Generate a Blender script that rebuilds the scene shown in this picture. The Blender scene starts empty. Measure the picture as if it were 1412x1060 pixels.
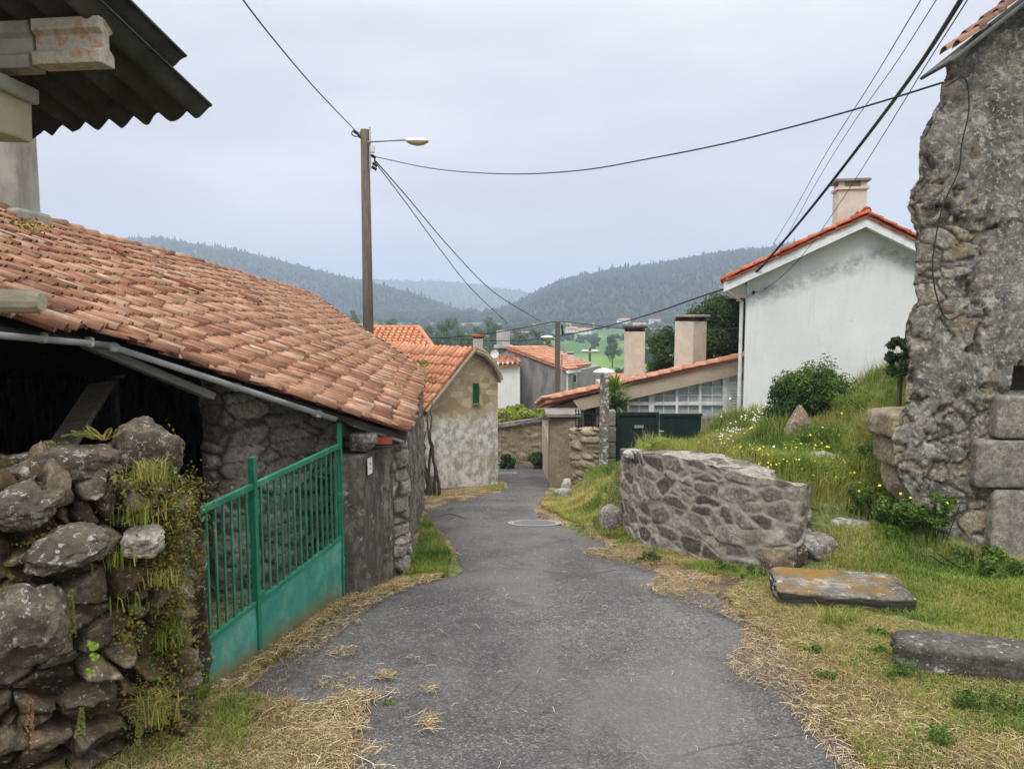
import bpy, bmesh, math, random
import numpy as np
from mathutils import Vector, Matrix
SC = bpy.context.scene
COL = SC.collection
PI = math.pi
R_ = random.Random(7)
NR = np.random.default_rng(11)
# ------------------------------------------------------------------ camera model
FPX = 1050.0; PW, PH = 1412, 1060; PITCH = math.radians(5.44); CZ = 1.7
CP, SP = math.cos(PITCH), math.sin(PITCH)
def ray(px, py):
    u = (px-PW/2)/FPX; v = (PH/2-py)/FPX
    return np.array([u, CP+v*SP, -SP+v*CP])
def P(px, py, Y):
    d = ray(px, py); t = Y/d[1]
    return np.array([d[0]*t, Y, CZ+d[2]*t])
def V(a): return Vector((float(a[0]), float(a[1]), float(a[2])))
# ------------------------------------------------------------------ numpy noise
def _h(ix, iy, iz, s=0.0):
    a = np.sin(ix*127.1+iy*311.7+iz*74.7+s*19.19)*43758.5453
    return a-np.floor(a)
def vnoise(p, s=0.0):
    p = np.asarray(p, float); i = np.floor(p); f = p-i; f = f*f*(3-2*f)
    x, y, z = i[..., 0], i[..., 1], i[..., 2]; fx, fy, fz = f[..., 0], f[..., 1], f[..., 2]
    def L(a, b, t): return a+(b-a)*t
    r = L(L(L(_h(x, y, z, s), _h(x+1, y, z, s), fx), L(_h(x, y+1, z, s), _h(x+1, y+1, z, s), fx), fy),
          L(L(_h(x, y, z+1, s), _h(x+1, y, z+1, s), fx), L(_h(x, y+1, z+1, s), _h(x+1, y+1, z+1, s), fx), fy), fz)
    return r
def fbm(p, s=0.0, o=4):
    p = np.asarray(p, float); r = 0; a = .5; t = 0
    for k in range(o):
        r = r+a*vnoise(p*(2.03**k)+k*17.3, s); t += a; a *= .5
    return r/t
def voro(q, s=0.0, jit=.85):
    q = np.asarray(q, float); i = np.floor(q)
    F1 = np.full(q.shape[0], 9.); F2 = np.full(q.shape[0], 9.)
    cid = np.zeros(q.shape[0]); vec = np.zeros_like(q)
    for dx in (-1, 0, 1):
        for dy in (-1, 0, 1):
            for dz in (-1, 0, 1):
                c = i+np.array([dx, dy, dz])
                hx = _h(c[:, 0], c[:, 1], c[:, 2], s+1); hy = _h(c[:, 0], c[:, 1], c[:, 2], s+2); hz = _h(c[:, 0], c[:, 1], c[:, 2], s+3)
                sd = c+.5+jit*(np.stack([hx, hy, hz], 1)-.5)
                d = np.linalg.norm(q-sd, axis=1)
                m = d < F1
                F2 = np.where(m, F1, np.minimum(F2, d))
                F1 = np.where(m, d, F1)
                cid = np.where(m, _h(c[:, 0], c[:, 1], c[:, 2], s+4), cid)
                vec = np.where(m[:, None], q-sd, vec)
    return F1, F2, cid, vec
def sstep(a, b, x):
    t = np.clip((x-a)/(b-a), 0, 1); return t*t*(3-2*t)
# ------------------------------------------------------------------ ground
PY = np.array([-40, -5, 0, 3.6, 6.6, 8, 10, 15.7, 20, 26, 40, 60, 100, 150, 250, 400, 600, 800, 1000, 9000.])
PD = np.array([-.4, 1.3, 1.75, 2.25, 2.56, 2.8, 3.1, 4.0, 4.6, 5.35, 7, 9, 12, 14.5, 16, 15.5, 10.5, 6, 3, 3])
def prof(y): return CZ-np.interp(y, PY, PD)
def on_prof(px, py):
    d = ray(px, py); lo, hi = .5, 200.
    for _ in range(60):
        m = (lo+hi)/2
        if CZ+d[2]/d[1]*m < prof(m): hi = m
        else: lo = m
    return P(px, py, lo)
LE = [(395,1100),(398,1060),(345,1000),(318,958),(378,905),(432,862),(486,828),(545,806),(600,795),(628,788),(628,765),(608,735),(588,716),(584,703),(610,694),(650,686),(690,679),(700,671),(694,661),(660,654),(640,648)]
RE = [(1325,1100),(1288,1060),(1208,1000),(1152,950),(1096,900),(1048,850),(985,818),(950,800),(915,785),(878,768),(850,755),(812,738),(775,722),(748,712),(741,703),(747,690),(756,676),(762,668),(766,661),(768,654),(770,648)]
le = np.array([on_prof(*p) for p in LE]); re_ = np.array([on_prof(*p) for p in RE])
YR = np.concatenate([np.linspace(3.2, 26, 900)])
def edge(e, y):
    o = np.argsort(e[:, 1]); return np.interp(y, e[o, 1], e[o, 0])
def roadL(y): return edge(le, y)
def roadR(y): return edge(re_, y)
ctrl = [(885,618,11.1),(950,630,10.7),(1020,640,10.0),(1090,655,9.5),(1150,690,8.9),(1000,610,14),(1040,575,16),(1100,590,12.5),
 (1180,560,12.2),(1240,515,12.6),(1245,600,10.5),(1200,650,9.8),(1250,690,9.0),(1180,735,8.6),(1280,738,8.3),(1330,480,14),(1400,775,8.0),(1420,770,8.3),
 (852,637,18.5),(940,630,18.3),(1000,618,17.5),(832,650,17),(858,668,14),(860,705,12),(900,625,13),(950,622,14.5),(1010,606,18),(1350,400,18),(1500,700,9)]
cw = [P(*c) for c in ctrl]
CX = [c[0] for c in cw]; CYY = [c[1] for c in cw]; CR = [c[2]-prof(c[1]) for c in cw]
zero = [(1320,800),(1120,805),(1180,850),(1290,880),(1400,900),(1100,900),(1300,960),(1412,1000),(1412,1060),(1200,1060),
        (868,752),(900,762),(950,776),(1000,790),(1050,800),(1085,803),(842,745),(800,722),(770,706),(765,685),(775,668),(790,660),(745,650)]
for z in zero:
    w = on_prof(*z); CX.append(w[0]); CYY.append(w[1]); CR.append(.02)
for y in np.arange(-3, 30, 1.2):
    for f in (0, .5, 1):
        CX.append(roadL(y)*(1-f)+roadR(y)*f); CYY.append(y); CR.append(0)
    CX.append(roadL(y)-1.5); CYY.append(y); CR.append(0)
    CX.append(roadL(y)-5); CYY.append(y); CR.append(0)
for x, y, r in ((8,22,1.2),(8,30,0.4),(4,27,0),(14,22,1),(14,12,2.2),(12,5,.4),(20,30,0),(-12,30,0),(12,0,0),(1,34,0)):
    CX.append(x); CYY.append(y); CR.append(r)
CX = np.array(CX); CYY = np.array(CYY); CR = np.array(CR)
def gz(x, y):
    x = np.atleast_1d(np.asarray(x, float)); y = np.atleast_1d(np.asarray(y, float))
    out = np.zeros(x.shape); n = len(x)
    for a in range(0, n, 20000):
        xs = x[a:a+20000, None]; ys = y[a:a+20000, None]
        w = 1/((xs-CX)**2+(ys-CYY)**2+.02)**1.9
        out[a:a+20000] = (w*CR).sum(1)/w.sum(1)
    far = sstep(30, 45, y)+sstep(14, 24, np.abs(x)); out *= np.clip(1-far, 0, 1)
    pp = np.stack([x*1.3, y*1.3, x*0], 1)
    bump = (fbm(pp, 3, 3)-.5)*.10*sstep(2.5, 5, np.abs(x-(roadL(y)+roadR(y))/2))*np.clip(1.2-far, 0, 1)
    return prof(y)+out+bump
def gp(px, py, y0=2.0, y1=40.):
    d = ray(px, py); ys = np.linspace(y0, y1, 1500); t = ys/d[1]
    z = CZ+d[2]*t; g = gz(d[0]*t, ys); k = np.argmax(z < g)
    return np.array([d[0]*t[k], ys[k], g[k]])
# ------------------------------------------------------------------ object helpers
def tag(o, label=None, cat=None, group=None, kind=None):
    if label: o['label'] = label
    if cat: o['category'] = cat
    if group: o['group'] = group
    if kind: o['kind'] = kind
    return o
def thing(name, loc, label, cat, group=None):
    o = bpy.data.objects.new(name, None); COL.objects.link(o); o.location = V(loc); o.empty_display_size = .2
    return tag(o, label, cat, group)
def rootloc(o):
    l = np.zeros(3)
    while o: l = l+np.array(o.location); o = o.parent
    return l
def link(name, me, mats, parent=None):
    o = bpy.data.objects.new(name, me); COL.objects.link(o)
    for m in (mats if isinstance(mats, (list, tuple)) else [mats]): me.materials.append(m)
    if parent is not None: o.parent = parent
    return o
def npmesh(name, v, f, mat, parent=None, attrs=None, smooth=True, col=None, midx=None):
    """v (N,3) world coords; f list of arrays (quads/tris)"""
    v = np.asarray(v, float).reshape(-1, 3)
    if parent is not None: v = v-rootloc(parent)
    fs = f if isinstance(f, list) else [f]
    me = bpy.data.meshes.new(name)
    tot = np.concatenate([np.full(len(a), a.shape[1]) for a in fs]); idx = np.concatenate([a.ravel() for a in fs])
    me.vertices.add(len(v)); me.vertices.foreach_set('co', v.astype(np.float32).ravel())
    me.loops.add(len(idx)); me.loops.foreach_set('vertex_index', idx.astype(np.int32))
    me.polygons.add(len(tot)); st = np.concatenate([[0], np.cumsum(tot)[:-1]])
    me.polygons.foreach_set('loop_start', st.astype(np.int32)); me.polygons.foreach_set('loop_total', tot.astype(np.int32))
    me.polygons.foreach_set('use_smooth', np.full(len(tot), smooth))
    me.update(calc_edges=True)
    for k, a in (attrs or {}).items():
        at = me.attributes.new(k, 'FLOAT', 'POINT'); at.data.foreach_set('value', np.asarray(a, np.float32))
    if col is not None:
        at = me.attributes.new('Col', 'FLOAT_COLOR', 'POINT'); c = np.ones((len(v), 4), np.float32); c[:, :3] = col; at.data.foreach_set('color', c.ravel())
    me.validate()
    o = link(name, me, mat, parent)
    if midx is not None: me.polygons.foreach_set('material_index', np.asarray(midx, np.int32))
    return o
def gridfaces(nu, nv, flip=False, off=0):
    i = np.arange(nu-1)[:, None]; j = np.arange(nv-1)[None, :]
    a = (i*nv+j+off).ravel(); b = a+nv
    f = np.stack([a, b, b+1, a+1], 1)
    return f[:, ::-1] if flip else f
class MB:
    def __init__(s): s.v = []; s.f = []
    def add(s, vs, fs):
        n = len(s.v); s.v += [tuple(map(float, q)) for q in vs]; s.f += [tuple(i+n for i in q) for q in fs]; return s
    def box(s, c, d, rz=0, M=None):
        x, y, z = [q/2 for q in d]
        pts = [(i*x, j*y, k*z) for k in (-1, 1) for j in (-1, 1) for i in (-1, 1)]
        ca, sa = math.cos(rz), math.sin(rz)
        pts = [(p[0]*ca-p[1]*sa+c[0], p[0]*sa+p[1]*ca+c[1], p[2]+c[2]) for p in pts]
        return s.add(pts, [(0,2,3,1),(4,5,7,6),(0,1,5,4),(2,6,7,3),(0,4,6,2),(1,3,7,5)])
    def beam(s, a, b, w, h, up=(0, 0, 1)):
        a = V(a); b = V(b); t = (b-a).normalized(); up = Vector(up)
        sd = t.cross(up)
        if sd.length < 1e-4: sd = t.cross(Vector((0, 1, 0)))
        sd.normalize(); u = sd.cross(t).normalized()
        pts = [p+sd*i*w/2+u*j*h/2 for p in (a, b) for j in (-1, 1) for i in (-1, 1)]
        return s.add(pts, [(0,1,3,2),(4,6,7,5),(0,4,5,1),(2,3,7,6),(0,2,6,4),(1,5,7,3)])
    def tube(s, pts, r, n=8, cap=True):
        pts = [V(p) for p in pts]; rs = r if isinstance(r, (list, tuple, np.ndarray)) else [r]*len(pts)
        base = len(s.v); ref = None; vs = []
        for i, p in enumerate(pts):
            t = (pts[min(i+1, len(pts)-1)]-pts[max(i-1, 0)]).normalized()
            if ref is None: ref = Vector((0, 0, 1)) if abs(t.z) < .9 else Vector((1, 0, 0))
            a = t.cross(ref).normalized(); b = a.cross(t).normalized(); ref = b
            for k in range(n):
                w = 2*PI*k/n; vs.append(p+(a*math.cos(w)+b*math.sin(w))*rs[i])
        fs = []
        for i in range(len(pts)-1):
            for k in range(n):
                k2 = (k+1) % n; fs.append((i*n+k, i*n+k2, (i+1)*n+k2, (i+1)*n+k))
        if cap: fs.append(tuple(range(n))[::-1]); fs.append(tuple((len(pts)-1)*n+k for k in range(n)))
        return s.add(vs, fs)
    def lathe(s, c, prof_, n=16):
        vs = []; m = len(prof_)
        for r, z in prof_:
            for k in range(n):
                w = 2*PI*k/n; vs.append((c[0]+r*math.cos(w), c[1]+r*math.sin(w), c[2]+z))
        fs = [(i*n+k, i*n+(k+1) % n, (i+1)*n+(k+1) % n, (i+1)*n+k) for i in range(m-1) for k in range(n)]
        fs.append(tuple(range(n))[::-1]); fs.append(tuple((m-1)*n+k for k in range(n)))
        return s.add(vs, fs)
    def prism(s, poly, d):
        n = len(poly); d = np.array(d, float); a = [np.array(p, float) for p in poly]
        return s.add(a+[p+d for p in a], [tuple(range(n))[::-1], tuple(range(n, 2*n))]+[(i, (i+1) % n, (i+1) % n+n, i+n) for i in range(n)])
    def build(s, name, mat, parent=None, smooth=False, bevel=0, sub=0):
        v = np.array(s.v)
        if parent is not None: v = v-rootloc(parent)
        me = bpy.data.meshes.new(name); me.from_pydata([tuple(q) for q in v], [], s.f)
        bm = bmesh.new(); bm.from_mesh(me); bmesh.ops.recalc_face_normals(bm, faces=bm.faces); bm.to_mesh(me); bm.free()
        if smooth: me.polygons.foreach_set('use_smooth', np.full(len(me.polygons), True))
        o = link(name, me, mat, parent)
        if bevel:
            b = o.modifiers.new('b', 'BEVEL'); b.width = bevel; b.segments = 2; b.limit_method = 'ANGLE'
        return o
def one(o, label, cat, group=None, kind=None): return tag(o, label, cat, group, kind)
# ------------------------------------------------------------------ materials
class NB:
    def __init__(s, name):
        s.m = bpy.data.materials.new(name); s.m.use_nodes = True; s.t = s.m.node_tree; s.N = s.t.nodes; s.L = s.t.links
        s.b = s.N['Principled BSDF']; s.tc = s.N.new('ShaderNodeTexCoord'); s.b.inputs['Specular IOR Level'].default_value = .25
    def map(s, sc=(1, 1, 1), loc=(0, 0, 0)):
        m = s.N.new('ShaderNodeMapping'); m.inputs['Scale'].default_value = sc; m.inputs['Location'].default_value = loc
        s.L.new(s.tc.outputs['Object'], m.inputs[0]); return m.outputs[0]
    def noise(s, scale, detail=6, rough=.6, vec=None, dist=0):
        n = s.N.new('ShaderNodeTexNoise'); n.inputs['Scale'].default_value = scale; n.inputs['Detail'].default_value = detail
        n.inputs['Roughness'].default_value = rough; n.inputs['Distortion'].default_value = dist
        s.L.new(vec if vec else s.tc.outputs['Object'], n.inputs['Vector']); return n.outputs['Fac']
    def vor(s, scale, feat='F1', vec=None, out='Distance'):
        n = s.N.new('ShaderNodeTexVoronoi'); n.feature = feat; n.inputs['Scale'].default_value = scale
        s.L.new(vec if vec else s.tc.outputs['Object'], n.inputs['Vector']); return n.outputs[out]
    def ramp(s, fac, stops):
        r = s.N.new('ShaderNodeValToRGB'); e = r.color_ramp.elements
        while len(e) < len(stops): e.new(.5)
        for i, (p, c) in enumerate(stops):
            e[i].position = p; e[i].color = (c, c, c, 1) if isinstance(c, (int, float)) else (*c, 1)
        s.L.new(fac, r.inputs[0]); return r.outputs[0]
    def mix(s, fac, a, b, mode='MIX'):
        m = s.N.new('ShaderNodeMix'); m.data_type = 'RGBA'; m.blend_type = mode
        for i, q in ((0, fac), (6, a), (7, b)):
            if isinstance(q, (int, float)): m.inputs[i].default_value = q if i == 0 else (q, q, q, 1)
            elif isinstance(q, tuple): m.inputs[i].default_value = (*q, 1)
            else: s.L.new(q, m.inputs[i])
        return m.outputs[2]
    def math(s, op, a, b=0.):
        m = s.N.new('ShaderNodeMath'); m.operation = op
        for i, q in ((0, a), (1, b)):
            if isinstance(q, (int, float)): m.inputs[i].default_value = q
            else: s.L.new(q, m.inputs[i])
        return m.outputs[0]
    def attr(s, name, out='Fac'):
        a = s.N.new('ShaderNodeAttribute'); a.attribute_name = name; return a.outputs[out]
    def sepz(s, src='Object'):
        x = s.N.new('ShaderNodeSeparateXYZ'); s.L.new(s.tc.outputs[src], x.inputs[0]); return x.outputs[2]
    def color(s, c):
        if isinstance(c, tuple): s.b.inputs['Base Color'].default_value = (*c, 1)
        else: s.L.new(c, s.b.inputs['Base Color'])
    def bump(s, h, dist=.01, st=1):
        b = s.N.new('ShaderNodeBump'); b.inputs['Distance'].default_value = dist; b.inputs['Strength'].default_value = st
        s.L.new(h, b.inputs['Height']); s.L.new(b.outputs[0], s.b.inputs['Normal'])
    def rough(s, r): s.b.inputs['Roughness'].default_value = r
def mnoise(name, stops, scale=4, rough=.85, bump=.004, bscale=40, detail=8, dirt=None, vec=None, metal=0):
    n = NB(name); v = n.map(vec) if vec else None
    c = n.ramp(n.noise(scale, detail, .65, v), stops)
    if dirt: c = n.mix(n.ramp(n.noise(dirt[1], 6, .7), [(dirt[2], 0.), (dirt[3], 1.)]), c, dirt[0])
    n.color(c); n.rough(rough); n.b.inputs['Metallic'].default_value = metal
    if bump: n.bump(n.noise(bscale, 5, .7), bump)
    return n.m
def mstone(name, stops, mortar, lich=(.42, .41, .36), lthr=(.60, .68), dark=(.035, .03, .024), dthr=(.55, .75), moss=None, bump=.012, ls=9):
    """stones coloured per cell (attr cid), joints (attr edge)"""
    n = NB(name)
    c = n.ramp(n.attr('cid'), stops)
    c = n.mix(1., c, n.ramp(n.noise(24, 10, .8), [(.32, .35), (.5, .95), (.68, 1.75)]), 'MULTIPLY')
    c = n.mix(1., c, n.ramp(n.noise(6, 6, .7, n.map((1, 1, 1), (3, 8, 8))), [(.35, .65), (.65, 1.3)]), 'MULTIPLY')
    c = n.mix(n.ramp(n.noise(3.1, 8, .7), [(dthr[0], 0.), (dthr[1], .8)]), c, dark)
    c = n.mix(n.ramp(n.noise(ls, 9, .72, n.map((1, 1, 1), (5, 3, 1))), [(lthr[0], 0.), (lthr[1], .9)]), c, lich)
    c = n.mix(n.ramp(n.noise(ls*3.3, 5, .6, n.map((1, 1, 1), (2, 9, 1))), [(lthr[0]+.04, 0.), (lthr[0]+.07, .75)]), c, lich)
    if moss:
        mf = n.ramp(n.noise(2.3, 8, .75, n.map((1, 1, 1), (9, 2, 4))), [(moss[1], 0.), (moss[2], .9)])
        if len(moss) > 3:
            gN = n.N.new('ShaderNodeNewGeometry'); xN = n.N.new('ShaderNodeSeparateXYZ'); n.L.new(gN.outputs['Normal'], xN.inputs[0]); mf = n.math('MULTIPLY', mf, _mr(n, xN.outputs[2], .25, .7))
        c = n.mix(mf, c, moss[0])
    if moss and len(moss) > 4: c = n.mix(_mr(n, xN.outputs[2], .55, .15), c, (.05,.045,.032))  # steep slab sides darkened: shade painted into the colour, along with algae
    mc = n.mix(1., mortar, n.ramp(n.noise(14, 6, .7), [(.3, .65), (.7, 1.25)]), 'MULTIPLY')
    c = n.mix(n.attr('edge'), mc, c)
    n.color(c); n.rough(.93); h = n.math('ADD', n.noise(28, 9, .75), n.math('MULTIPLY', n.noise(110, 4, .7), .35)); n.bump(h, bump)
    return n.m
def matt(name, stops, rough=.7, trans=0.0, attr='tint', n2=None):
    n = NB(name); c = n.ramp(n.attr(attr), stops)
    if n2: c = n.mix(1., c, n.ramp(n.noise(n2, 4, .6), [(.3, .6), (.7, 1.35)]), 'MULTIPLY')
    n.color(c); n.rough(rough)
    if trans: 
        n.b.inputs['Subsurface Weight'].default_value = 0
        tr = n.N.new('ShaderNodeBsdfTranslucent'); n.L.new(c, tr.inputs[0]); ms = n.N.new('ShaderNodeMixShader'); ms.inputs[0].default_value = trans
        n.L.new(n.b.outputs[0], ms.inputs[1]); n.L.new(tr.outputs[0], ms.inputs[2]); n.L.new(ms.outputs[0], n.N['Material Output'].inputs[0])
    return n.m
def mplain(name, c, rough=.6, metal=0, bump=0, bscale=60):
    n = NB(name); k = n.mix(1., c, n.ramp(n.noise(6, 6, .65), [(.3, .8), (.7, 1.15)]), 'MULTIPLY'); n.color(k); n.rough(rough); n.b.inputs['Metallic'].default_value = metal
    if bump: n.bump(n.noise(bscale, 5, .7), bump)
    return n.m
def mtile(name, stops, lich, lthr=(.6, .7), dark=(.05, .035, .025)):
    n = NB(name); c = n.ramp(n.attr('tint'), stops)
    c = n.mix(1., c, n.ramp(n.noise(9, 7, .7), [(.3, .62), (.7, 1.3)]), 'MULTIPLY')
    c = n.mix(n.ramp(n.noise(2.2, 8, .7), [(.50, 0.), (.75, .62)]), c, dark)
    c = n.mix(n.ramp(n.noise(5, 9, .75, n.map((1, 1, 1), (3, 7, 2))), [(lthr[0], 0.), (lthr[1], .75)]), c, lich)
    n.color(c); n.rough(.9); n.bump(n.noise(60, 6, .7), .004); return n.m
def mstucco(name, base, stain, sscale=(1.2, 1.2, .5), thr=(.5, .7), rough=.9, low=None, bump=.004, spots=None, lowc=None):
    n = NB(name); c = n.mix(n.ramp(n.noise(3, 9, .7, n.map(sscale)), [(thr[0], 0.), (thr[1], 1.)]), base, stain)
    if spots: c = n.mix(n.ramp(n.noise(spots[1], 9, .75, n.map((1, 1, 1), (4, 4, 4))), [(spots[2], 0.), (spots[3], 1.)]), c, spots[0])
    if low:
        z = n.math('ADD', n.sepz(), n.math('MULTIPLY', n.noise(2.5, 5, .6), low[2])); c = n.mix(n.ramp(z, [(0., 0.), (1., 1.)]) if False else _mr(n, z, low[0], low[1]), lowc, c)
    n.color(c); n.rough(rough); n.bump(n.noise(35, 8, .7), bump); return n.m
def _mr(n, z, a, b):
    m = n.N.new('ShaderNodeMapRange'); m.inputs[1].default_value = a; m.inputs[2].default_value = b; n.L.new(z, m.inputs[0]); return m.outputs[0]
# ------------------------------------------------------------------ lofted stone wall
def stonedisp(p, nrm, size, depth, bulge, tilt, rough, seed, ew=.25):
    q = p/np.array(size)+seed*3.7
    q = q+(np.stack([fbm(p*2.2, seed+5, 2), fbm(p*2.2+9, seed+6, 2), fbm(p*2.2+19, seed+7, 2)], 1)-.5)*.5+(np.stack([fbm(p*14, seed+5, 2), fbm(p*14+9, seed+6, 2), fbm(p*14+19, seed+7, 2)], 1)-.5)*.16
    F1, F2, cid, vec = voro(q, seed)
    e = sstep(.02, ew, F2-F1)
    rd = np.stack([_h(cid*97, cid*31, cid*7, 1), _h(cid*57, cid*11, cid*17, 2), _h(cid*27, cid*71, cid*37, 3)], 1)-.5
    d = -depth*(1-e)+bulge*(cid-.5)*e+tilt*(vec*rd).sum(1)*2.6*e-bulge*.35*np.clip(F1-.45, 0, 1)*e
    d = d+(fbm(p*7, seed, 4)-.5)*rough-np.abs(fbm(p*13, seed+9, 4)-.5)*rough*.9+(fbm(p*30, seed+2, 3)-.5)*rough*.45
    return d, e, cid
def gnormals(g):
    du = np.gradient(g, axis=0); dv = np.gradient(g, axis=1); n = np.cross(du, dv)
    return n/(np.linalg.norm(n, axis=2, keepdims=True)+1e-9)
def loft_wall(name, path, th, zt, zb, res, mat, parent=None, size=(.3, .3, .18), depth=.05, bulge=.04, tilt=.05, rough=.03, seed=1, ew=.25, cap=(True, True), topn=.08, topround=.0):
    path = np.array(path, float); zt = np.array(zt, float); zb = np.array(zb, float)
    seg = np.linalg.norm(np.diff(path, axis=0), axis=1); s = np.concatenate([[0], np.cumsum(seg)]); L = s[-1]
    n = max(8, int(L/res)); ss = np.linspace(0, L, n)
    c = np.stack([np.interp(ss, s, path[:, 0]), np.interp(ss, s, path[:, 1])], 1)
    T = np.interp(ss, s, zt); B = np.interp(ss, s, zb)
    T = T+(fbm(np.stack([ss*3, ss*0, ss*0+seed], 1), seed, 3)-.5)*topn*2
    tg = np.gradient(c, axis=0); tg /= np.linalg.norm(tg, axis=1, keepdims=True)
    k = max(2, int(1.5/res*.1)); ker = np.ones(2*k+1)/(2*k+1)
    for j in (0, 1): tg[:, j] = np.convolve(np.pad(tg[:, j], k, 'edge'), ker, 'valid')
    nm = np.stack([tg[:, 1], -tg[:, 0]], 1)  # right-hand side of path = front
    off = np.ones(n); ext = np.zeros(n)
    nc = max(4, int(th/2/res)); st = list(range(n)); O = list(off); E = list(ext)
    th_ = np.linspace(0, PI/2, nc+1)[1:]
    if cap[1]: st += [n-1]*nc; O += list(np.cos(th_)**.6); E += list(np.sin(th_)**1.2*th*.28)
    if cap[0]: st = [0]*nc+st; O = list((np.cos(th_)**.6)[::-1])+O; E = list((-np.sin(th_)**1.2*th*.28)[::-1])+E
    st = np.array(st); O = np.array(O); E = np.array(E)
    hm = max((zt-zb).max(), .1); nh = max(4, int(hm/res)); nt = max(3, int(th/res))
    fo = np.concatenate([np.ones(nh), np.linspace(1, -1, nt+1)[:-1], -np.ones(nh+1)])*th/2
    fz = np.concatenate([np.linspace(0, 1, nh+1)[:-1], np.ones(nt), np.linspace(1, 0, nh+1)])
    g = np.zeros((len(st), len(fo), 3))
    C = c[st]+tg[st]*E[:, None]
    g[:, :, 0] = C[:, 0][:, None]+nm[st][:, 0][:, None]*fo[None]*O[:, None]
    g[:, :, 1] = C[:, 1][:, None]+nm[st][:, 1][:, None]*fo[None]*O[:, None]
    g[:, :, 2] = B[st][:, None]+(T-B)[st][:, None]*fz[None]
    nn = gnormals(g); p = g.reshape(-1, 3); N = nn.reshape(-1, 3)
    # outward check
    cc = np.zeros_like(g); cc[:, :, 0] = C[:, 0][:, None]; cc[:, :, 1] = C[:, 1][:, None]; cc[:, :, 2] = ((T+B)/2)[st][:, None]
    flip = ((g-cc)*nn).sum() < 0
    if flip: N = -N
    bad = np.linalg.norm(N, axis=1) < .5
    d, e, cid = stonedisp(p, N, size, depth, bulge, tilt, rough, seed, ew)
    p = p+N*d[:, None]
    return npmesh(name, p, gridfaces(len(st), len(fo), not flip), mat, parent, {'edge': e, 'cid': cid})
def ico(sub):
    bm = bmesh.new(); bmesh.ops.create_icosphere(bm, subdivisions=sub, radius=1); v = np.array([q.co[:] for q in bm.verts]); f = np.array([[x.index for x in q.verts] for q in bm.faces]); bm.free(); return v, f
ICO = {k: ico(k) for k in (1, 2, 3, 4, 5)}
def rock(name, c, dims, mat, rz=0, seed=1, box=5., sub=4, rough=.12, cuts=5, parent=None, tiltx=0, sit=True, cid=None, taper=0):
    v, f = ICO[sub]; r = np.random.default_rng(seed)
    k = (np.abs(v)**box).sum(1)**(1/box); p = v/k[:, None]
    for _ in range(cuts):
        n = r.normal(size=3); n /= np.linalg.norm(n); h = r.uniform(.62, .9)*np.abs(n).sum()**.5; d = p@n; m = d > h; p = p-np.where(m, (d-h)*.9, 0)[:, None]*n
    nn = v
    p = p+nn*((fbm(p*1.6+seed, seed, 4)-.5)*rough*2)[:, None]-nn*(np.abs(fbm(p*2.6+seed, seed+3, 4)-.5)*rough*1.3)[:, None]+nn*((fbm(p*7+seed, seed, 4)-.5)*rough*.9)[:, None]
    if taper: s_ = 1-taper*np.clip((p[:, 2:3]+1)/2, 0, 1)**1.3; p = p*np.concatenate([s_, s_, np.ones_like(s_)], 1)
    p = p*np.array(dims)/2
    cx, sx = math.cos(tiltx), math.sin(tiltx); p = np.stack([p[:, 0], p[:, 1]*cx-p[:, 2]*sx, p[:, 1]*sx+p[:, 2]*cx], 1)
    ca, sa = math.cos(rz), math.sin(rz); p = np.stack([p[:, 0]*ca-p[:, 1]*sa, p[:, 0]*sa+p[:, 1]*ca, p[:, 2]], 1)
    c = np.array(c, float)
    o = npmesh(name, p if parent is None else p+c, f, mat, parent, {'edge': np.ones(len(p)), 'cid': np.full(len(p), r.uniform() if cid is None else cid)})
    if parent is None: o.location = V(c)
    return o
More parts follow.
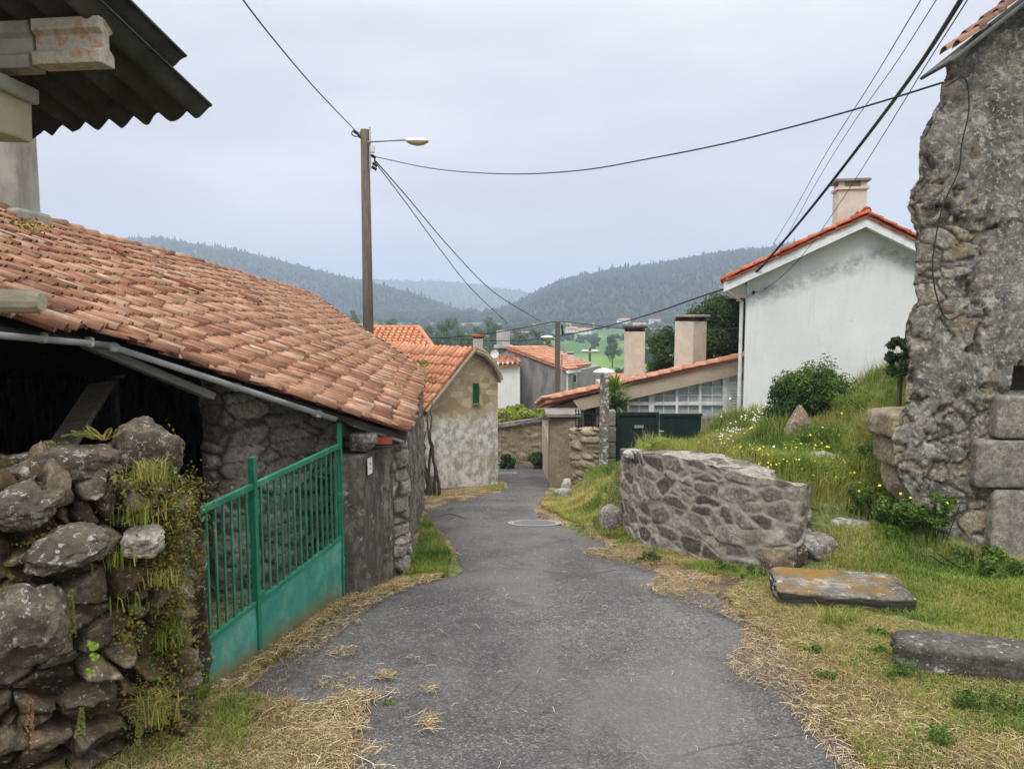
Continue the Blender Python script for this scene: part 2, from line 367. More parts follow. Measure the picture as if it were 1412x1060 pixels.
# ------------------------------------------------------------------ tiles
def tiles(name, O, U, D, pts, mat, parent, pitch=.165, L=.30, r=.062, seed=1, sag=.03, seg=6, pans=True, jit=1., zoff=0.):
    """pts: polygon corners (world, on plane). columns along D, spaced along U"""
    O = np.array(O, float); U = np.array(U, float); D = np.array(D, float); U = U/np.linalg.norm(U); D = D/np.linalg.norm(D)
    N = np.cross(U, D); N /= np.linalg.norm(N)
    if N[2] < 0: N = -N
    # oblique coords
    A = np.stack([U, D, N], 1); Ai = np.linalg.inv(A)
    uv = np.array([(Ai@(np.array(p)-O))[:2] for p in pts])
    def inside(a, b):
        c = False; n = len(uv); j = n-1
        for i in range(n):
            if (uv[i][1] > b) != (uv[j][1] > b) and a < (uv[j][0]-uv[i][0])*(b-uv[i][1])/(uv[j][1]-uv[i][1])+uv[i][0]: c = not c
            j = i
        return c
    rg = np.random.default_rng(seed); th = np.linspace(0, PI, seg+1)
    cos, sin = np.cos(th), np.sin(th)
    Vv = []; Ff = []; Tn = []; base = 0; F2 = np.cross(D, N); F2 /= np.linalg.norm(F2)
    na = int(np.ceil((uv[:, 0].max()-uv[:, 0].min())/pitch)); nb = int(np.ceil((uv[:, 1].max()-uv[:, 1].min())/L))
    a0 = uv[:, 0].min(); b1 = uv[:, 1].max()
    for i in range(na+1):
        for kind in ((0, 1) if pans else (0,)):
            a = a0+(i+(.5 if kind else 0))*pitch
            ja = rg.normal(0, .006)*jit; jb = rg.uniform(-.11, .11)*L*jit
            for j in range(nb+1):
                b = b1-(j+.5)*L+jb+rg.normal(0, .014)*jit
                if not inside(a, b): continue
                da = ja+rg.normal(0, .006)*jit; rt = r*.82; rb = r*1.04
                if kind: rt, rb = r*1.1, r*.95
                Lh = L*.62; t = rg.uniform()*(.55 if kind else 1)
                tw = rg.normal(0, .015)*jit
                vs = []
                for (bb, rr, hh) in ((b-Lh, rt, 0.), (b+Lh, rb, .022)):
                    for q in (0, 1):
                        r2 = rr-(.012 if q else 0)
                        sg = -1 if kind else 1
                        pa = a+da+tw*(bb-b)*4
                        lift = hh+(0 if kind else .012)+(.024 if kind else 0)
                        pp = (O+D*bb+U*pa)[None]+F2[None]*(cos*r2)[:, None]+N[None]*(sg*sin*r2*.8+lift-(.0 if kind else 0))[:, None]
                        vs.append(pp)
                vs = np.concatenate(vs); n = seg+1
                for k in range(seg):
                    Ff.append((base+k, base+k+1, base+2*n+k+1, base+2*n+k))
                    Ff.append((base+2*n+k, base+2*n+k+1, base+3*n+k+1, base+3*n+k))
                    Ff.append((base+n+k+1, base+n+k, base+3*n+k, base+3*n+k+1))
                base += 4*n; Vv.append(vs); Tn.append(np.full(4*n, t))
    if not Vv: return None
    v = np.concatenate(Vv)
    v[:, 2] += (fbm(np.stack([v[:, 0]*.6, v[:, 1]*.6, v[:, 2]*0], 1), seed, 3)-.5)*2*sag+zoff
    return npmesh(name, v, np.array(Ff), mat, parent, {'tint': np.concatenate(Tn)})
# ------------------------------------------------------------------ foliage
def leafcards(c, nr, size, rg, asp=.55, tint=None):
    n = len(c); t = rg.normal(size=(n, 3)); t -= (t*nr).sum(1, keepdims=True)*nr; t /= np.linalg.norm(t, axis=1, keepdims=True)+1e-9
    b = np.cross(nr, t); s = (np.asarray(size)*rg.uniform(.6, 1.3, n))[:, None]
    v = np.stack([c-t*s*.5, c+b*s*asp*.5+nr*s*.12, c+t*s*.5-nr*s*.1, c-b*s*asp*.5+nr*s*.12], 1).reshape(-1, 3)
    f = np.arange(n*4).reshape(-1, 4); tn = np.repeat(rg.uniform(0, 1, n) if tint is None else tint, 4)
    return v, f, tn
def clumps(cen, rad, ncl, nl, rg, lsize, crad=(.16, .32), flat=1.):
    """leaf positions for a crown: clumps within ellipsoid"""
    cen = np.array(cen, float); rad = np.array(rad, float)
    d = rg.normal(size=(ncl, 3)); d /= np.linalg.norm(d, axis=1, keepdims=True); rr = rg.uniform(.25, 1, ncl)**.55
    cc = cen+d*rad*rr[:, None]*.86; cr = rg.uniform(*crad, ncl)*rad.mean()
    k = rg.integers(0, ncl, nl); e = rg.normal(size=(nl, 3)); e /= np.linalg.norm(e, axis=1, keepdims=True)
    p = cc[k]+e*(cr[k]*rg.uniform(.45, 1.08, nl))[:, None]*np.array([1, 1, flat])
    nr = e+rg.normal(size=(nl, 3))*.6+np.array([0, 0, .4]); nr /= np.linalg.norm(nr, axis=1, keepdims=True)
    tn = np.clip(.5+.35*(rg.uniform(size=ncl)[k]-.5)+rg.normal(0, .17, nl), 0, 1)
    return p, nr, tn
def foliage(name, cen, rad, ncl, nl, lsize, mat, parent, seed, crad=(.16, .32), asp=.55, flat=1., conf=None):
    rg = np.random.default_rng(seed); p, nr, tn = clumps(cen, rad, ncl, nl, rg, lsize, crad, flat)
    if conf is not None: p, nr, tn = conf(p, nr, tn)
    v, f, t = leafcards(p, nr, lsize, rg, asp, tn)
    return npmesh(name, v, f, mat, parent, {'tint': t}, smooth=False)
def inpoly(x, y, poly):
    c = np.zeros(x.shape, bool); n = len(poly); j = n-1
    for i in range(n):
        xi, yi = poly[i]; xj, yj = poly[j]
        if yi != yj:
            m = ((yi > y) != (yj > y)) & (x < (xj-xi)*(y-yi)/(yj-yi)+xi); c ^= m
        j = i
    return c
def scatter(poly, n, rg, patch=0, thr=.5, seed=0):
    poly = [(float(a), float(b)) for a, b in poly]; P_ = np.array(poly); lo = P_.min(0); hi = P_.max(0); X = np.zeros(0); Y = np.zeros(0)
    for _ in range(200):
        x = rg.uniform(lo[0], hi[0], n*2); y = rg.uniform(lo[1], hi[1], n*2); m = inpoly(x, y, poly)
        if patch: m &= fbm(np.stack([x*patch, y*patch, x*0+seed], 1), seed, 3)+rg.normal(0, .05, len(x)) > thr
        X = np.concatenate([X, x[m]]); Y = np.concatenate([Y, y[m]])
        if len(X) >= n: break
    X = X[:n]; Y = Y[:n]; return np.stack([X, Y, gz(X, Y)], 1)
def blades(b, h, w, rg, lean=.5, tbias=.5):
    """upright grass blades at base points b"""
    n = len(b); a = rg.uniform(0, 2*PI, n); d = np.stack([np.cos(a), np.sin(a), a*0], 1); s = np.stack([-np.sin(a), np.cos(a), a*0], 1)
    a2 = a+rg.normal(0, .5, n)+PI/2; s = np.stack([np.cos(a2), np.sin(a2), a*0], 1)
    H = (h*rg.uniform(.45, 1.25, n))[:, None] if np.isscalar(h) else (h*rg.uniform(.6, 1.2, n))[:, None]; ln = rg.uniform(.1, 1, n)[:, None]*lean; W = w*rg.uniform(.7, 1.3, n)[:, None]
    up = np.array([0, 0, 1.])
    m = b+up*H*.55+d*H*ln*.25; t = b+up*H*(1-.35*ln)+d*H*ln*.95; b = b-up*.02
    v = np.stack([b-s*W, b+s*W, m+s*W*.8, m-s*W*.8, t], 1).reshape(-1, 3)
    k = np.arange(n)[:, None]*5; q = k+np.array([[0, 1, 2, 3]]); tr = k+np.array([[3, 2, 4]])
    tn = np.repeat(np.clip(rg.normal(tbias, .2, n), 0, 1), 5); return v, [q, tr], tn
def straws(b, l, w, rg, lift=.012):
    n = len(b); a = rg.uniform(0, 2*PI, n); d = np.stack([np.cos(a), np.sin(a), rg.normal(0, .12, n)], 1); s = np.stack([-np.sin(a), np.cos(a), a*0], 1)
    Ls = (l*rg.uniform(.3, 1.3, n))[:, None]; cv = rg.normal(0, .5, n)[:, None]; b = b+np.array([0, 0, 1])*rg.uniform(.002, lift*2, n)[:, None]
    pts = [b-d*Ls/2, b+s*cv*Ls*.3+np.array([0, 0, 1])*rg.uniform(0, lift, n)[:, None], b+d*Ls/2]
    tw = s*w*.5+np.array([0, 0, 1])*(w*.25)
    v = np.stack([pts[0]-tw, pts[0]+tw, pts[1]-tw, pts[1]+tw, pts[2]-tw, pts[2]+tw], 1).reshape(-1, 3)
    k = np.arange(n)[:, None]*6; f = np.concatenate([k+np.array([[0, 1, 3, 2]]), k+np.array([[2, 3, 5, 4]])]); tn = np.repeat(rg.uniform(0, 1, n), 6)
    return v, [f], tn
class Acc:
    def __init__(s): s.v = []; s.q = []; s.t = []; s.n = 0; s.a = []
    def add(s, v, fs, tn):
        for f in (fs if isinstance(fs, list) else [fs]):
            (s.q if f.shape[1] == 4 else s.t).append(f+s.n)
        s.v.append(v); s.a.append(tn); s.n += len(v)
    def build(s, name, mat, parent=None, smooth=False):
        fs = [np.concatenate(a) for a in (s.q, s.t) if a]
        return npmesh(name, np.concatenate(s.v), fs, mat, parent, {'tint': np.concatenate(s.a)}, smooth=smooth)
# ================================================================== MATERIALS
M = {}
M['rubble'] = mstone('rubble', [(0., (.065,.05,.034)), (.3, (.12,.092,.06)), (.55, (.19,.145,.095)), (.8, (.25,.205,.15)), (1., (.19,.12,.06))], (.045,.03,.015), lich=(.54,.51,.44), lthr=(.58,.65), dark=(.04,.031,.022), moss=((.16,.105,.02), .50, .64), bump=.02, ls=10, dthr=(.46, .66))
M['boulder'] = mstone('boulder', [(0., (.15,.125,.095)), (.5, (.22,.175,.12)), (1., (.32,.24,.14))], (.2,.18,.15), lich=(.56,.53,.47), lthr=(.56,.64), dthr=(.46,.64), dark=(.045,.038,.03), moss=((.16,.12,.03), .56, .68), bump=.02, ls=8)
M['darkslab'] = mstone('darkslab', [(0., (.085,.078,.068)), (1., (.12,.11,.095))], (.1,.1,.09), lich=(.5,.49,.44), lthr=(.60,.68), dthr=(.5,.7), moss=((.12,.11,.03), .6, .72, 1), bump=.014, ls=9)
M['barnstone'] = mstone('barnstone', [(0., (.20,.175,.14)), (.5, (.29,.255,.21)), (1., (.38,.34,.285))], (.07,.06,.048), lich=(.50,.48,.42), lthr=(.66,.74), dthr=(.56,.85), dark=(.06,.055,.045), bump=.01)
M['retain'] = mstone('retain', [(0., (.085,.073,.058)), (.35, (.16,.14,.112)), (.7, (.26,.232,.19)), (1., (.33,.30,.25))], (.37,.338,.285), lich=(.50,.48,.42), lthr=(.6,.72), dthr=(.54,.72), dark=(.085,.075,.06), bump=.016)
M['ruin'] = mstone('ruin', [(0., (.20,.18,.15)), (.25, (.30,.27,.22)), (.31, (.235,.222,.195)), (.46, (.235,.222,.195)), (.52, (.27,.24,.19)), (.75, (.34,.29,.21)), (1., (.40,.34,.25))], (.075,.065,.05), lich=(.52,.49,.41), lthr=(.55,.64), dthr=(.48,.60), dark=(.07,.068,.062), moss=((.24,.16,.08), .54, .68), bump=.022, ls=6)
M['rock'] = mstone('rock', [(0., (.15,.135,.11)), (.5, (.22,.20,.17)), (1., (.30,.275,.24))], (.2,.18,.15), lthr=(.52,.64), dthr=(.5,.75), moss=((.16,.13,.03), .6, .72), bump=.012, ls=7)
M['palerock'] = mstone('palerock', [(0., (.36,.32,.26)), (1., (.5,.47,.40))], (.3,.27,.2), lthr=(.5,.7), dthr=(.62,.8), bump=.01)
M['palerock2'] = mstone('palerock2', [(0., (.26,.24,.20)), (1., (.38,.355,.31))], (.3,.27,.2), lthr=(.52,.64), dthr=(.5,.7), bump=.01)
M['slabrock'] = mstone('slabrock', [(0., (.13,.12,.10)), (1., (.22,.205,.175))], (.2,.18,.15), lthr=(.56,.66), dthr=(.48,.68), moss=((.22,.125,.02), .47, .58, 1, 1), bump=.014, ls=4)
M['ashlar'] = mstone('ashlar', [(0., (.19,.172,.142)), (1., (.26,.235,.195))], (.2,.18,.15), lthr=(.64,.78), dthr=(.52,.8), dark=(.10,.09,.08), bump=.006)
M['fieldstone'] = mstone('fieldstone', [(0., (.20,.16,.10)), (.5, (.32,.26,.17)), (1., (.40,.33,.23))], (.27,.22,.15), lthr=(.66,.8), dthr=(.5,.8), dark=(.09,.08,.06), bump=.01)
M['tile_old'] = mtile('tile_old', [(0., (.17,.08,.05)), (.3, (.32,.15,.085)), (.65, (.42,.215,.125)), (.9, (.50,.29,.18)), (1., (.56,.40,.28))], (.42,.37,.28), lthr=(.56,.70), dark=(.075,.05,.035))
M['tile_dark2'] = mtile('tile_dark2', [(0., (.16,.08,.05)), (1., (.42,.22,.13))], (.35,.3,.24), lthr=(.5,.65), dark=(.05,.04,.03))
M['tile_dark'] = mtile('tile_dark', [(0., (.16,.05,.03)), (1., (.24,.08,.045))], (.3,.2,.15))
M['tile_new'] = mtile('tile_new', [(0., (.52,.22,.12)), (.5, (.63,.28,.15)), (1., (.70,.35,.21))], (.6,.45,.32), lthr=(.66,.85), dark=(.36,.15,.08))
M['tile_mid'] = mtile('tile_mid', [(0., (.44,.20,.12)), (.5, (.56,.27,.16)), (1., (.64,.36,.24))], (.5,.42,.32), lthr=(.64,.8), dark=(.2,.09,.05))
M['tile_red'] = mtile('tile_red', [(0., (.36,.085,.035)), (.5, (.48,.12,.05)), (1., (.55,.18,.08))], (.4,.3,.22), lthr=(.72,.9), dark=(.2,.05,.03))
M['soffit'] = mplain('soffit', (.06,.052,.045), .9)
M['gutter'] = mnoise('gutter', [(.3, (.55,.55,.54)), (.7, (.74,.74,.73))], 5, .45, .001)
M['gutter'].node_tree.nodes['Principled BSDF'].inputs['Specular IOR Level'].default_value = .5
M['whitewash'] = mstucco('whitewash', (.72,.70,.66), (.30,.28,.25), (2,2,2), (.5,.62))
M['lintel'] = mnoise('lintel', [(.3, (.26,.25,.22)), (.7, (.40,.38,.34))], 5, .9, .004)
M['concrete'] = mnoise('concrete', [(.3, (.24,.23,.19)), (.6, (.36,.34,.29)), (.8, (.47,.44,.38))], 7, .9, .004, dirt=((.10,.09,.07), 3, .5, .75))
M['beamface'] = mnoise('beamface', [(.3, (.30,.28,.22)), (.5, (.45,.42,.35)), (.62, (.40,.22,.12)), (.75, (.55,.52,.45))], 16, .9, .004)
M['creamstone'] = mnoise('creamstone', [(.3, (.42,.38,.24)), (.7, (.56,.50,.33))], 5, .85, .003)
M['render_grey'] = mstucco('render_grey', (.34,.32,.27), (.20,.19,.16), (1.5,1.5,.6), (.42,.66), low=(1.95, 2.25, .25), lowc=(.10,.11,.045), spots=((.5,.48,.42), 9, .6, .72))
M['fibre'] = mnoise('fibre', [(.3, (.035,.035,.03)), (.6, (.07,.07,.06)), (.8, (.14,.14,.12))], 5, .9, .004)
M['fibre'].node_tree.nodes['Principled BSDF'].inputs['Specular IOR Level'].default_value = .1
M['pillar'] = mstucco('pillar', (.075,.067,.056), (.17,.15,.12), (4,4,2), (.45,.62), spots=((.38,.36,.30), 7, .58, .66), bump=.015)
M['darkstucco'] = mstucco('darkstucco', (.23,.205,.165), (.075,.068,.055), (2.5,2.5,.7), (.42,.58), spots=((.42,.38,.30), 5, .6, .72), bump=.012)
M['oldwood'] = mnoise('oldwood', [(.3, (.16,.13,.085)), (.7, (.36,.31,.22))], 6, .85, .004, vec=(.6, 6, 6))
M['log'] = mnoise('log', [(.3, (.26,.24,.16)), (.7, (.45,.42,.31))], 6, .85, .006, vec=(.5, 6, 6))
M['polewood'] = mnoise('polewood', [(.3, (.07,.055,.04)), (.7, (.17,.14,.105))], 5, .9, .006, vec=(6, 6, .5))
M['cable'] = mplain('cable', (.025,.025,.028), .6)
M['metal'] = mplain('metal', (.42,.43,.44), .45, .6)
M['lampwhite'] = mplain('lampwhite', (.68,.68,.66), .5)
M['lampglass'] = mplain('lampglass', (.42,.36,.16), .25)
M['black'] = mplain('black', (.012,.012,.013), .6)
g = NB('gategreen'); c = g.ramp(g.noise(5, 7, .7), [(.3, (.012,.14,.075)), (.55, (.02,.19,.105)), (.8, (.06,.25,.16))]); c = g.mix(g.ramp(g.noise(13, 8, .75, g.map((1,1,1),(3,3,3))), [(.60, 0.), (.66, .8)]), c, (.17,.10,.05)); c = g.mix(g.ramp(g.noise(4, 8, .75, g.map((1,1,.6),(8,3,3))), [(.52, 0.), (.68, .5)]), c, (.16,.36,.27)); g.color(c); g.rough(.42); g.bump(g.noise(50, 3, .6), .001); M['gategreen'] = g.m
g = NB('panelgreen'); c = g.ramp(g.noise(2.5, 8, .7), [(.3, (.02,.18,.12)), (.5, (.045,.25,.18)), (.62, (.11,.33,.255)), (.78, (.24,.42,.34))])
c = g.mix(g.ramp(g.noise(8, 8, .75, g.map((1,1,.5),(3,3,3))), [(.56, 0.), (.68, .75)]), c, (.26,.25,.15))
zz = g.math('SUBTRACT', g.attr('hgt'), g.math('MULTIPLY', g.noise(6, 6, .7), .22)); c = g.mix(_mr(g, zz, -.10, .06), (.17,.13,.06), c)
g.color(c); g.rough(.5); M['panelgreen'] = g.m
M['darkgreen'] = mplain('darkgreen', (.006,.022,.018), .7)
M['shutter'] = mplain('shutter', (.012,.10,.045), .5)
M['plate'] = mplain('plate', (.78,.78,.76), .4)
M['brick'] = mplain('brick', (.52,.13,.07), .8)
M['white'] = mplain('white', (.78,.79,.78), .55)
M['glass'] = mnoise('glass', [(.3, (.34,.40,.38)), (.7, (.50,.56,.53))], 1.2, .25, 0)
M['darkglass'] = mplain('darkglass', (.05,.06,.065), .12)
M['beige'] = mstucco('beige', (.50,.41,.31), (.40,.33,.25), (1,1,1), (.45,.7), bump=.001)
M['chim'] = mstucco('chim', (.60,.55,.45), (.47,.42,.33), (1,1,1), (.4,.7), bump=.001)
def mwhitehouse():
    n = NB('whitehouse'); c = n.ramp(n.noise(.8, 8, .7), [(.3, (.66,.69,.67)), (.7, (.76,.78,.765))])
    # grey weathering band following the old roof line + streaks
    sx = n.N.new('ShaderNodeSeparateXYZ'); n.L.new(n.tc.outputs['Object'], sx.inputs[0])
    ax = n.math('ABSOLUTE', n.math('SUBTRACT', sx.outputs[0], 2.55)); hh = n.math('ADD', sx.outputs[2], n.math('MULTIPLY', ax, .36))
    hh = n.math('ADD', hh, n.math('MULTIPLY', n.noise(1.7, 6, .7), .5))
    band = n.math('MULTIPLY', _mr(n, hh, 3.95, 4.22), _mr(n, hh, 4.52, 4.30))
    band = n.math('MULTIPLY', band, n.ramp(n.noise(5, 9, .75), [(.34, .1), (.56, .95)]))
    c = n.mix(band, c, (.33,.36,.35))
    c = n.mix(n.ramp(n.noise(2, 9, .7, n.map((1, 1, .35), (4, 4, 4))), [(.55, 0.), (.8, .35)]), c, (.42,.46,.43))
    c = n.mix(n.ramp(n.noise(11, 3, .5, n.map((1, 1, 1), (8, 4, 4))), [(.77, 0.), (.79, .5)]), c, (.2,.2,.2))
    c = n.mix(n.ramp(n.noise(1, 6, .7, n.map((9, 9, .5), (1, 1, 1))), [(.56, 0.), (.75, .4)]), c, (.46,.48,.45))
    n.color(c); n.rough(.9); n.bump(n.noise(12, 8, .7), .006); return n.m
M['whitehouse'] = mwhitehouse()
def mgable():
    n = NB('gable'); z = n.sepz(); z = n.math('ADD', z, n.math('MULTIPLY', n.noise(2.2, 6, .7), .9))
    F = n.vor(3.6, 'DISTANCE_TO_EDGE', n.map((1, 1, 1.5))); cc = n.vor(3.6, 'F1', n.map((1, 1, 1.5)), 'Color')
    sp = n.N.new('ShaderNodeSeparateColor'); n.L.new(cc, sp.inputs[0])
    st = n.ramp(sp.outputs[0], [(0., (.30,.23,.125)), (.5, (.42,.34,.2)), (1., (.5,.43,.29))]); st = n.mix(n.ramp(F, [(.0, 1.), (.07, 0.)]), st, (.33,.27,.17))
    pl = n.mix(n.ramp(n.noise(5.5, 9, .72, n.map((1, 1, .75))), [(.42, 0.), (.56, 1.)]), (.33,.315,.265), (.68,.66,.59))
    pl = n.mix(n.ramp(n.noise(1.4, 6, .7, n.map((1, 1, 1), (3, 3, 3))), [(.52, 0.), (.68, .7)]), pl, (.36,.31,.2))
    c = n.mix(_mr(n, z, 2.15, 2.4), pl, st); n.color(c); n.rough(.92); n.bump(n.noise(16, 9, .75), .02); return n.m
M['gable'] = mgable()
M['greyrender'] = mstucco('greyrender', (.27,.26,.25), (.16,.155,.15), (.8,.8,.22), (.42,.62), bump=.003)
M['dim_white'] = mstucco('dim_white', (.74,.74,.73), (.55,.55,.52), (1,1,.5), (.55,.8), bump=.001)
M['tank'] = mnoise('tank', [(.3, (.30,.29,.27)), (.7, (.48,.47,.44))], 3, .9, .002)
M['capstone'] = mnoise('capstone', [(.3, (.15,.13,.12)), (.7, (.30,.27,.25))], 4, .9, .01)
# foliage
M['grass'] = matt('grass', [(0., (.42,.36,.13)), (.22, (.33,.34,.07)), (.5, (.18,.27,.04)), (.8, (.095,.17,.025)), (1., (.045,.09,.016))], .75, .35)
M['grass_y'] = matt('grass_y', [(0., (.52,.42,.17)), (.35, (.42,.36,.11)), (.7, (.27,.29,.055)), (1., (.15,.2,.04))], .75, .3)
M['straw'] = matt('straw', [(0., (.10,.06,.03)), (.35, (.26,.18,.085)), (.7, (.46,.34,.17)), (.9, (.60,.48,.28)), (1., (.75,.65,.44))], .8, .1)
M['leaf'] = matt('leaf', [(0., (.02,.045,.012)), (.5, (.05,.095,.022)), (1., (.11,.17,.04))], .6, .25)
M['ivy'] = matt('ivy', [(0., (.015,.04,.014)), (.5, (.045,.095,.025)), (1., (.10,.18,.045))], .5, .25)
M['weedleaf'] = matt('weedleaf', [(0., (.04,.08,.018)), (.5, (.10,.18,.03)), (1., (.21,.30,.06))], .6, .3)
M['bright'] = matt('bright', [(0., (.08,.14,.02)), (.5, (.17,.25,.035)), (1., (.30,.36,.06))], .6, .35)
M['vineleaf'] = matt('vineleaf', [(0., (.16,.22,.03)), (.5, (.30,.36,.05)), (1., (.46,.48,.10))], .6, .35)
M['creeper'] = matt('creeper', [(0., (.16,.07,.02)), (.25, (.26,.17,.04)), (.55, (.20,.23,.035)), (1., (.10,.17,.025))], .7, .3)
M['moss'] = matt('moss', [(0., (.10,.06,.015)), (.5, (.26,.20,.04)), (1., (.22,.26,.05))], .9)
M['redweed'] = matt('redweed', [(0., (.20,.07,.04)), (1., (.40,.22,.13))], .8)
M['pennyspike'] = matt('pennyspike', [(0., (.20,.22,.05)), (.6, (.36,.36,.12)), (1., (.5,.3,.2))], .7, .2)
M['farleaf'] = matt('farleaf', [(0., (.035,.075,.02)), (.5, (.07,.13,.03)), (1., (.13,.20,.05))], .8)
M['farwood'] = matt('farwood', [(0., (.014,.02,.014)), (.5, (.02,.028,.017)), (1., (.028,.038,.02))], .9)
M['yellow'] = matt('yellow', [(0., (.75,.6,.03)), (1., (.85,.75,.06))], .6)
M['whitefl'] = matt('whitefl', [(0., (.7,.7,.66)), (1., (.82,.82,.8))], .6)
M['bark'] = mnoise('bark', [(.3, (.06,.045,.03)), (.7, (.16,.13,.10))], 8, .9, .02, vec=(4, 4, .7))
# asphalt
g = NB('asphalt'); a = g.ramp(g.noise(1.1, 7, .65), [(.3, (.076,.072,.070)), (.5, (.106,.101,.097)), (.7, (.140,.133,.127))])
ag = g.vor(95, 'F1', None, 'Color'); sp = g.N.new('ShaderNodeSeparateColor'); g.L.new(ag, sp.inputs[0])
a = g.mix(1., a, g.ramp(sp.outputs[0], [(0., .55), (.5, .95), (.9, 1.3), (1., 2.3)]), 'MULTIPLY')
a = g.mix(1., a, g.ramp(g.noise(16, 6, .75), [(.3, .7), (.7, 1.28)]), 'MULTIPLY')
a = g.mix(g.ramp(g.noise(4, 9, .8, g.map((1, 1, 1), (7, 1, 0))), [(.6, 0.), (.74, .55)]), a, (.19,.165,.13))
a = g.mix(g.ramp(g.noise(.55, 5, .6, g.map((1.6, .6, 1), (2, 5, 0))), [(.47, 0.), (.60, .55)]), a, (.165,.155,.145))
a = g.mix(g.ramp(g.noise(.9, 8, .75, g.map((1, .8, 1), (12, 5, 0))), [(.55, 0.), (.64, .6)]), a, (.055,.053,.052))
cw_ = g.mix(.2, g.tc.outputs['Object'], g.N.new('ShaderNodeTexNoise').outputs['Color']); cd_ = g.vor(.9, 'DISTANCE_TO_EDGE', cw_)
a = g.mix(g.math('MULTIPLY', g.ramp(cd_, [(.0, 1.), (.012, 0.)]), g.ramp(g.noise(.8, 3, .5), [(.52, 0.), (.6, .75)])), a, (.035,.032,.03))
cr = g.vor(1.15, 'DISTANCE_TO_EDGE', g.map((1, .6, 1)))
g.color(a); g.rough(.88); g.bump(g.math('ADD', g.vor(95), g.math('MULTIPLY', g.noise(7, 6, .7), 1.5)), .006); M['asphalt'] = g.m
g = NB('ground'); a = g.mix(1., g.attr('Col', 'Color'), g.ramp(g.noise(9, 9, .75), [(.3, .55), (.7, 1.45)]), 'MULTIPLY'); a = g.mix(1., a, g.ramp(g.noise(1, 5, .6, g.map((90, 12, 1))), [(.35, .55), (.65, 1.6)]), 'MULTIPLY'); a = g.mix(1., a, g.ramp(g.noise(1, 5, .6, g.map((14, 80, 1), (3, 3, 3))), [(.35, .6), (.65, 1.5)]), 'MULTIPLY'); g.color(a); g.rough(1.); g.bump(g.noise(18, 9, .75), .03); M['ground'] = g.m
M['hill'] = mnoise('hill', [(.3, (.02,.03,.015)), (.7, (.035,.05,.022))], .02, 1., 0)
M['manhole'] = mnoise('manhole', [(.3, (.11,.105,.10)), (.7, (.17,.165,.16))], 20, .7, .004)
M['ringc'] = mnoise('ringc', [(.3, (.22,.215,.20)), (.6, (.33,.32,.30))], 14, .85, .003)

# ================================================================== GROUND + ROAD
def axis(lo, hi, fl, fh, s, g=1.12):
    a = list(np.arange(fl, fh+1e-6, s)); st = s; x = fh
    while x < hi: st *= g; x += st; a.append(min(x, hi))
    st = s; x = fl; b = []
    while x > lo: st *= g; x -= st; b.append(max(x, lo))
    return np.array(b[::-1]+a)
gx = axis(-3200, 3200, -6, 8.5, .09); gy = axis(-60, 4300, 2.4, 24, .09)
GX, GY = np.meshgrid(gx, gy, indexing='ij'); fx, fy = GX.ravel(), GY.ravel()
Z = gz(fx, fy); p0 = np.stack([fx, fy, fx*0], 1)
Lr = roadL(fy); Rr = roadR(fy); wob = (fbm(p0*2.2, 5, 4)-.5)*.35
ins = (fx > Lr+.04) & (fx < Rr-.04) & (fy < 26)
Z = np.where(ins, Z-.07, Z+.012)
green = sstep(.42, .6, fbm(p0*.9, 8, 4)+.12*(fx > 3)-.1*(fx < -1))
straw = np.array([.25,.18,.09]); soil = np.array([.09,.065,.04]); grn = np.array([.10,.135,.035])
n1 = sstep(.35, .65, fbm(p0*3, 9, 4))[:, None]
near = straw*n1+soil*(1-n1); near = near*(1-green[:, None]*.8)+grn*green[:, None]*.8
inbank = ((Z-prof(fy)) > .35)[:, None]; near = np.where(inbank, grn*.8+soil*.2, near)
F1, F2, cid, _ = voro(np.stack([fx/55+fbm(p0/90, 1, 2), fy/38, fx*0], 1)*np.array([1, 1, 0]), 3)
fc = np.array([[.055,.115,.025],[.115,.20,.03],[.05,.09,.025],[.085,.14,.035]])[np.digitize(cid, [.3,.55,.8])]
fc = fc*(1-.45*(1-sstep(.0, .06, F2-F1)))[:, None]
w = sstep(26, 45, fy)[:, None]; gc = near*(1-w)+fc*w
go = npmesh('ground', np.stack([fx, fy, Z], 1), gridfaces(len(gx), len(gy)), M['ground'], None, None, True, col=gc); tag(go, 'grassy and straw strewn ground sloping down to green valley fields', 'ground', kind='structure')
ys = np.concatenate([np.linspace(-6, 3, 20)[:-1], np.arange(3, 26, .06)])
rv = []; NW = 46
for i, y in enumerate(ys):
    l = roadL(max(y, 3.4)); r = roadR(max(y, 3.4)); k = np.array([[y*2.5, 0, 0], [y*2.5, 50, 0]]); e = (fbm(k, 2, 4)-.5)*.22+(fbm(k*4.5, 3, 3)-.5)*.10
    x = np.linspace(l+e[0], r+e[1], NW); rv.append(np.stack([x, np.full(NW, y)], 1))
rv = np.array(rv).reshape(-1, 2); t = np.tile(np.linspace(-1, 1, NW), len(ys))
zr = prof(rv[:, 1])+.012-.035*t**8+(fbm(np.stack([rv[:, 0], rv[:, 1], rv[:, 0]*0], 1)*.9, 4, 3)-.5)*.03
o = npmesh('road', np.stack([rv[:, 0], rv[:, 1], zr], 1), gridfaces(len(ys), NW, True), M['asphalt']); tag(o, 'narrow worn grey asphalt lane curving downhill between stone walls', 'road', kind='structure')
def rz(x, y):
    l, r = roadL(y), roadR(y); t = (x-l)/(r-l)*2-1
    return float(prof(y)+.012-.035*t**8+(fbm(np.array([[x, y, 0.]])*.9, 4, 3)[0]-.5)*.03)
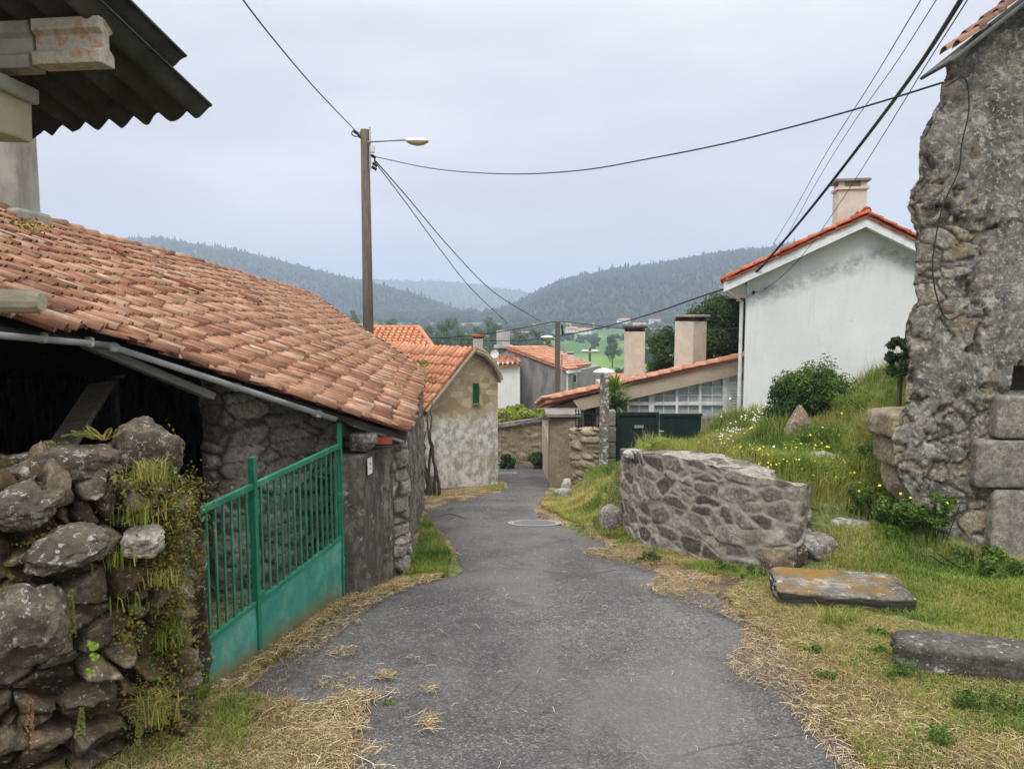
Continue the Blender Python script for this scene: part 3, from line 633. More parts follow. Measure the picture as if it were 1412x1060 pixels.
for (px, py, rr, lab) in ((737,722,.44,'round manhole cover with pale concrete ring in the lane, nearer one'), (695,652.5,.42,'round manhole cover with pale ring at the bend, farther one')):
    c = on_prof(px, py); c[2] = rz(c[0], c[1])
    sl = (prof(c[1]+.3)-prof(c[1]-.3))/.6
    T = thing('manhole_cover', c, lab, 'manhole cover', 'manhole covers in the lane')
    def disc(r0, r1, h):
        n = 40; vs = []; fs = []
        for k in range(n):
            a = 2*PI*k/n
            for r in (r0, r1): vs.append((c[0]+r*math.cos(a), c[1]+r*math.sin(a), c[2]+h+sl*r*math.sin(a)))
        for k in range(n): fs.append((2*k, 2*k+1, (2*k+3) % (2*n), (2*k+2) % (2*n)))
        return MB().add(vs, fs)
    disc(.80*rr, rr, .007).build('ring', M['ringc'], T); disc(0.001, .79*rr, .005).build('cover', M['manhole'], T)

# ================================================================== BARN
D = P(560,598,7.3); C = P(585,515,14.55); ev = (C-D); ev[2] = 0; ev /= np.linalg.norm(ev)
m = .5; perp = np.array([-ev[1], ev[0], 0]); up_ = perp+np.array([0, 0, m]); up_ /= np.linalg.norm(up_)
Nr = np.cross(ev, up_); Nr /= np.linalg.norm(Nr); Nr = Nr if Nr[2] > 0 else -Nr
cam = np.array([0, 0, CZ])
def pl(px, py):
    d = ray(px, py); t = ((D-cam)@Nr)/(d@Nr); return cam+d*t
E = pl(150,468); F = pl(0,446); A = pl(60,312); B = pl(430,410); A2 = A+(A-B)*.45; F2 = F+(F-E)*2.2
barnc = np.array([(D+C+E+A)[0]/4-1, 9.5, prof(9.5)])
BARN = thing('barn', barnc, 'old stone barn with sagging weathered clay tile roof and open dark front', 'barn')
def ptop(x, y, off=0): # roof plane height
    return D[2]-(Nr[0]*(x-D[0])+Nr[1]*(y-D[1]))/Nr[2]+off
poly = [D, C, B, A, A2, F2, F, E]
ed = (D-E)/np.linalg.norm(D-E); Dn = -up_*.72+ed*.28; Dn /= np.linalg.norm(Dn)
Et = pl(150,476); Ft = pl(0,456); poly = [D+(D-C)*.008, C, B, A, A2, Ft+(Ft-Et)*2.2, Ft, Et]
roof = tiles('roof', D, ev, Dn, poly, M['tile_old'], BARN, pitch=.134, L=.225, r=.050, seed=3, sag=.05, zoff=.045)
# verge rows of tiles along near edge
def vergerow(name, a, b, mat, parent, r=.06, L=.27, off=(0, 0, .05), seed=0):
    a = np.array(a)+np.array(off); b = np.array(b)+np.array(off); d = b-a; n = int(np.linalg.norm(d)/L); d = d/np.linalg.norm(d); sd = np.cross(d, [0, 0, 1]); sd /= np.linalg.norm(sd)
    rg = np.random.default_rng(seed); th = np.linspace(0, PI, 9); Vv = []; Ff = []; Tn = []; base = 0
    for i in range(n):
        s0 = i*L-.05; s1 = (i+1)*L+.05; j = rg.normal(0, .008)
        for (s, rr, h) in ((s0, r*.85, -.012), (s1, r*1.08, .014)):
            for q in (0, .013):
                Vv.append((a+d*s)[None]+sd[None]*(np.cos(th)*(rr-q)+j)[:, None]+np.array([[0, 0, 1.]])*(np.sin(th)*(rr-q)*.85+h)[:, None])
        for k in range(8):
            Ff += [(base+k, base+k+1, base+19+k, base+18+k), (base+18+k, base+19+k, base+28+k, base+27+k), (base+10+k, base+9+k, base+27+k, base+28+k)]
        base += 36; Tn.append(np.full(36, rg.uniform()))
    v = np.concatenate(Vv); v[:, 2] += (fbm(np.stack([v[:, 0]*.6, v[:, 1]*.6, v[:, 2]*0], 1), 3, 3)-.5)*.1
    return npmesh(name, v, np.array(Ff), mat, parent, {'tint': np.concatenate(Tn)})
vergerow('verge_tiles', Et+up_*.05, D+up_*.03, M['tile_old'], BARN, r=.052, L=.24, off=(0, 0, .045))
vergerow('ridge_tiles', A2, B, M['tile_old'], BARN, r=.085, L=.36, off=(0, 0, .06), seed=4)
vergerow('hip_tiles', B, C, M['tile_old'], BARN, r=.075, L=.33, off=(0, 0, .05), seed=5)
# boards under the tiles (front slope), back slope
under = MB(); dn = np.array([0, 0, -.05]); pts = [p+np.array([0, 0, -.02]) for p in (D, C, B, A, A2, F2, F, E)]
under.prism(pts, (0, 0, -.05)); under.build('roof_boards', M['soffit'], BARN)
back = MB(); bk = perp*4.2+np.array([0, 0, -1.9]); back.prism([A2+perp*.02, B+perp*.02, B+bk+np.array([0, -1.5, 0]), A2+bk], (0, 0, -.06)); back.prism([B, C, C+np.array([-3.2, 3.2, -.3]), B+bk+np.array([0, -1.5, 0])], (0, 0, -.06)); back.build('rear_roof', M['tile_old'], BARN)
# slipped tiles
for (px, py, pt) in ((240,402,(258,411)), (330,418,(347,427)), (150,352,(168,364))):
    a = pl(px, py)+Nr*.12; b = pl(*pt)+Nr*.12
    vergerow('slipped_tile', a, a+(b-a)/np.linalg.norm(b-a)*.30, M['tile_dark'], BARN, r=.045, L=.28, off=(0, 0, .0), seed=px)
o = MB().box(pl(432,413)+np.array([0, 0, .12]), (.32, .2, .10), .3).build('ridge_tile', M['tile_red'], BARN) if False else None
# walls
ins_ = perp*.0
def plan_at(px, a, b):
    k = (px-PW/2)/FPX/ (CP+.0); # x = k*Y
    a = np.array(a[:2]); b = np.array(b[:2]); # a+s(b-a): x=kY
    s = (k*a[1]-a[0])/((b[0]-a[0])-k*(b[1]-a[1])); return a+s*(b-a)
nw = np.array([-(D-E)[1], (D-E)[0]]); nw = nw/np.linalg.norm(nw); nw = nw if nw[1] > 0 else -nw
wa = E[:2]+nw*.62; wb = D[:2]+nw*.62
w1 = plan_at(300, wa, wb); w2 = plan_at(540, wa, wb); w2 = np.array([w2[0], w2[1]])
zt = [ptop(*w1, -.12), ptop(*w2, -.12)]; zb = [prof(w1[1])-.3, prof(w2[1])-.3]
loft_wall('front_wall', [w1, (w1+w2)/2, w2], .42, [zt[0], sum(zt)/2, zt[1]], [zb[0], sum(zb)/2, zb[1]], .02, M['barnstone'], BARN, size=(.34,.34,.14), depth=.022, bulge=.02, tilt=.03, rough=.03, seed=2, ew=.12, topn=.02)
rs = [np.array([-1.42, 7.45]), np.array([-1.50, 9.5]), np.array([-1.68, 12.]), np.array([-1.93, 14.75])]
loft_wall('lane_wall', rs, .4, [ptop(*q, -.10) for q in rs], [prof(q[1])-.3 for q in rs], .035, M['darkstucco'], BARN, size=(.35,.35,.3), depth=.008, bulge=.012, tilt=.012, rough=.07, seed=4, topn=.02)
bw = MB(); far1 = C+np.array([-3.0, 3.6, 0]); zlow = prof(15)-.5
bw.prism([(-1.9,14.45,zlow), (B[0]+.1,B[1]-.2,zlow), (B[0]+.1,B[1]-.2,B[2]-.12), (-1.9,14.45,ptop(-1.9,14.45,-.12))], (-.25,-.2,0))
xl = A2[0]+bk[0]+.4
bw.prism([(xl,2.9,-1.2), (xl,20.5,-3.6), (xl,20.5,B[2]-1.5), (xl,2.9,A2[2]-1.3)], (-.25,0,0))
q1 = B+np.array([0,-.2,-.1]); q2 = B+bk+np.array([.1,-1.7,-.1]); bw.prism([(q1[0]+.2,q1[1],-3.6), (q2[0],q2[1],-3.6), q2, q1], (0,-.25,0))
bw.prism([(F2[0]-.3,F2[1]+.4,-1.2), (xl,F2[1]+.4,-1.2), (xl,F2[1]+.4,A2[2]-1.2), (A2[0]-.1,F2[1]+.4,A2[2]-.02), (F2[0]-.3,F2[1]+.4,F2[2]+.05)], (0,.25,0))
bw.build('rear_walls', M['darkstucco'], BARN)
# lintel over the opening
la = P(118,474,5.35); lb = P(291,546,6.1); MB().beam(la, lb, .14, .06).build('lintel', M['lintel'], BARN, bevel=.01)
# gutter
def gutter(name, pts, r, par):
    vs = []; fs = []; n = 9; pts = [np.array(p) for p in pts]
    for i, p in enumerate(pts):
        t = pts[min(i+1, len(pts)-1)]-pts[max(i-1, 0)]; t /= np.linalg.norm(t); s = np.cross(t, [0, 0, 1]); s /= np.linalg.norm(s); u = np.cross(s, t)
        for q in (r, r-.008):
            for k in range(n): a = PI+PI*k/(n-1); vs.append(p+s*math.cos(a)*q+u*math.sin(a)*q)
    for i in range(len(pts)-1):
        b = i*2*n; c = b+2*n
        for k in range(n-1): fs += [(b+k, b+k+1, c+k+1, c+k), (b+n+k+1, b+n+k, c+n+k, c+n+k+1)]
        fs += [(b, b+n, c+n, c), (b+n-1, b+2*n-1, c+2*n-1, c+n-1)]
    for b in (0, (len(pts)-1)*2*n):
        for k in range(n-1): fs.append((b+k, b+k+1, b+n+k+1, b+n+k))
    return MB().add(vs, fs).build(name, M['gutter'], par, smooth=True)
g0 = F2+np.array([0, 0, -.09]); g1 = P(0,458,F[1]); g2 = P(148,472,E[1]-.03); g3 = P(280,515,5.75); g4 = P(462,575,6.75)
gutter('gutter', [g1+(g1-g2)*2.5, g1, g2], .040, BARN); gutter('gutter', [g2, g3, g4], .043, BARN)
for q in (.35, .8):
    a = g1+(g2-g1)*q; MB().beam(a+np.array([0,0,-.01])-(g2-g1)*.02, a+np.array([0,0,-.01])+(g2-g1)*.02, .08, .07).build('gutter_joint', M['gutter'], BARN, bevel=.02)
for q in (.02, .5, .9):
    a = g2+(g4-g2)*q; d = (g4-g2)/np.linalg.norm(g4-g2)*.03; MB().beam(a-d+np.array([0,0,-.02]), a+d+np.array([0,0,-.02]), .085, .07).build('gutter_joint', M['gutter'], BARN, bevel=.02)
MB().beam(P(484,580,7.05)+np.array([0,0,-.01]), P(555,605,7.35), .14, .075).build('eave_plaster', M['whitewash'], BARN, bevel=.02)
# plaster chimney pillar on ridge
cb = P(20,316,8.7); ch = MB(); cb = cb-np.array([.17,0,0]); ch.box((cb[0]-.06, cb[1]+.1, cb[2]+.62), (.72, .4, 1.75)); ch.build('chimney', M['render_grey'], BARN, bevel=.02)
ch = MB(); ch.box((cb[0]-.05, cb[1]+.08, cb[2]-.02), (.87, .6, .46)); ch.build('chimney_base', M['render_grey'], BARN, bevel=.04)
MB().box((cb[0]-.06, cb[1]+.1, cb[2]+1.54), (.86, .74, .09)).build('chimney_cap', M['concrete'], BARN, bevel=.02)
pk = MB().beam(P(70,640,5.6), P(140,530,6.6), .22, .05, up=(0,-1,.3)); o = pk.build('plank', M['oldwood'], None, bevel=.005); tag(o, 'weathered plank leaning inside the dark barn opening', 'plank')

# moss tufts on roof
for (px, py, s) in ((237,0,0),):
    pass
tg_ = Acc()
rg = np.random.default_rng(5)
for (px, py, n, s) in ((535,540,60,.10), (538,500,50,.09), (578,505,160,.22), (580,470+60,120,.2), (25,322,120,.25), (8,318,60,.2)):
    c = pl(px, py)+Nr*.08; q = c+rg.normal(size=(n, 3))*np.array([s, s, s*.25])*.6; nr = rg.normal(size=(n, 3)); nr /= np.linalg.norm(nr, axis=1, keepdims=True)
    v, f, t = leafcards(q, nr, .05, rg); tg_.add(v, f, t)
o = tg_.build('moss', M['moss'], BARN); o['kind'] = 'stuff'; o['label'] = 'moss and weeds rooted between the roof tiles'

# ================================================================== GRANARY (top left)
GR = thing('granary', (-2.9, 3.4, float(prof(3.4))), 'raised stone granary with dark corrugated roof sheets overhanging top left', 'granary')
Rr_ = P(297,157,4.0); rd = np.array([.393, 1., 0]); rd /= np.linalg.norm(rd)
Q = P(130,0,3.0)  # point on verge: solve so that verge passes (297,157)->(130,0)
ul = np.array([-1., .39, 0]); ul /= np.linalg.norm(ul)
dn3 = (Rr_-P(130,0,3.35)); dn3 /= np.linalg.norm(dn3)
def corr(name, org, along, dirn, nw_, L, pitch, amp, mat, par, seed=0, jag=.0):
    along = along/np.linalg.norm(along); dirn = dirn/np.linalg.norm(dirn); Nn = np.cross(along, dirn); Nn /= np.linalg.norm(Nn); Nn = Nn if Nn[2] > 0 else -Nn
    per = 10; nu = nw_*per+1; nv = 24; u = np.arange(nu)/per*pitch; v = np.linspace(0, L, nv)
    rg = np.random.default_rng(seed); ja = fbm(np.stack([u*14, u*0, u*0+seed], 1), seed, 3)*jag
    tri = amp*np.cos(2*PI*u/pitch)
    top = org[None, None]+along[None, None]*u[:, None, None]-dirn[None, None]*(v[None, :, None]+(ja[:, None, None]*(1-v[None, :, None]/L)))+Nn[None, None]*tri[:, None, None]
    bot = top-Nn*.009
    n = nu*nv; V_ = np.concatenate([top.reshape(-1, 3), bot.reshape(-1, 3)]); f = [gridfaces(nu, nv), gridfaces(nu, nv, True, n)]
    e = []
    for i in range(nu-1): a, b = i*nv, (i+1)*nv; e += [(a, b, b+n, a+n), (a+nv-1, a+nv-1+n, b+nv-1+n, b+nv-1)]
    for j in range(nv-1): e += [(j, j+n, j+1+n, j+1), ((nu-1)*nv+j, (nu-1)*nv+j+1, (nu-1)*nv+j+1+n, (nu-1)*nv+j+n)]
    return npmesh(name, V_, f+[np.array(e)], mat, par)
corr('corrugated_sheet', Rr_, ul, dn3, 12, 2.6, .172, .030, M['fibre'], GR, 1, .05)
R2 = P(262,93,3.82)
corr('corrugated_sheet', R2+np.array([0,0,.012]), ul, dn3, 12, 2.4, .172, .030, M['fibre'], GR, 2, .05)
# beam with double-T profile
b0 = P(147,58,3.45); bd = np.array([-1., .12, 0]); bd /= np.linalg.norm(bd); sdv = np.array([.12, 1., 0]); sdv /= np.linalg.norm(sdv)
def ibeam(c, L, s):
    pf = [(-.055,-.105),(.055,-.105),(.055,-.05),(.022,-.03),(.022,.03),(.05,.05),(.05,.10),(-.05,.10),(-.05,.05),(-.022,.03),(-.022,-.03),(-.055,-.05)]
    return MB().prism([c+sdv*a*s+np.array([0, 0, 1])*b*s for a, b in pf], bd*L)
ibeam(b0, .32, .95).build('beam_end', M['beamface'], GR, bevel=.004)
ibeam(b0+bd*.335+np.array([0,0,-.008]), 2.2, .98).build('beam', M['concrete'], GR, bevel=.004)
MB().beam(P(10,115,3.5)+np.array([-.8,0,0]), P(22,122,3.5)+np.array([.015,0,0]), .3, .07).build('corbel', M['concrete'], GR, bevel=.01)
MB().beam(P(8,150,3.52)+np.array([-.8,0,0]), P(21,158,3.52), .26, .2).build('corbel', M['creamstone'], GR, bevel=.015)
cr_ = P(0,158,3.5); gw = MB(); gw.box((cr_[0]-1.0, 3.6, (cr_[2]-.1-.9)/2+.45), (1.6, 1.6, 0.9)); gw.box((cr_[0]-1.0, 3.6, 1.9), (1.9, 1.9, .12))
for dx in (-.6, .6):
    for dy in (-.5, .5): gw.box((cr_[0]-1.9+dx, 3.3+dy, .65), (.25, .25, 2.4))
gw.v = [(x, y, z) for x, y, z in gw.v]; gw = MB(); zc = cr_[2]
gw.box((cr_[0]-1.75, 3.3, zc+.1), (2.2, 1.4, .5))
for dx in (-.5, .5):
    for dy in (-.45, .45): gw.box((cr_[0]-1.9+dx, 3.3+dy, (zc-.15-.6)/2), (.24, .24, zc-.15+.6))
gw.build('chamber', M['ashlar'], GR, bevel=.02)
lg = MB(); a = P(58,416,3.45); lg.tube([a+np.array([-1.6,.1,.02]), a+np.array([-.5,.02,.01]), a+np.array([-.04,0,0]), a], [.055,.055,.054,.042], 12); o = lg.build('wooden_pole', M['log'], None, smooth=False, bevel=.004)
tag(o, 'pale wooden pole end poking in below the granary', 'pole')

# ================================================================== LEFT DRY STONE WALL
lw = [np.array([-3.7, 2.9]), np.array([-2.9, 3.04]), np.array([-2.2, 3.36]), np.array([-1.82, 3.74])]
RW = thing('dry_stone_wall', (-2.3, 3.5, float(prof(3.5))), 'mossy dark dry stone wall of rough boulders in the left foreground', 'stone wall')
def shift(path, nx, ny): return [q+np.array([nx, ny]) for q in path]
cpath = shift(lw, -.30*.5-.05, .30)
loft_wall('stones', cpath, .62, [1.02, 1.05, 1.0, .80], [-.95]*4, .0115, M['rubble'], RW, size=(.20,.20,.125), depth=.085, bulge=.08, tilt=.12, rough=.07, seed=8, ew=.11, topn=.10, cap=(False, True))
def grab(px, py, Y): return P(px, py, Y)
for i, (px, py, Y, dims, rz_, tx, lab, mat) in enumerate([
    (197,624,4.05,(.42,.34,.34),.5,.3,'pointed dark boulder with white lichen crowning the left wall','boulder'),
    (85,648,3.75,(.60,.5,.24),.1,-.1,'broad tan boulder lying on top of the left wall','boulder'),
    (38,696,3.40,(.30,.30,.18),.3,.2,'grey lichened boulder at the upper left of the wall','boulder'),
    (197,745,3.72,(.20,.18,.15),.2,.1,'small whitish stone bulging from the left wall near its end','palerock'),
    (34,862,3.06,(.30,.26,.34),.3,.0,'large pale grey boulder low on the left wall face','boulder'),
    (90,755,3.30,(.36,.30,.13),-.2,.3,'flat grey stone across the middle of the left wall','boulder')]):
    o = rock('boulder', grab(px, py, Y), dims, M[mat], rz_, 31+i, box=3.2, sub=5, rough=.24, cuts=14, tiltx=tx); tag(o, lab, 'boulder')
gpz = MB(); gp0 = np.array([-1.97, 4.34]); 
loft_wall('upright_stone', [gp0+np.array([-.10, -.02]), gp0+np.array([.08, .12])], .16, [.74, .70], [-.9, -.9], .015, M['rubble'], RW, size=(.5,.5,.6), depth=.02, bulge=.02, tilt=.03, rough=.04, seed=12)
RW.children[-1]['label'] = 'tall dark stone post at the gate end of the wall'

# ================================================================== GREEN GATE
Ga = P(281,960,4.46); Gb = P(473,830,6.67)
GT = thing('metal_gate', (Ga[0], Ga[1], Ga[2]), 'green painted metal gate with upright bars over a solid rusty lower sheet', 'gate')
topa = P(267,706,4.46)[2]; topb = P(474,614,6.67)[2]; sa = P(283,890,4.46)[2]; sb = P(472,742,6.67)[2]
def gat(q, h, n=0.): # q along, h absolute z
    return np.array([Ga[0]+(Gb[0]-Ga[0])*q, Ga[1]+(Gb[1]-Ga[1])*q, h])
gdir = (Gb-Ga)[:2]; GL = np.linalg.norm(gdir); 
def zt_(q): return topa+(topb-topa)*q
def zs_(q): return sa+(sb-sa)*q
zbot = lambda q: (Ga[2]+.02)*(1-q)+(Gb[2]+.03)*q
MB().beam(gat(0, zt_(0)), gat(1, zt_(1)), .035, .04).build('top_rail', M['gategreen'], GT, bevel=.003)
MB().beam(gat(0, zs_(0)+.012), gat(1, zs_(1)+.012), .03, .03).build('lower_rail', M['gategreen'], GT, bevel=.003)
# sheet
nq, nh = 60, 24; q = np.linspace(0, 1, nq); vs = []
side = np.array([gdir[1], -gdir[0]])/GL
for a in q:
    for b in np.linspace(0, 1, nh):
        z = zbot(a)+(zs_(a)-zbot(a))*b; w = .004*math.sin(a*23+b*3)+.006*fbm(np.array([[a*6, b*3, 0]]), 1, 2)[0]; p = gat(a, z); vs.append((p[0]+side[0]*w, p[1]+side[1]*w, p[2]))
vs = np.array(vs); vb = vs-np.array([side[0], side[1], 0])*.006; n = nq*nh
e = [(i*nh+nh-1, (i+1)*nh+nh-1, (i+1)*nh+nh-1+n, i*nh+nh-1+n) for i in range(nq-1)]+[(i*nh, (i+1)*nh, (i+1)*nh+n, i*nh+n) for i in range(nq-1)]
npmesh('sheet_panel', np.concatenate([vs, vb]), [gridfaces(nq, nh), gridfaces(nq, nh, True, n), np.array(e)], M['panelgreen'], GT, {'hgt': np.tile(np.tile(np.linspace(0, .4, nh), nq), 2)})
kmid = None
xs = [285,300,315,329,339]
def q_at(px):
    k = (px-PW/2)/FPX; lo, hi = 0., 1.
    for _ in range(40):
        mth = (lo+hi)/2; p = gat(mth, 0); r = (p[0]/(p[1]*1.0))*(1/ (1/ CP)) if False else p[0]/p[1]*.985
        if r < k: lo = mth
        else: hi = mth
    return lo
qm = q_at(348)
bars = [qm*(i+1)/7 for i in range(6)]+[qm+(1-qm)*(i+1)/15 for i in range(14)]
for a in bars: MB().beam(gat(a, zs_(a)+.012), gat(a, zt_(a)), .013, .022, up=(gdir[0], gdir[1], 0)).build('bar', M['gategreen'], GT, bevel=.002)
for a, w, hi, lo_ in ((.006, .03, 0, .0), (qm, .045, .20, .06), (1., .035, .20, .0)):
    MB().beam(gat(a, zbot(a)+lo_), gat(a, zt_(a)+hi), w, w, up=(gdir[0], gdir[1], 0)).build('post', M['gategreen'], GT, bevel=.003)
MB().beam(gat(qm+.035, zs_(qm)+.06), gat(qm-.01, zs_(qm)+.06), .05, .03).build('latch', M['gategreen'], GT, bevel=.003)

for h_ in (.10, .75):
    zz_h = zs_(1.)-.30+h_*.9; MB().beam(gat(1.0, zz_h-.04), gat(1.0, zz_h+.04), .05, .05, up=(gdir[0], gdir[1], 0)).build('hinge', M['gategreen'], GT, bevel=.01)
mb_ = MB(); mb_.beam(gat(qm+.012, zs_(qm)-.28)+np.array([.012,0,0]), gat(qm+.012, zs_(qm)+.0)+np.array([.012,0,0]), .008, .012); mb_.build('seam', M['gategreen'], GT)
# ================================================================== PILLAR beside gate
pz = 1.7-1.31
pc = [(-1.60,6.72), (-1.36,6.84), (-1.18,7.95), (-1.62,8.0)]
PLR = thing('gate_pillar', (-1.45, 7.0, float(prof(7.0))), 'dark rendered pillar beside the green gate with small white plaque', 'pillar')
def subdiv_prism(name, pc, z0, z1, mat, par, res=.03, amp=.02, seed=1):
    # perimeter loft with noise, flat top
    pts = []; n = len(pc)
    for i in range(n):
        a = np.array(pc[i]); b = np.array(pc[(i+1) % n]); k = max(2, int(np.linalg.norm(b-a)/res))
        for j in range(k): pts.append(a+(b-a)*j/k)
    pts = np.array(pts); cen = pts.mean(0); nz = int((z1-z0)/res); rows = []
    for z in np.linspace(z0, z1, nz): rows.append(np.column_stack([pts, np.full(len(pts), z)]))
    for s in (.97, .8, .5, .2, .02): rows.append(np.column_stack([cen+(pts-cen)*s, np.full(len(pts), z1+.008)]))
    g = np.array(rows); g = np.concatenate([g, g[:, :1]], 1); p = g.reshape(-1, 3)
    d = (fbm(p*4, seed, 4)-.5)*amp*2+(fbm(p*18, seed, 3)-.5)*amp*.5; o = p.copy(); o[:, :2] = p[:, :2]+(p[:, :2]-cen)/(np.linalg.norm(p[:, :2]-cen, axis=1, keepdims=True)+.05)*d[:, None]; o[:, 2] += d*.4
    return npmesh(name, o, gridfaces(g.shape[0], g.shape[1], True), mat, par)
subdiv_prism('pillar_body', pc, float(prof(7))-.4, pz, M['pillar'], PLR, .025, .018, 3)
pp_ = P(511,642,6.9); k_ = pp_.copy(); fr = np.array([pc[1][0]-pc[2][0], pc[1][1]-pc[2][1]]); fr /= np.linalg.norm(fr)
# plaque on the lane-facing side
tq = .10; q0 = np.array(pc[1])*(1-tq)+np.array(pc[2])*tq; od = np.array([-fr[1], fr[0]]); od = od if od[0] > 0 else -od
q0 = q0+od*.028; zpl = P(511,642,q0[1])[2]
PLQ = MB().beam((q0[0], q0[1], zpl-.075), (q0[0], q0[1], zpl+.075), .11, .006, up=(od[0], od[1], 0)).build('plaque', M['plate'], PLR)
mk = MB(); q1 = q0+od*.0045
for (z, w, h) in ((.02, .022, .016), (-.025, .012, .01), (.062, .006, .006)): mk.beam((q1[0], q1[1], zpl+z-h/2), (q1[0], q1[1], zpl+z+h/2), w, .003, up=(od[0], od[1], 0))
o = mk.build('plaque_mark', M['black'], PLR)
o = rock('stone', P(501,609,6.98)+np.array([0,0,.0]), (.26,.24,.17), M['rock'], .2, 5, box=7, sub=4, rough=.08, cid=.1); tag(o, 'rough grey stone block resting on top of the dark pillar', 'stone')
o = MB().box(P(519,606,7.2)+np.array([0,0,-.0]), (.30, .13, .075), .1).build('brick', M['brick'], None, bevel=.006); tag(o, 'flat orange red brick lying on the pillar under the eave', 'brick')
o = MB().box(P(524,614,7.22), (.36, .2, .025), .1).build('slate', M['soffit'], None, bevel=.004); tag(o, 'thin dark slate under the orange brick on the pillar', 'slate')
# ================================================================== HOUSE 2 (stone gable)
ga = np.array([-2.25, 18.55]); gb = np.array([-.375, 20.0]); gd = (gb-ga)/np.linalg.norm(gb-ga); gn = np.array([-gd[1], gd[0]])
def gpt(px, py, off=0.):
    a = ga-gn*off; d = ray(px, py); # intersect vertical plane
    n3 = np.array([gn[0], gn[1], 0]); t = ((np.array([a[0], a[1], 0])-cam*np.array([1, 1, 0]))@n3)/(d@n3); return cam+d*t
H2 = thing('stone_house', (-1.3, 19.6, float(prof(19.5))), 'small stone house with patchy grey plaster gable and green shutter at the bend', 'house')
zg = float(prof(19.5))-.5
apex = gpt(655,487); le_ = gpt(598,552); re2 = gpt(688,522); bl = np.array([ga[0]+.07, ga[1]+.05, zg]); br = np.array([gb[0], gb[1], zg])
le_ = np.array([ga[0]+.08, ga[1]+.06, gpt(583,574)[2]]); re2 = np.array([gb[0], gb[1], re2[2]])
back_ = np.array([gn[0], gn[1], 0])*8.0
MB().prism([bl, br, re2, gpt(676,500), apex, le_], back_).build('wall', M['gable'], H2)
# rounded lower-left corner buttress stays in wall. roof left slope
rg_ = gpt(655,481, .12); le3 = gpt(588,560, .12); le3 = rg_+(gpt(600,552,.12)-rg_)*1.22
U2 = np.array([gn[0], gn[1], 0]); D2 = le3-rg_; Ld = np.linalg.norm(D2)
tiles('roof', rg_, U2, D2, [rg_-U2*0, rg_+U2*8.3, rg_+U2*8.3+D2, rg_+D2], M['tile_new'], H2, pitch=.2, L=.30, r=.075, seed=21, sag=.02, jit=.7)
MB().prism([rg_+np.array([0,0,-.02]), rg_+U2*8.3+np.array([0,0,-.02]), rg_+U2*8.3+D2+np.array([0,0,-.02]), rg_+D2+np.array([0,0,-.02])], (0,0,-.06)).build('roof_boards', M['soffit'], H2)
# right slope: convex verge
vp = [gpt(656,482,.12), gpt(668,487,.12), gpt(680,500,.12), gpt(687,512,.12), gpt(691,524,.12)]
for i in range(4):
    a, b = vp[i], vp[i+1]; MB().prism([a, b, b+U2*8.3, a+U2*8.3], (0, 0, -.07)).build('rear_slope', M['tile_mid'], H2)
vr = MB()
for (off, dz) in ((0., .03), (.07, -.05)):
    pts = []
    for i in range(4):
        for k in range(4): pts.append(vp[i]+(vp[i+1]-vp[i])*k/4-U2*off*.4+np.array([0, 0, dz]))
    for i in range(len(pts)-1): vr.tube([pts[i], pts[i+1]*1.0], [.055, .075], 7)
vr.build('verge_tiles', M['fieldstone'], H2)
fv = MB(); fv.tube([rg_-U2*.02+np.array([0,0,-.02]), rg_+D2-U2*.02], .05, 7); fv.build('verge_mortar', M['fieldstone'], H2)
sh = MB(); c = gpt(656.5,541,.03); sh.beam(gpt(656.5,555,.03), gpt(656.5,528,.03), .17, .05, up=(-gn[0], -gn[1], 0)); SHT = sh.build('shutter', M['shutter'], H2)
slv = MB()
for k in range(9): 
    q = gpt(656.5, 530.5+k*2.8, .06); slv.beam(q-np.array([gd[0], gd[1], 0])*.07, q+np.array([gd[0], gd[1], 0])*.07, .02, .012)
slv.build('shutter_slat', M['shutter'], SHT)
fr_ = MB(); fr_.beam(gpt(652,557,.02), gpt(661,557,.02), .08, .05); fr_.build('window_sill', M['fieldstone'], H2)
# chimney of house 2
def chimney(name, c, w, h, mat, par, cap=True, rz=0, capm='concrete', ledge=False):
    x, y, z = c; b = MB().box((x, y, z+h/2), (w, w, h), rz).build(name, mat, par, bevel=.01)
    if ledge: MB().box((x, y, z+h+.03), (w*1.14, w*1.14, .06), rz).build('ledge', mat, b); z += .06
    k = MB()
    for i in (-1, 1):
        for j in (-1, 1):
            dx, dy = i*w*.38, j*w*.38; k.box((x+dx*math.cos(rz)-dy*math.sin(rz), y+dx*math.sin(rz)+dy*math.cos(rz), z+h+w*.10), (w*.2, w*.2, w*.2), rz)
    k.box((x, y, z+h+w*.1), (w*.55, w*.55, w*.19), rz)
    k.build('vent', M['soffit'] if not ledge else M['chim'], b)
    MB().box((x, y, z+h+w*.2+.03), (w*1.22, w*1.22, .06), rz).build('cap', M[capm], b, bevel=.01)
    return b
c = P(659,483,20.6); chimney('chimney', (c[0], c[1], c[2]-.1), .2, .42, M['tank'], H2, rz=.6, capm='tile_red')
# vine climbing the corner + stone stump
vn = MB(); rg = np.random.default_rng(3)
for k in range(5):
    b = on_prof(590+k*3.5, 683); pts = []
    for i in range(14):
        f = i/13; pts.append(np.array([b[0]-.12*f+.05*math.sin(5*f+k*2), b[1]-.25+.1*f, b[2]+f*(1.4+.25*k)*.9])+rg.normal(0, .02, 3))
    vn.tube(pts, list(np.linspace(.045, .015, 14)), 6)
o = vn.build('climbing_vine', M['bark'], None, smooth=True); tag(o, 'bare dark vine stems climbing between the barn and the stone house', 'vine')
c = on_prof(596,679); o = rock('stone_stump', (c[0]+.02, c[1]-.35, c[2]+.25), (.24,.24,.62), M['ashlar'], .2, 9, box=4, sub=4, rough=.08); tag(o, 'short rounded stone bollard at the foot of the vine', 'bollard')

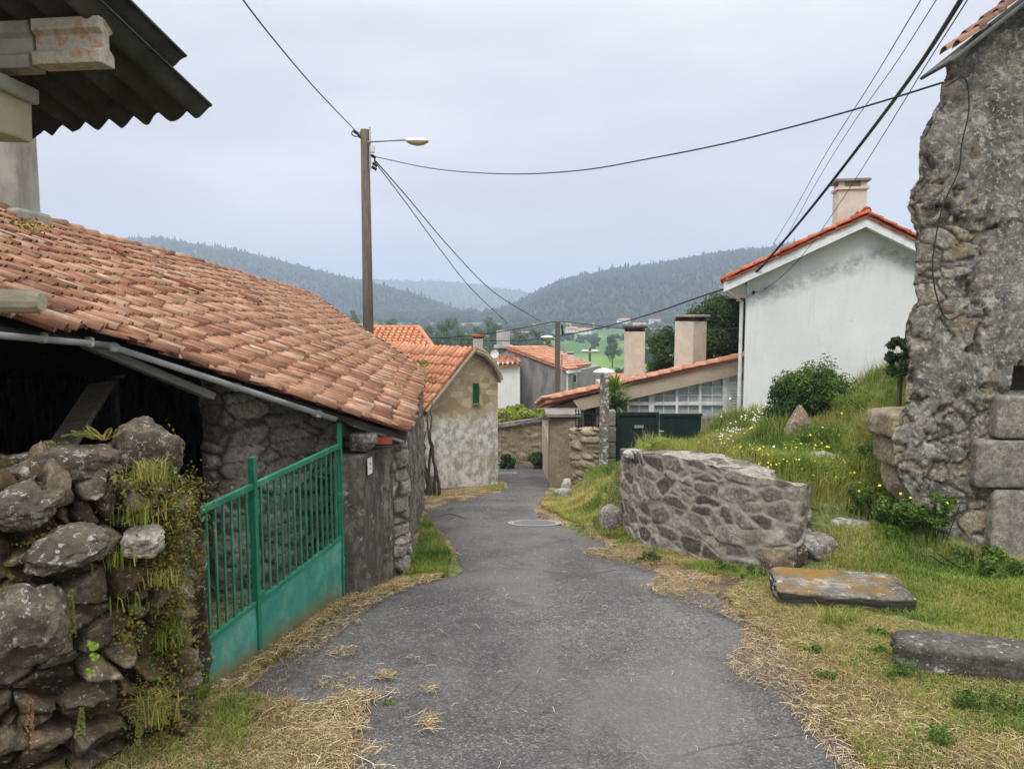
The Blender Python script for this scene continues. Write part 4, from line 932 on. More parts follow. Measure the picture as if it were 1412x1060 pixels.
# ================================================================== HOUSE 3 (orange roof behind)
H3 = thing('orange_roofed_house', (-3.6, 26, float(prof(26))), 'house behind the barn showing only its bright orange tiled roof', 'house')
a = P(512,453,27); b = P(578,453,27); c = P(600,484,24.6); d = P(470,484,24.6)
tiles('roof', a+(b-a)*.5, (b-a), ((c+d)/2-(a+b)/2)*np.array([0,1,1]), [a+np.array([-1.5,0,0]), b, c, d+np.array([-1,0,0])], M['tile_new'], H3, pitch=.2, L=.3, r=.075, seed=23, sag=.01, jit=.5)
MB().prism([a+np.array([-1.5,0,-.03]), b+np.array([0,0,-.03]), c+np.array([0,0,-.03]), d+np.array([-1,0,-.03])], (0,0,-.06)).build('roof_boards', M['tile_mid'], H3)
MB().tube([a+np.array([-1.5,0,.04]), b+np.array([0,0,.04])], .08, 8).build('ridge', M['tile_new'], H3)
MB().tube([b+np.array([0,0,.03]), c+np.array([0,0,.03])], .08, 8).build('hip', M['tile_new'], H3)
MB().prism([(d[0]-1,24.8,-4.5), (c[0]-.2,24.8,-4.5), (c[0]-.2,24.8,c[2]-.1), (d[0]-1,24.8,c[2]-.1)], (0,4.4,0)).build('wall', M['whitewash'], H3)
MB().prism([(a[0]-1.5,27,a[2]-.03), (b[0],27,a[2]-.03), (b[0],29.4,c[2]), (a[0]-1.5,29.4,c[2])], (0,0,-.06)).build('rear_roof', M['tile_mid'], H3)

# ================================================================== GREY HOUSE in the middle
H4 = thing('grey_house', (2, 38, float(prof(38))), 'weathered grey gabled house with white end wall and orange tile roof in the dip', 'house')
Y4 = 36.; g1 = P(697,483,Y4); g2 = P(782,508,Y4-2.0); zf = -5.8
# gable front polygon (faces camera)
l1 = P(692,486,Y4); ap = P(700,480,Y4); rb = P(781,511,Y4-2.4)
MB().prism([(l1[0],l1[1],zf), (rb[0],rb[1],zf), rb+np.array([0,0,-.1]), ap+np.array([0,0,-.08]), l1+np.array([0,0,-.1])], (P(752,477.5,Y4+4.5)-P(698,478,Y4-.1))*np.array([1,1,0])).build('wall', M['greyrender'], H4)
wA = rb+np.array([.02,0,0]); wB = P(809,508,Y4+1.0); MB().prism([(wA[0],wA[1],zf), (wB[0],wB[1],zf), (wB[0],wB[1],wA[2]-.05), (wA[0],wA[1],wA[2]-.05)], (-.15,.12,0)).build('end_wall', M['dim_white'], H4)
for s in (.28, .74):
    q = wA+(wB-wA)*s; dd = (wB-wA)/np.linalg.norm(wB-wA); w_ = MB().beam((q[0]+.03,q[1]-.05,wA[2]-.62), (q[0]+.03,q[1]-.05,wA[2]-.22), .34, .05, up=(.5,-.8,0)).build('window', M['white'], H4)
    MB().beam((q[0]+.05,q[1]-.085,wA[2]-.59), (q[0]+.05,q[1]-.085,wA[2]-.25), .26, .02, up=(.5,-.8,0)).build('pane', M['darkglass'], w_)
r1 = P(698,478,Y4-.1); r2 = P(783,510,Y4-2.6); r3 = P(812,507,Y4+1.2); r4 = P(752,477.5,Y4+4.5)
rc = r1; tiles('roof', r1, r4-r1, r2-r1, [r1, r4, r3, r2], M['tile_mid'], H4, pitch=.22, L=.34, r=.08, seed=31, sag=.02, jit=.5)
MB().prism([r1+np.array([0,0,-.02]), r4+np.array([0,0,-.02]), r3+np.array([0,0,-.02]), r2+np.array([0,0,-.02])], (0,0,-.08)).build('roof_boards', M['tile_mid'], H4)
MB().beam(r2+np.array([0,0,-.09]), r3+np.array([0,0,-.09]), .12, .12).build('fascia', M['white'], H4)
c = P(761,497,Y4+.5); chimney('chimney', (c[0]+.9, c[1], c[2]-.2), .3, .5, M['chim'], H4)
# low white annex left
H5 = thing('white_outbuilding', P(700,550,33), 'low white outbuilding with small reddish lean-to roof left of the grey house', 'outbuilding')
a = P(672,506,33); b = P(717,500,33.5); MB().prism([(a[0],a[1],zf), (b[0],b[1],zf), (b[0],b[1],b[2]), (a[0],a[1],b[2])], (0,2.4,0)).build('wall', M['dim_white'], H5)
a = P(670,505,32.8); b = P(719,501,33.3); c = P(712,492,36); d = P(676,490,36)
tiles('roof', (a+b)/2, b-a, ((a+b)/2-(c+d)/2), [a, b, c, d], M['tile_mid'], H5, pitch=.22, L=.34, r=.08, seed=33, sag=.01, jit=.5)
MB().prism([a+np.array([0,0,-.02]), b+np.array([0,0,-.02]), c+np.array([0,0,-.02]), d+np.array([0,0,-.02])], (0,0,-.07)).build('roof_boards', M['tile_mid'], H5)
c = P(694,476,37); TK = thing('water_tank', (c[0],c[1],c[2]-.1), 'round pale concrete water tank raised above the grey house roof', 'water tank')
MB().lathe((c[0],c[1],c[2]), [(.33,0),(.33,.72),(.30,.72),(.30,.69)], 20).build('drum', M['tank'], TK); MB().box((c[0],c[1],c[2]-.06), (.9,.9,.12)).build('slab', M['tank'], TK); MB().lathe((c[0],c[1],-5.5), [(.28,0),(.28,c[2]+5.4)], 12).build('stand', M['greyrender'], TK)
c = P(682,488,31.5); DS = thing('satellite_dish', c, 'small white round satellite dish near the white outbuilding roof', 'satellite dish')
dv = [(.01,0),(.08,.01),(.14,.03),(.17,.05),(.165,.06),(.13,.042),(.01,.014)]; dm = MB(); dm.lathe((0,0,0), dv, 20)
dm.v = [(c[0]+x, c[1]-z, c[2]+y) for x, y, z in dm.v]; dm.build('dish', M['white'], DS); MB().tube([c+np.array([0,0,0]), c+np.array([.0,.1,-.1]), c+np.array([0,.15,-.6])], .015, 6).build('bracket', M['metal'], DS); MB().tube([c+np.array([0,0,-.15]), c+np.array([0,-.16,0])], .008, 5).build('arm', M['metal'], DS)
# garden wall with dark coping, vines behind
pth = [P(672,600,27.5)[:2], P(758,600,25.6)[:2]]; zt2 = [P(672,591,27.5)[2], P(758,578,25.6)[2]]
WL = thing('garden_wall', (*pth[0], float(prof(27))), 'brown stone garden wall with dark slanting coping at the end of the lane', 'garden wall')
loft_wall('stones', pth, .35, zt2, [prof(27)-.4, prof(26)-.4], .05, M['fieldstone'], WL, size=(.5,.5,.2), depth=.03, bulge=.03, tilt=.02, rough=.03, seed=14, topn=.01)
cp_ = [np.array([*pth[0], zt2[0]+.03]), np.array([*pth[1], zt2[1]+.03])]
loft_wall('coping', pth, .6, [zt2[0]+.13, zt2[1]+.13], [zt2[0]-.03, zt2[1]-.03], .05, M['capstone'], WL, size=(.7,.7,.3), depth=.03, bulge=.02, tilt=.02, rough=.05, seed=15, topn=.01)
# grape vine canopy behind wall
a = P(688,566,29.5); b = P(756,562,29.5)
VY = thing('vine_trellis', ((a[0]+b[0])/2, 30, -4.5), 'yellow green grape vines on a low trellis behind the garden wall', 'grapevine')
foliage('foliage', ((a[0]+b[0])/2, 30.2, a[2]-.28), (1.7, 1.8, .36), 80, 9000, .13, M['vineleaf'], VY, 41, crad=(.12,.2), flat=.5)
for i in range(5):
    for j in range(2): MB().tube([(a[0]-.3+i*.6, 29.2+j*1.6, -5.2), (a[0]-.3+i*.6, 29.2+j*1.6, a[2])], .04, 6).build('trunk', M['bark'], VY)
# dark shrubs at base of the garden wall
for (px, py, lab) in ((700,637,'dark leafy bush at the left foot of the garden wall'), (744,633,'green bush at the right foot of the garden wall')):
    c = P(px, py, 25.2); T = thing('bush', (c[0], c[1], float(prof(25.2))), lab, 'bush'); foliage('foliage', c+np.array([0,0,-.05]), (.45,.35,.32), 24, 1500, .10, M['ivy'], T, px); MB().tube([(c[0],c[1],prof(25.2)-.05), c], .03, 5).build('stem', M['bark'], T)

# ================================================================== BUNGALOW right
Y6 = 20.8
HB = thing('glazed_bungalow', (4, 22, float(prof(21))), 'low beige bungalow with white framed glazed gable and orange tile verge', 'bungalow')
zb6 = float(prof(21))-.6
pA = P(757,563,Y6); pB = P(1040,494,Y6)
# body behind the glazing
MB().prism([(pA[0],Y6+.5,zb6), (pB[0],Y6+.5,zb6), (pB[0],Y6+.5,pB[2]-1.0), (pA[0],Y6+.5,pA[2]-1.0)], (0,5.6,0)).build('body', M['beige'], HB)
# left solid wall with window
wl = P(866,545,Y6); f0 = P(790,560,Y6); lft = MB(); lft.prism([(pA[0],Y6,zb6), (P(800,600,Y6)[0],Y6,zb6), (P(800,600,Y6)[0],Y6,P(800,551,Y6)[2]), (pA[0],Y6,pA[2])], (0,.4,0))
lft.prism([(P(821,600,Y6)[0],Y6,zb6), (wl[0],Y6,zb6), (wl[0],Y6,P(866,535,Y6)[2]), (P(821,600,Y6)[0],Y6,P(821,547,Y6)[2])], (0,.4,0))
lft.prism([(P(800,600,Y6)[0],Y6,zb6), (P(821,600,Y6)[0],Y6,zb6), P(821,600,Y6), P(800,600,Y6)], (0,.4,0)); lft.prism([P(800,556,Y6), P(821,556,Y6), P(821,547,Y6), P(800,551,Y6)], (0,.4,0))
lft.build('wall', M['fieldstone'], HB)
wn = MB(); a = P(805,578,Y6+.15); wn.box((a[0]+.1, Y6+.2, a[2]), (.42,.05,.85)); WN = wn.build('window', M['white'], HB); MB().box((a[0]+.16, Y6+.16, a[2]), (.24,.03,.74)).build('pane', M['darkglass'], WN)
wb = MB(); 
for k in range(4): wb.beam((a[0]+.02+k*.09, Y6+.05, a[2]-.42), (a[0]+.02+k*.09, Y6+.05, a[2]+.4), .016, .016)
wb.build('window_grille', M['black'], WN)
# fascia
MB().prism([P(790,552,Y6-.25), P(1040,490,Y6-.25), P(1040,512,Y6-.25), P(866,551,Y6-.25), P(800,566,Y6-.25)], (0,.3,0)).build('fascia', M['beige'], HB)
MB().prism([P(752,551,Y6-.3)+np.array([0,0,-.03]), P(1042,487,Y6-.3)+np.array([0,0,-.03]), P(1042,487,Y6-.3)+np.array([0,6.6,-1.0]), P(752,551,Y6-.3)+np.array([0,6.6,-1.0])], (0,0,-.08)).build('roof_boards', M['tile_mid'], HB)
va = P(1042,487,Y6-.3); vb_ = P(750,551,Y6-.3)
tiles('roof', va, (0,6.6,-.97), vb_-va, [va, vb_, vb_+np.array([0,6.6,-.97]), va+np.array([0,6.6,-.97])], M['tile_mid'], HB, pitch=.21, L=.33, r=.085, seed=41, sag=.02, jit=.6, zoff=.02)
vergerow('verge_tiles', va, vb_, M['tile_mid'], HB, r=.085, L=.33, off=(0,-.02,-.02), seed=8)
# glazing: glass + frames
gl = MB(); gl.prism([P(866,640,Y6+.06), P(1000,640,Y6+.06), P(1000,518,Y6+.06), P(866,548,Y6+.06)], (0,.05,0)); gl.build('glass', M['glass'], HB)
def ytop(px): return 548-(px-866)*(30/134.)
ff = MB()
for px, w in ((866,.06), (898,.15), (933,.07), (965,.07), (999,.11)):
    ff.beam(P(px,640,Y6), P(px,ytop(px)-2,Y6), w, .10, up=(0,1,0))
for py in (556,): ff.beam(P(866,py,Y6)+np.array([0,-.012,0]), P(1000,py,Y6)+np.array([0,-.012,0]), .07, .09)
ff.build('window_frame', M['white'], HB)
mu = MB()
for px in (881,915,949,982): mu.beam(P(px,640,Y6+.02), P(px,ytop(px),Y6+.02), .025, .03, up=(0,1,0))
for py in (545,): mu.beam(P(898,py,Y6+.022), P(1000,py,Y6+.022), .025, .025)
for py in (533,): mu.beam(P(933,py,Y6+.022), P(1000,py,Y6+.022), .025, .025)
mu.beam(P(866,571,Y6+.022), P(1000,571,Y6+.022), .025, .025)
mu.build('muntin', M['white'], HB)
# door with louvres at right
dr = MB(); dr.prism([P(1000,640,Y6+.03), P(1040,640,Y6+.03), P(1040,505,Y6+.03), P(1000,518,Y6+.03)], (0,.1,0)); DR = dr.build('door', M['white'], HB)
lv = MB()
for k in range(22):
    y = 538+k*3.6; lv.beam(P(1008,y,Y6-.0)+np.array([0,-.01,0]), P(1026,y,Y6)+np.array([0,-.01,0]), .05, .02, up=(0,.5,1))
lv.build('louvre', M['white'], DR)
MB().prism([P(1006,526,Y6), P(1030,524,Y6), P(1030,512,Y6), P(1006,518,Y6)], (0,.02,0)).build('pane', M['glass'], DR)
c = P(874,530,22.6); top = P(874,457,22.6); chimney('chimney', (c[0], c[1], c[2]-.3), .50, top[2]-c[2]+.3, M['chim'], HB, rz=.12, capm='soffit')
c = P(951,520,21.9); top = P(951,443,21.9); chimney('chimney', (c[0], c[1], c[2]-.5), .64, top[2]-c[2]+.5, M['chim'], HB, rz=.72, ledge=False, capm='concrete')
# corner pier
pr = [(P(757,600,20.0)[0],19.6), (P(795,600,19.8)[0],19.4), (P(797,600,20.6)[0],20.9), (P(760,600,21)[0],21.0)]
PR = thing('house_pier', (pr[0][0],19.8,float(prof(19.8))), 'rough brown stone corner pier with flat coping at the bungalow', 'pier')
subdiv_prism('pier_body', pr, float(prof(20))-.4, P(775,577,19.5)[2], M['fieldstone'], PR, .05, .03, 7)
MB().box((np.mean([q[0] for q in pr])-.05, 20.1, P(775,572,19.5)[2]), (.95, 1.5, .10)).build('coping', M['capstone'], PR, bevel=.02)
# roof patch behind
RB = thing('rear_shed', P(850,530,27), 'small orange roof showing behind the bungalow below the chimney', 'shed')
a = P(834,529,25); b = P(880,527,25); c = P(876,514,28); d = P(838,515,28); MB().prism([a,b,c,d], (0,0,-.1)).build('roof', M['tile_mid'], RB); MB().prism([(a[0],25.2,zb6),(b[0],25.2,zb6),(b[0],25.2,a[2]-.1),(a[0],25.2,a[2]-.1)], (0,2.6,0)).build('wall', M['beige'], RB)

# ---- green double gate
Yg = 18.5; GG = thing('wooden_gate', P(908,637,Yg), 'dark green boarded double gate between two stone pillars', 'gate')
a = P(850,568,Yg); b = P(909,570,Yg); c = P(968,572,Yg); zg_ = P(850,637,Yg)[2]-.1
for (p, q) in ((a, b-np.array([.01,0,0])), (b+np.array([.01,0,0]), c)):
    n = 11; lf = MB(); W = (q[0]-p[0])/n
    for k in range(n): lf.box((p[0]+W*(k+.5), Yg+(.004 if k%2 else 0), (zg_+p[2])/2), (W+.002, .04, p[2]-zg_-(.003 if k%2 else 0)))
    LF = lf.build('gate_leaf', M['darkgreen'], GG, bevel=.003)
    fr2 = MB(); fr2.box(((p[0]+q[0])/2, Yg-.035, p[2]-.04), (q[0]-p[0], .035, .08)); fr2.box((p[0]+.04, Yg-.036, (zg_+p[2])/2-.04), (.08, .035, p[2]-zg_-.08)); fr2.box((q[0]-.04, Yg-.036, (zg_+p[2])/2-.04), (.08, .035, p[2]-zg_-.08)); fr2.build('frame', M['darkgreen'], LF, bevel=.003)
c_ = P(881,588,Yg-.04); MB().box(c_, (.22,.02,.07)).build('letter_slot', M['metal'], GG); c_ = P(912,594,Yg-.08); MB().tube([c_+np.array([-.06,0,0]), c_+np.array([.06,0,-.01])], .014, 6).build('handle', M['metal'], GG)
def pier(name, px0, px1, Y, ptop_, lab, seed, nblk=4, wy=.4, pyb=640):
    a = P(px0, ptop_, Y); b = P(px1, ptop_, Y); zb = min(float(gz(a[0], Y)[0]), P(px0, pyb, Y)[2])-.25; w = b[0]-a[0]
    T = thing(name, ((a[0]+b[0])/2, Y, zb+.2), lab, 'pillar'); rg = np.random.default_rng(seed); z = a[2]; hb = (a[2]-zb)/nblk
    for k in range(nblk):
        h = hb; v = rock('block', ((a[0]+b[0])/2+rg.normal(0,.008), Y+wy/2, z-h/2), (w, wy, h*1.02), M['ashlar'], rg.normal(0,.02), seed+k, box=14, sub=4, rough=.02, cuts=0, parent=T); z -= h
    return T
pier('gate_pier', 834, 850, Yg-.1, 566, 'pale stone block gate pier left of the dark green gate', 51)
pier('gate_pier', 968, 992, Yg-.1, 573, 'pale stone block gate pier right of the dark green gate', 61, 3)
# low wall + railing right of gate
a = P(992,604,Yg); b = P(1024,604,Yg); LWR = thing('low_wall', ((a[0]+b[0])/2,Yg,a[2]-.8), 'low stone wall under iron railing beside the white house', 'low wall')
loft_wall('stones', [a[:2]+np.array([0,.15]), b[:2]+np.array([0,.15])], .3, [P(992,597,Yg)[2], P(1024,600,Yg)[2]], [a[2]-1]*2, .05, M['fieldstone'], LWR, size=(.4,.4,.25), depth=.02, bulge=.02, tilt=.02, rough=.02, seed=71, topn=.01)
def railing(px0, px1, pyt, pyb, Y, n, lab, Y2=None):
    Y2 = Y2 or Y; a = P(px0, pyt, Y); b = P(px1, pyt, Y2); zb = P(px0, pyb, Y)[2]
    T = thing('iron_railing', (a[0], Y, zb), lab, 'railing')
    r = MB(); 
    for f in (.12, .85): r.beam(a*(1-0)+np.array([0,0,(zb-a[2])*f]), b+np.array([0,0,(zb-a[2])*f]), .02, .025)
    r.build('rail', M['black'], T)
    for k in range(n):
        p = a+(b-a)*k/(n-1); m_ = MB(); m_.tube([(p[0],p[1],zb-.05), (p[0],p[1],a[2])], .012, 6); m_.lathe((p[0],p[1],a[2]), [(.012,0),(.022,.03),(.006,.09)], 6); m_.lathe((p[0],p[1],(a[2]+zb)/2-.03), [(.012,0),(.028,.03),(.012,.06)], 6); m_.build('baluster', M['black'], T)
railing(996,1023,578,599,Yg,6,'black iron railing with spear tips beside the white house')
railing(794,826,568,590,19.0,9,'black iron railing in front of the bungalow window',Y2=18.2)
# stone stack under railing
T = thing('stone_wall', P(812,640,18.2), 'short stacked stone wall beside the lichen covered post', 'stone wall')
a = P(796,592,18.6); b = P(828,592,17.9); loft_wall('stones', [a[:2]+np.array([0,.2]), b[:2]+np.array([0,.2])], .4, [a[2], b[2]], [prof(18)-.3]*2, .03, M['fieldstone'], T, size=(.55,.5,.16), depth=.06, bulge=.04, tilt=.03, rough=.03, seed=73, topn=.02)
c = P(832,645,17.4); T = thing('stone_post', c, 'tall slender stone post blotched with white lichen', 'post')
tp = P(832,514,17.4)[2]; pz_ = MB()
v = subdiv_prism('shaft', [(c[0]-.10,17.3),(c[0]+.10,17.3),(c[0]+.09,17.5),(c[0]-.09,17.5)], c[2]-.3, tp, mstucco('lichenpost', (.20,.18,.14), (.11,.10,.08), (3,3,3), (.4,.6), spots=((.58,.56,.48), 8, .52, .58), bump=.01), T, .03, .015, 9)
c = P(833,511,19.8); T = thing('garden_lamp', (c[0],c[1],float(prof(19.8))), 'white umbrella shaped garden lamp above the stone post', 'garden lamp')
MB().lathe(c+np.array([0,0,-.03]), [(.28,0),(.22,.05),(.03,.10)], 18).build('lamp_shade', M['white'], T); MB().tube([(c[0],c[1],prof(19.8)), c], .03, 8).build('post', M['metal'], T); MB().lathe(c+np.array([0,0,-.18]), [(.05,0),(.07,.15)], 10).build('bulb', M['tank'], T)
# yucca
def spiky(name, c, R, n, lab, cat, mat='leaf', stem=1., w=.035):
    c = np.array(c); T = thing(name, c-np.array([0,0,stem]), lab, cat); rg = np.random.default_rng(int(abs(c[0])*100)); A_ = Acc()
    for i in range(n):
        a = rg.uniform(0, 2*PI); e = rg.uniform(-.3, 1.3); d = np.array([math.cos(a)*math.cos(e), math.sin(a)*math.cos(e), math.sin(e)]); s = np.cross(d, [0, 0, 1.]); s /= np.linalg.norm(s)+1e-6; L = R*rg.uniform(.7, 1.1)
        pts = [c, c+d*L*.35+s*w, c+d*L*.35-s*w, c+d*L*.75+s*w*.8-np.array([0,0,L*.04]), c+d*L*.75-s*w*.8-np.array([0,0,L*.04]), c+d*L-np.array([0,0,L*.16])]
        A_.add(np.array(pts), [np.array([[0,1,2],[3,4,5]]), np.array([[1,3,4,2]])], np.full(6, rg.uniform()))
    A_.build('leaves', M[mat], T); MB().tube([c-np.array([0,0,stem]), c], .06, 7).build('trunk', M['bark'], T)
spiky('yucca', P(846,541,19.3), .62, 90, 'tall spiky yucca rising behind the stone post', 'yucca', 'bright', 1.3)
spiky('yucca', P(851,560,18.9), .5, 80, 'lower spiky yucca behind the left gate pier', 'yucca', 'leaf', 1.)

# ================================================================== WHITE HOUSE
Yw = 17.0; HW = thing('white_house', P(1030,600,Yw), 'tall white rendered gable house with red tile verge and chimney', 'house')
cx0 = P(1030,600,Yw)[0]; wd = np.array([.957,-.29,0]); wn = np.array([.29,.957,0])
def wp(px, py, off=0.):
    d = ray(px, py); o_ = np.array([cx0, Yw, 0])-wn*off; t = ((o_-cam*np.array([1,1,0]))@wn)/(d@wn); return cam+d*t
c0 = wp(1030,600); ap = wp(1195,300); el = wp(1030,384); er = wp(1290,348); er = np.array([*(ap+(er-ap)*1.9)[:2], (ap+(er-ap)*1.9)[2]]); zbw = c0[2]-1.5; R9 = wn*9
MB().prism([(el[0],el[1],zbw), (er[0],er[1],zbw), er, ap, el], R9).build('wall', M['whitehouse'], HW)
apf = wp(1195,299,.35); eL = wp(998,390,.35); eR = wp(1290,345,.35); eR = apf+(eR-apf)*2.1; th_b = np.array([0,0,-.20])
bd_ = MB()
for p, q in ((eL, apf), (apf, eR)): bd_.prism([p, q, q+th_b, p+th_b], wn*.33)
bd_.build('bargeboard', M['white'], HW)
sf = MB(); e4 = eL+wn*.36; sf.prism([e4, np.array([el[0]-.01,el[1]+.05,eL[2]+.1]), np.array([el[0]-.01,el[1]+.05,eL[2]-.2]), e4+th_b], wn*8.6); sf.build('soffit', M['white'], HW)
sl_ = MB(); u1 = np.array([0,0,.012]); sl_.prism([eL+u1, apf+u1, apf+wn*9.4+u1, eL+wn*9.4+u1], (0,0,.05)); sl_.prism([apf+u1, eR+u1, eR+wn*9.4+u1, apf+wn*9.4+u1], (0,0,.05)); sl_.build('roof_boards', M['tile_red'], HW)
for p, q in ((apf, eL), (apf, eR)):
    tiles('roof', p+np.array([0,0,.05]), wn, q-p, [p, q, q+wn*9.3, p+wn*9.3], M['tile_red'], HW, pitch=.2, L=.33, r=.075, seed=51, sag=.0, jit=.5)
for off, dz in ((0.02,.07), (-.02,-.02)):
    vergerow('verge_tiles', apf, eL+np.array([-.05,0,-.02]), M['tile_red'], HW, r=.075, L=.30, off=(0,-off,dz), seed=9); vergerow('verge_tiles', apf, eR, M['tile_red'], HW, r=.075, L=.30, off=(0,-off,dz), seed=10)
MB().tube([apf-wn*.03+np.array([0,0,.12]), apf+wn*9.2+np.array([0,0,.12])], .09, 8).build('ridge_tiles', M['tile_red'], HW)
gt = eL+np.array([-.03,0,-.06]); gutter('gutter', [gt, gt+wn*9], .06, HW)
d0 = np.array([el[0]-.06, el[1]+.14, 0]); MB().tube([gt+wn*.1+np.array([.05,0,-.08]), (d0[0],d0[1],gt[2]-.35), (d0[0],d0[1],zbw)], .04, 8).build('downpipe', M['lampwhite'], HW)
c = P(1169,330,Yw+1.2); tz = P(1169,258,Yw+1.2)[2]; ck = chimney('chimney', (c[0], Yw+1.2, c[2]-.3), .62, tz-c[2]+.2, M['chim'], HW, rz=-.2, ledge=True, capm='capstone')
MB().box(wp(1039,403,.03), (.04,.05,.07)).build('cable_clip', M['black'], HW)
wires = []
# ================================================================== RUIN right
prs = [(1262,705),(1262,690),(1243,660),(1240,640),(1236,610),(1240,590),(1244,572),(1254,560),(1256,530),(1257,500),(1254,470),(1252,440),(1256,425),(1266,415),(1268,360),(1268,312),(1260,305),(1256,285),(1258,262),(1268,245),(1270,215),(1272,190),(1280,175),(1290,150),(1305,135),(1308,100),(1311,82)]
Yu = 8.2; RU = thing('ruined_house', P(1330,770,8.0), 'roofless looking ruined stone house end wall with crumbling grey plaster', 'ruined house')
zz_ = []; xx_ = []
for px, py in prs: q = P(px, py, Yu); zz_.append(q[2]); xx_.append(q[0])
for px, py in ((1360,42),(1412,2),(1500,-66),(1600,-140)): q = P(px, py, Yu); zz_.append(q[2]); xx_.append(q[0])
zlo = P(1262,790,Yu)[2]-.1; zz_ = [zlo]+zz_; xx_ = [xx_[0]]+xx_; xr_ = P(1640,500,Yu)[0]
nzr = 330; zs = np.linspace(zlo, zz_[-1], nzr); xe = np.interp(zs, zz_, xx_); xe = xe+(fbm(np.stack([zs*5, zs*0, zs*0], 1), 4, 3)-.5)*.10
nd, nx = 34, 240; g = np.zeros((nzr, nd+nx, 3)); 
for i in range(nzr):
    g[i, :nd, 0] = xe[i]+.62*.60*np.linspace(1, 0, nd+1)[:-1]; g[i, :nd, 1] = Yu+.62*np.linspace(1, 0, nd+1)[:-1]; xs_ = np.linspace(xe[i], xr_, nx); g[i, nd:, 0] = xs_; g[i, nd:, 1] = Yu
    g[i, :, 2] = zs[i]
# slight rotation: left edge recedes
g[:, :, 1] += (xr_-g[:, :, 0])*.04-.06
for k in range(4): g[:, nd-3+k, 1] += 0
nn = gnormals(g); p = g.reshape(-1, 3); N = nn.reshape(-1, 3); N = N if N[nx//2, 1] < 0 else -N
F1, F2, cid, vec = voro(p/np.array([.36,.36,.20])+(np.stack([fbm(p*1.8, 5, 2), fbm(p*1.8+7, 5, 2), fbm(p*1.8+17, 5, 2)], 1)-.5)*.55+(np.stack([fbm(p*13, 5, 2), fbm(p*13+7, 5, 2), fbm(p*13+17, 5, 2)], 1)-.5)*.15, 6)
e = sstep(.01, .10, F2-F1); plaster = sstep(.475, .49, .8*fbm(p*np.array([.9, .9, .8]), 13, 5)+.2*fbm(p*8, 15, 3)+.05*sstep(1.2, 2.6, p[:, 2])-.08*sstep(-.2, -.9, p[:, 2])-.1*sstep(.25, 0, p[:, 0]-np.repeat(xe, nd+nx)))
d = (1-plaster)*(-.022*(1-e)+.022*(cid-.5)*e-.02)+plaster*.02+(fbm(p*4, 3, 5)-.5)*.022-np.abs(fbm(p*11, 8, 4)-.5)*.018+(fbm(p*30, 4, 3)-.5)*.025
# crack lines
crk = np.abs(fbm(p*np.array([1.1,1.1,1.4]), 44, 4)-.5); d -= .03*(1-sstep(0, .006, crk))
win = (p[:, 0] > P(1397,520,Yu)[0]) & (p[:, 0] < P(1500,520,Yu)[0]) & (p[:, 2] < P(1400,506,Yu)[2]) & (p[:, 2] > P(1400,543,Yu)[2])
d = np.where(win, -.35, d)
jointd = e*(1-plaster)+plaster*1.0
npmesh('wall', p+N*d[:, None], gridfaces(nzr, nd+nx, True), M['ruin'], RU, {'edge': np.where(win, 0, np.clip(jointd, 0, 1)), 'cid': np.where(plaster > .5, .38+.1*(fbm(p*2, 1, 3)-.5), cid)})
MB().prism([(P(1300,500,Yu)[0]+.5,Yu+.66,zlo), (xr_,Yu+.66,zlo), (xr_,Yu+.66,P(1500,-40,Yu)[2]), (P(1400,80,Yu)[0]+.3,Yu+.66,P(1400,60,Yu)[2])], (0,.1,0)).build('inner_wall', M['darkstucco'], RU)
for i, (x0, y0, x1, y1, pr_) in enumerate([(1374,545,1440,604,.06), (1347,606,1450,672,.07), (1369,674,1440,775,.06)]):
    a = P(x0, y0, Yu-.04); b = P(x1, y1, Yu-.04); rock('jamb_stone', ((a[0]+b[0])/2, Yu+.10-.03, (a[2]+b[2])/2), (b[0]-a[0], .34, (a[2]-b[2])), M['ashlar'], -.04, 80+i, box=16, sub=5, rough=.025, cuts=0, parent=RU)
for i, (x0, y0, x1, y1) in enumerate([(1220,566,1285,600), (1230,602,1290,640), (1238,642,1290,690)]):
    a = P(x0, y0, Yu+.35); b = P(x1, y1, Yu+.35); rock('quoin', ((a[0]+b[0])/2, Yu+.40, (a[2]+b[2])/2), ((b[0]-a[0])*1.25, .6, (a[2]-b[2])*1.12), M['fieldstone'], .1, 90+i, box=8, sub=4, rough=.06, cuts=2, parent=RU)
# verge slabs and tiles on ruin
va_ = P(1306,88,Yu-.12); vb2 = P(1640,-175,Yu-.12); dv_ = (vb2-va_)/np.linalg.norm(vb2-va_); rg = np.random.default_rng(9)
s = 0; i = 0
while s < 2.2:
    L_ = rg.uniform(.28, .5); c = va_+dv_*(s+L_/2); a_ = math.atan2(dv_[2], dv_[0])
    sb_ = MB().beam(c-dv_*L_*.55+np.array([0,.18,0]), c+dv_*L_*.52+np.array([0,.18,0]), .62, .035).build('verge_slab', M['darkslab'], RU, bevel=.012); s += L_; i += 1
for rowi, (dy, dz) in enumerate(((-.0, .10), (.22, .12))):
    vergerow('verge_tiles', vb2+np.array([0,.1+dy,dz]), va_+dv_*.12+np.array([0,.1+dy,dz]), M['tile_dark2'], RU, r=.075, L=.25, off=(0,0,-.02), seed=20+rowi)

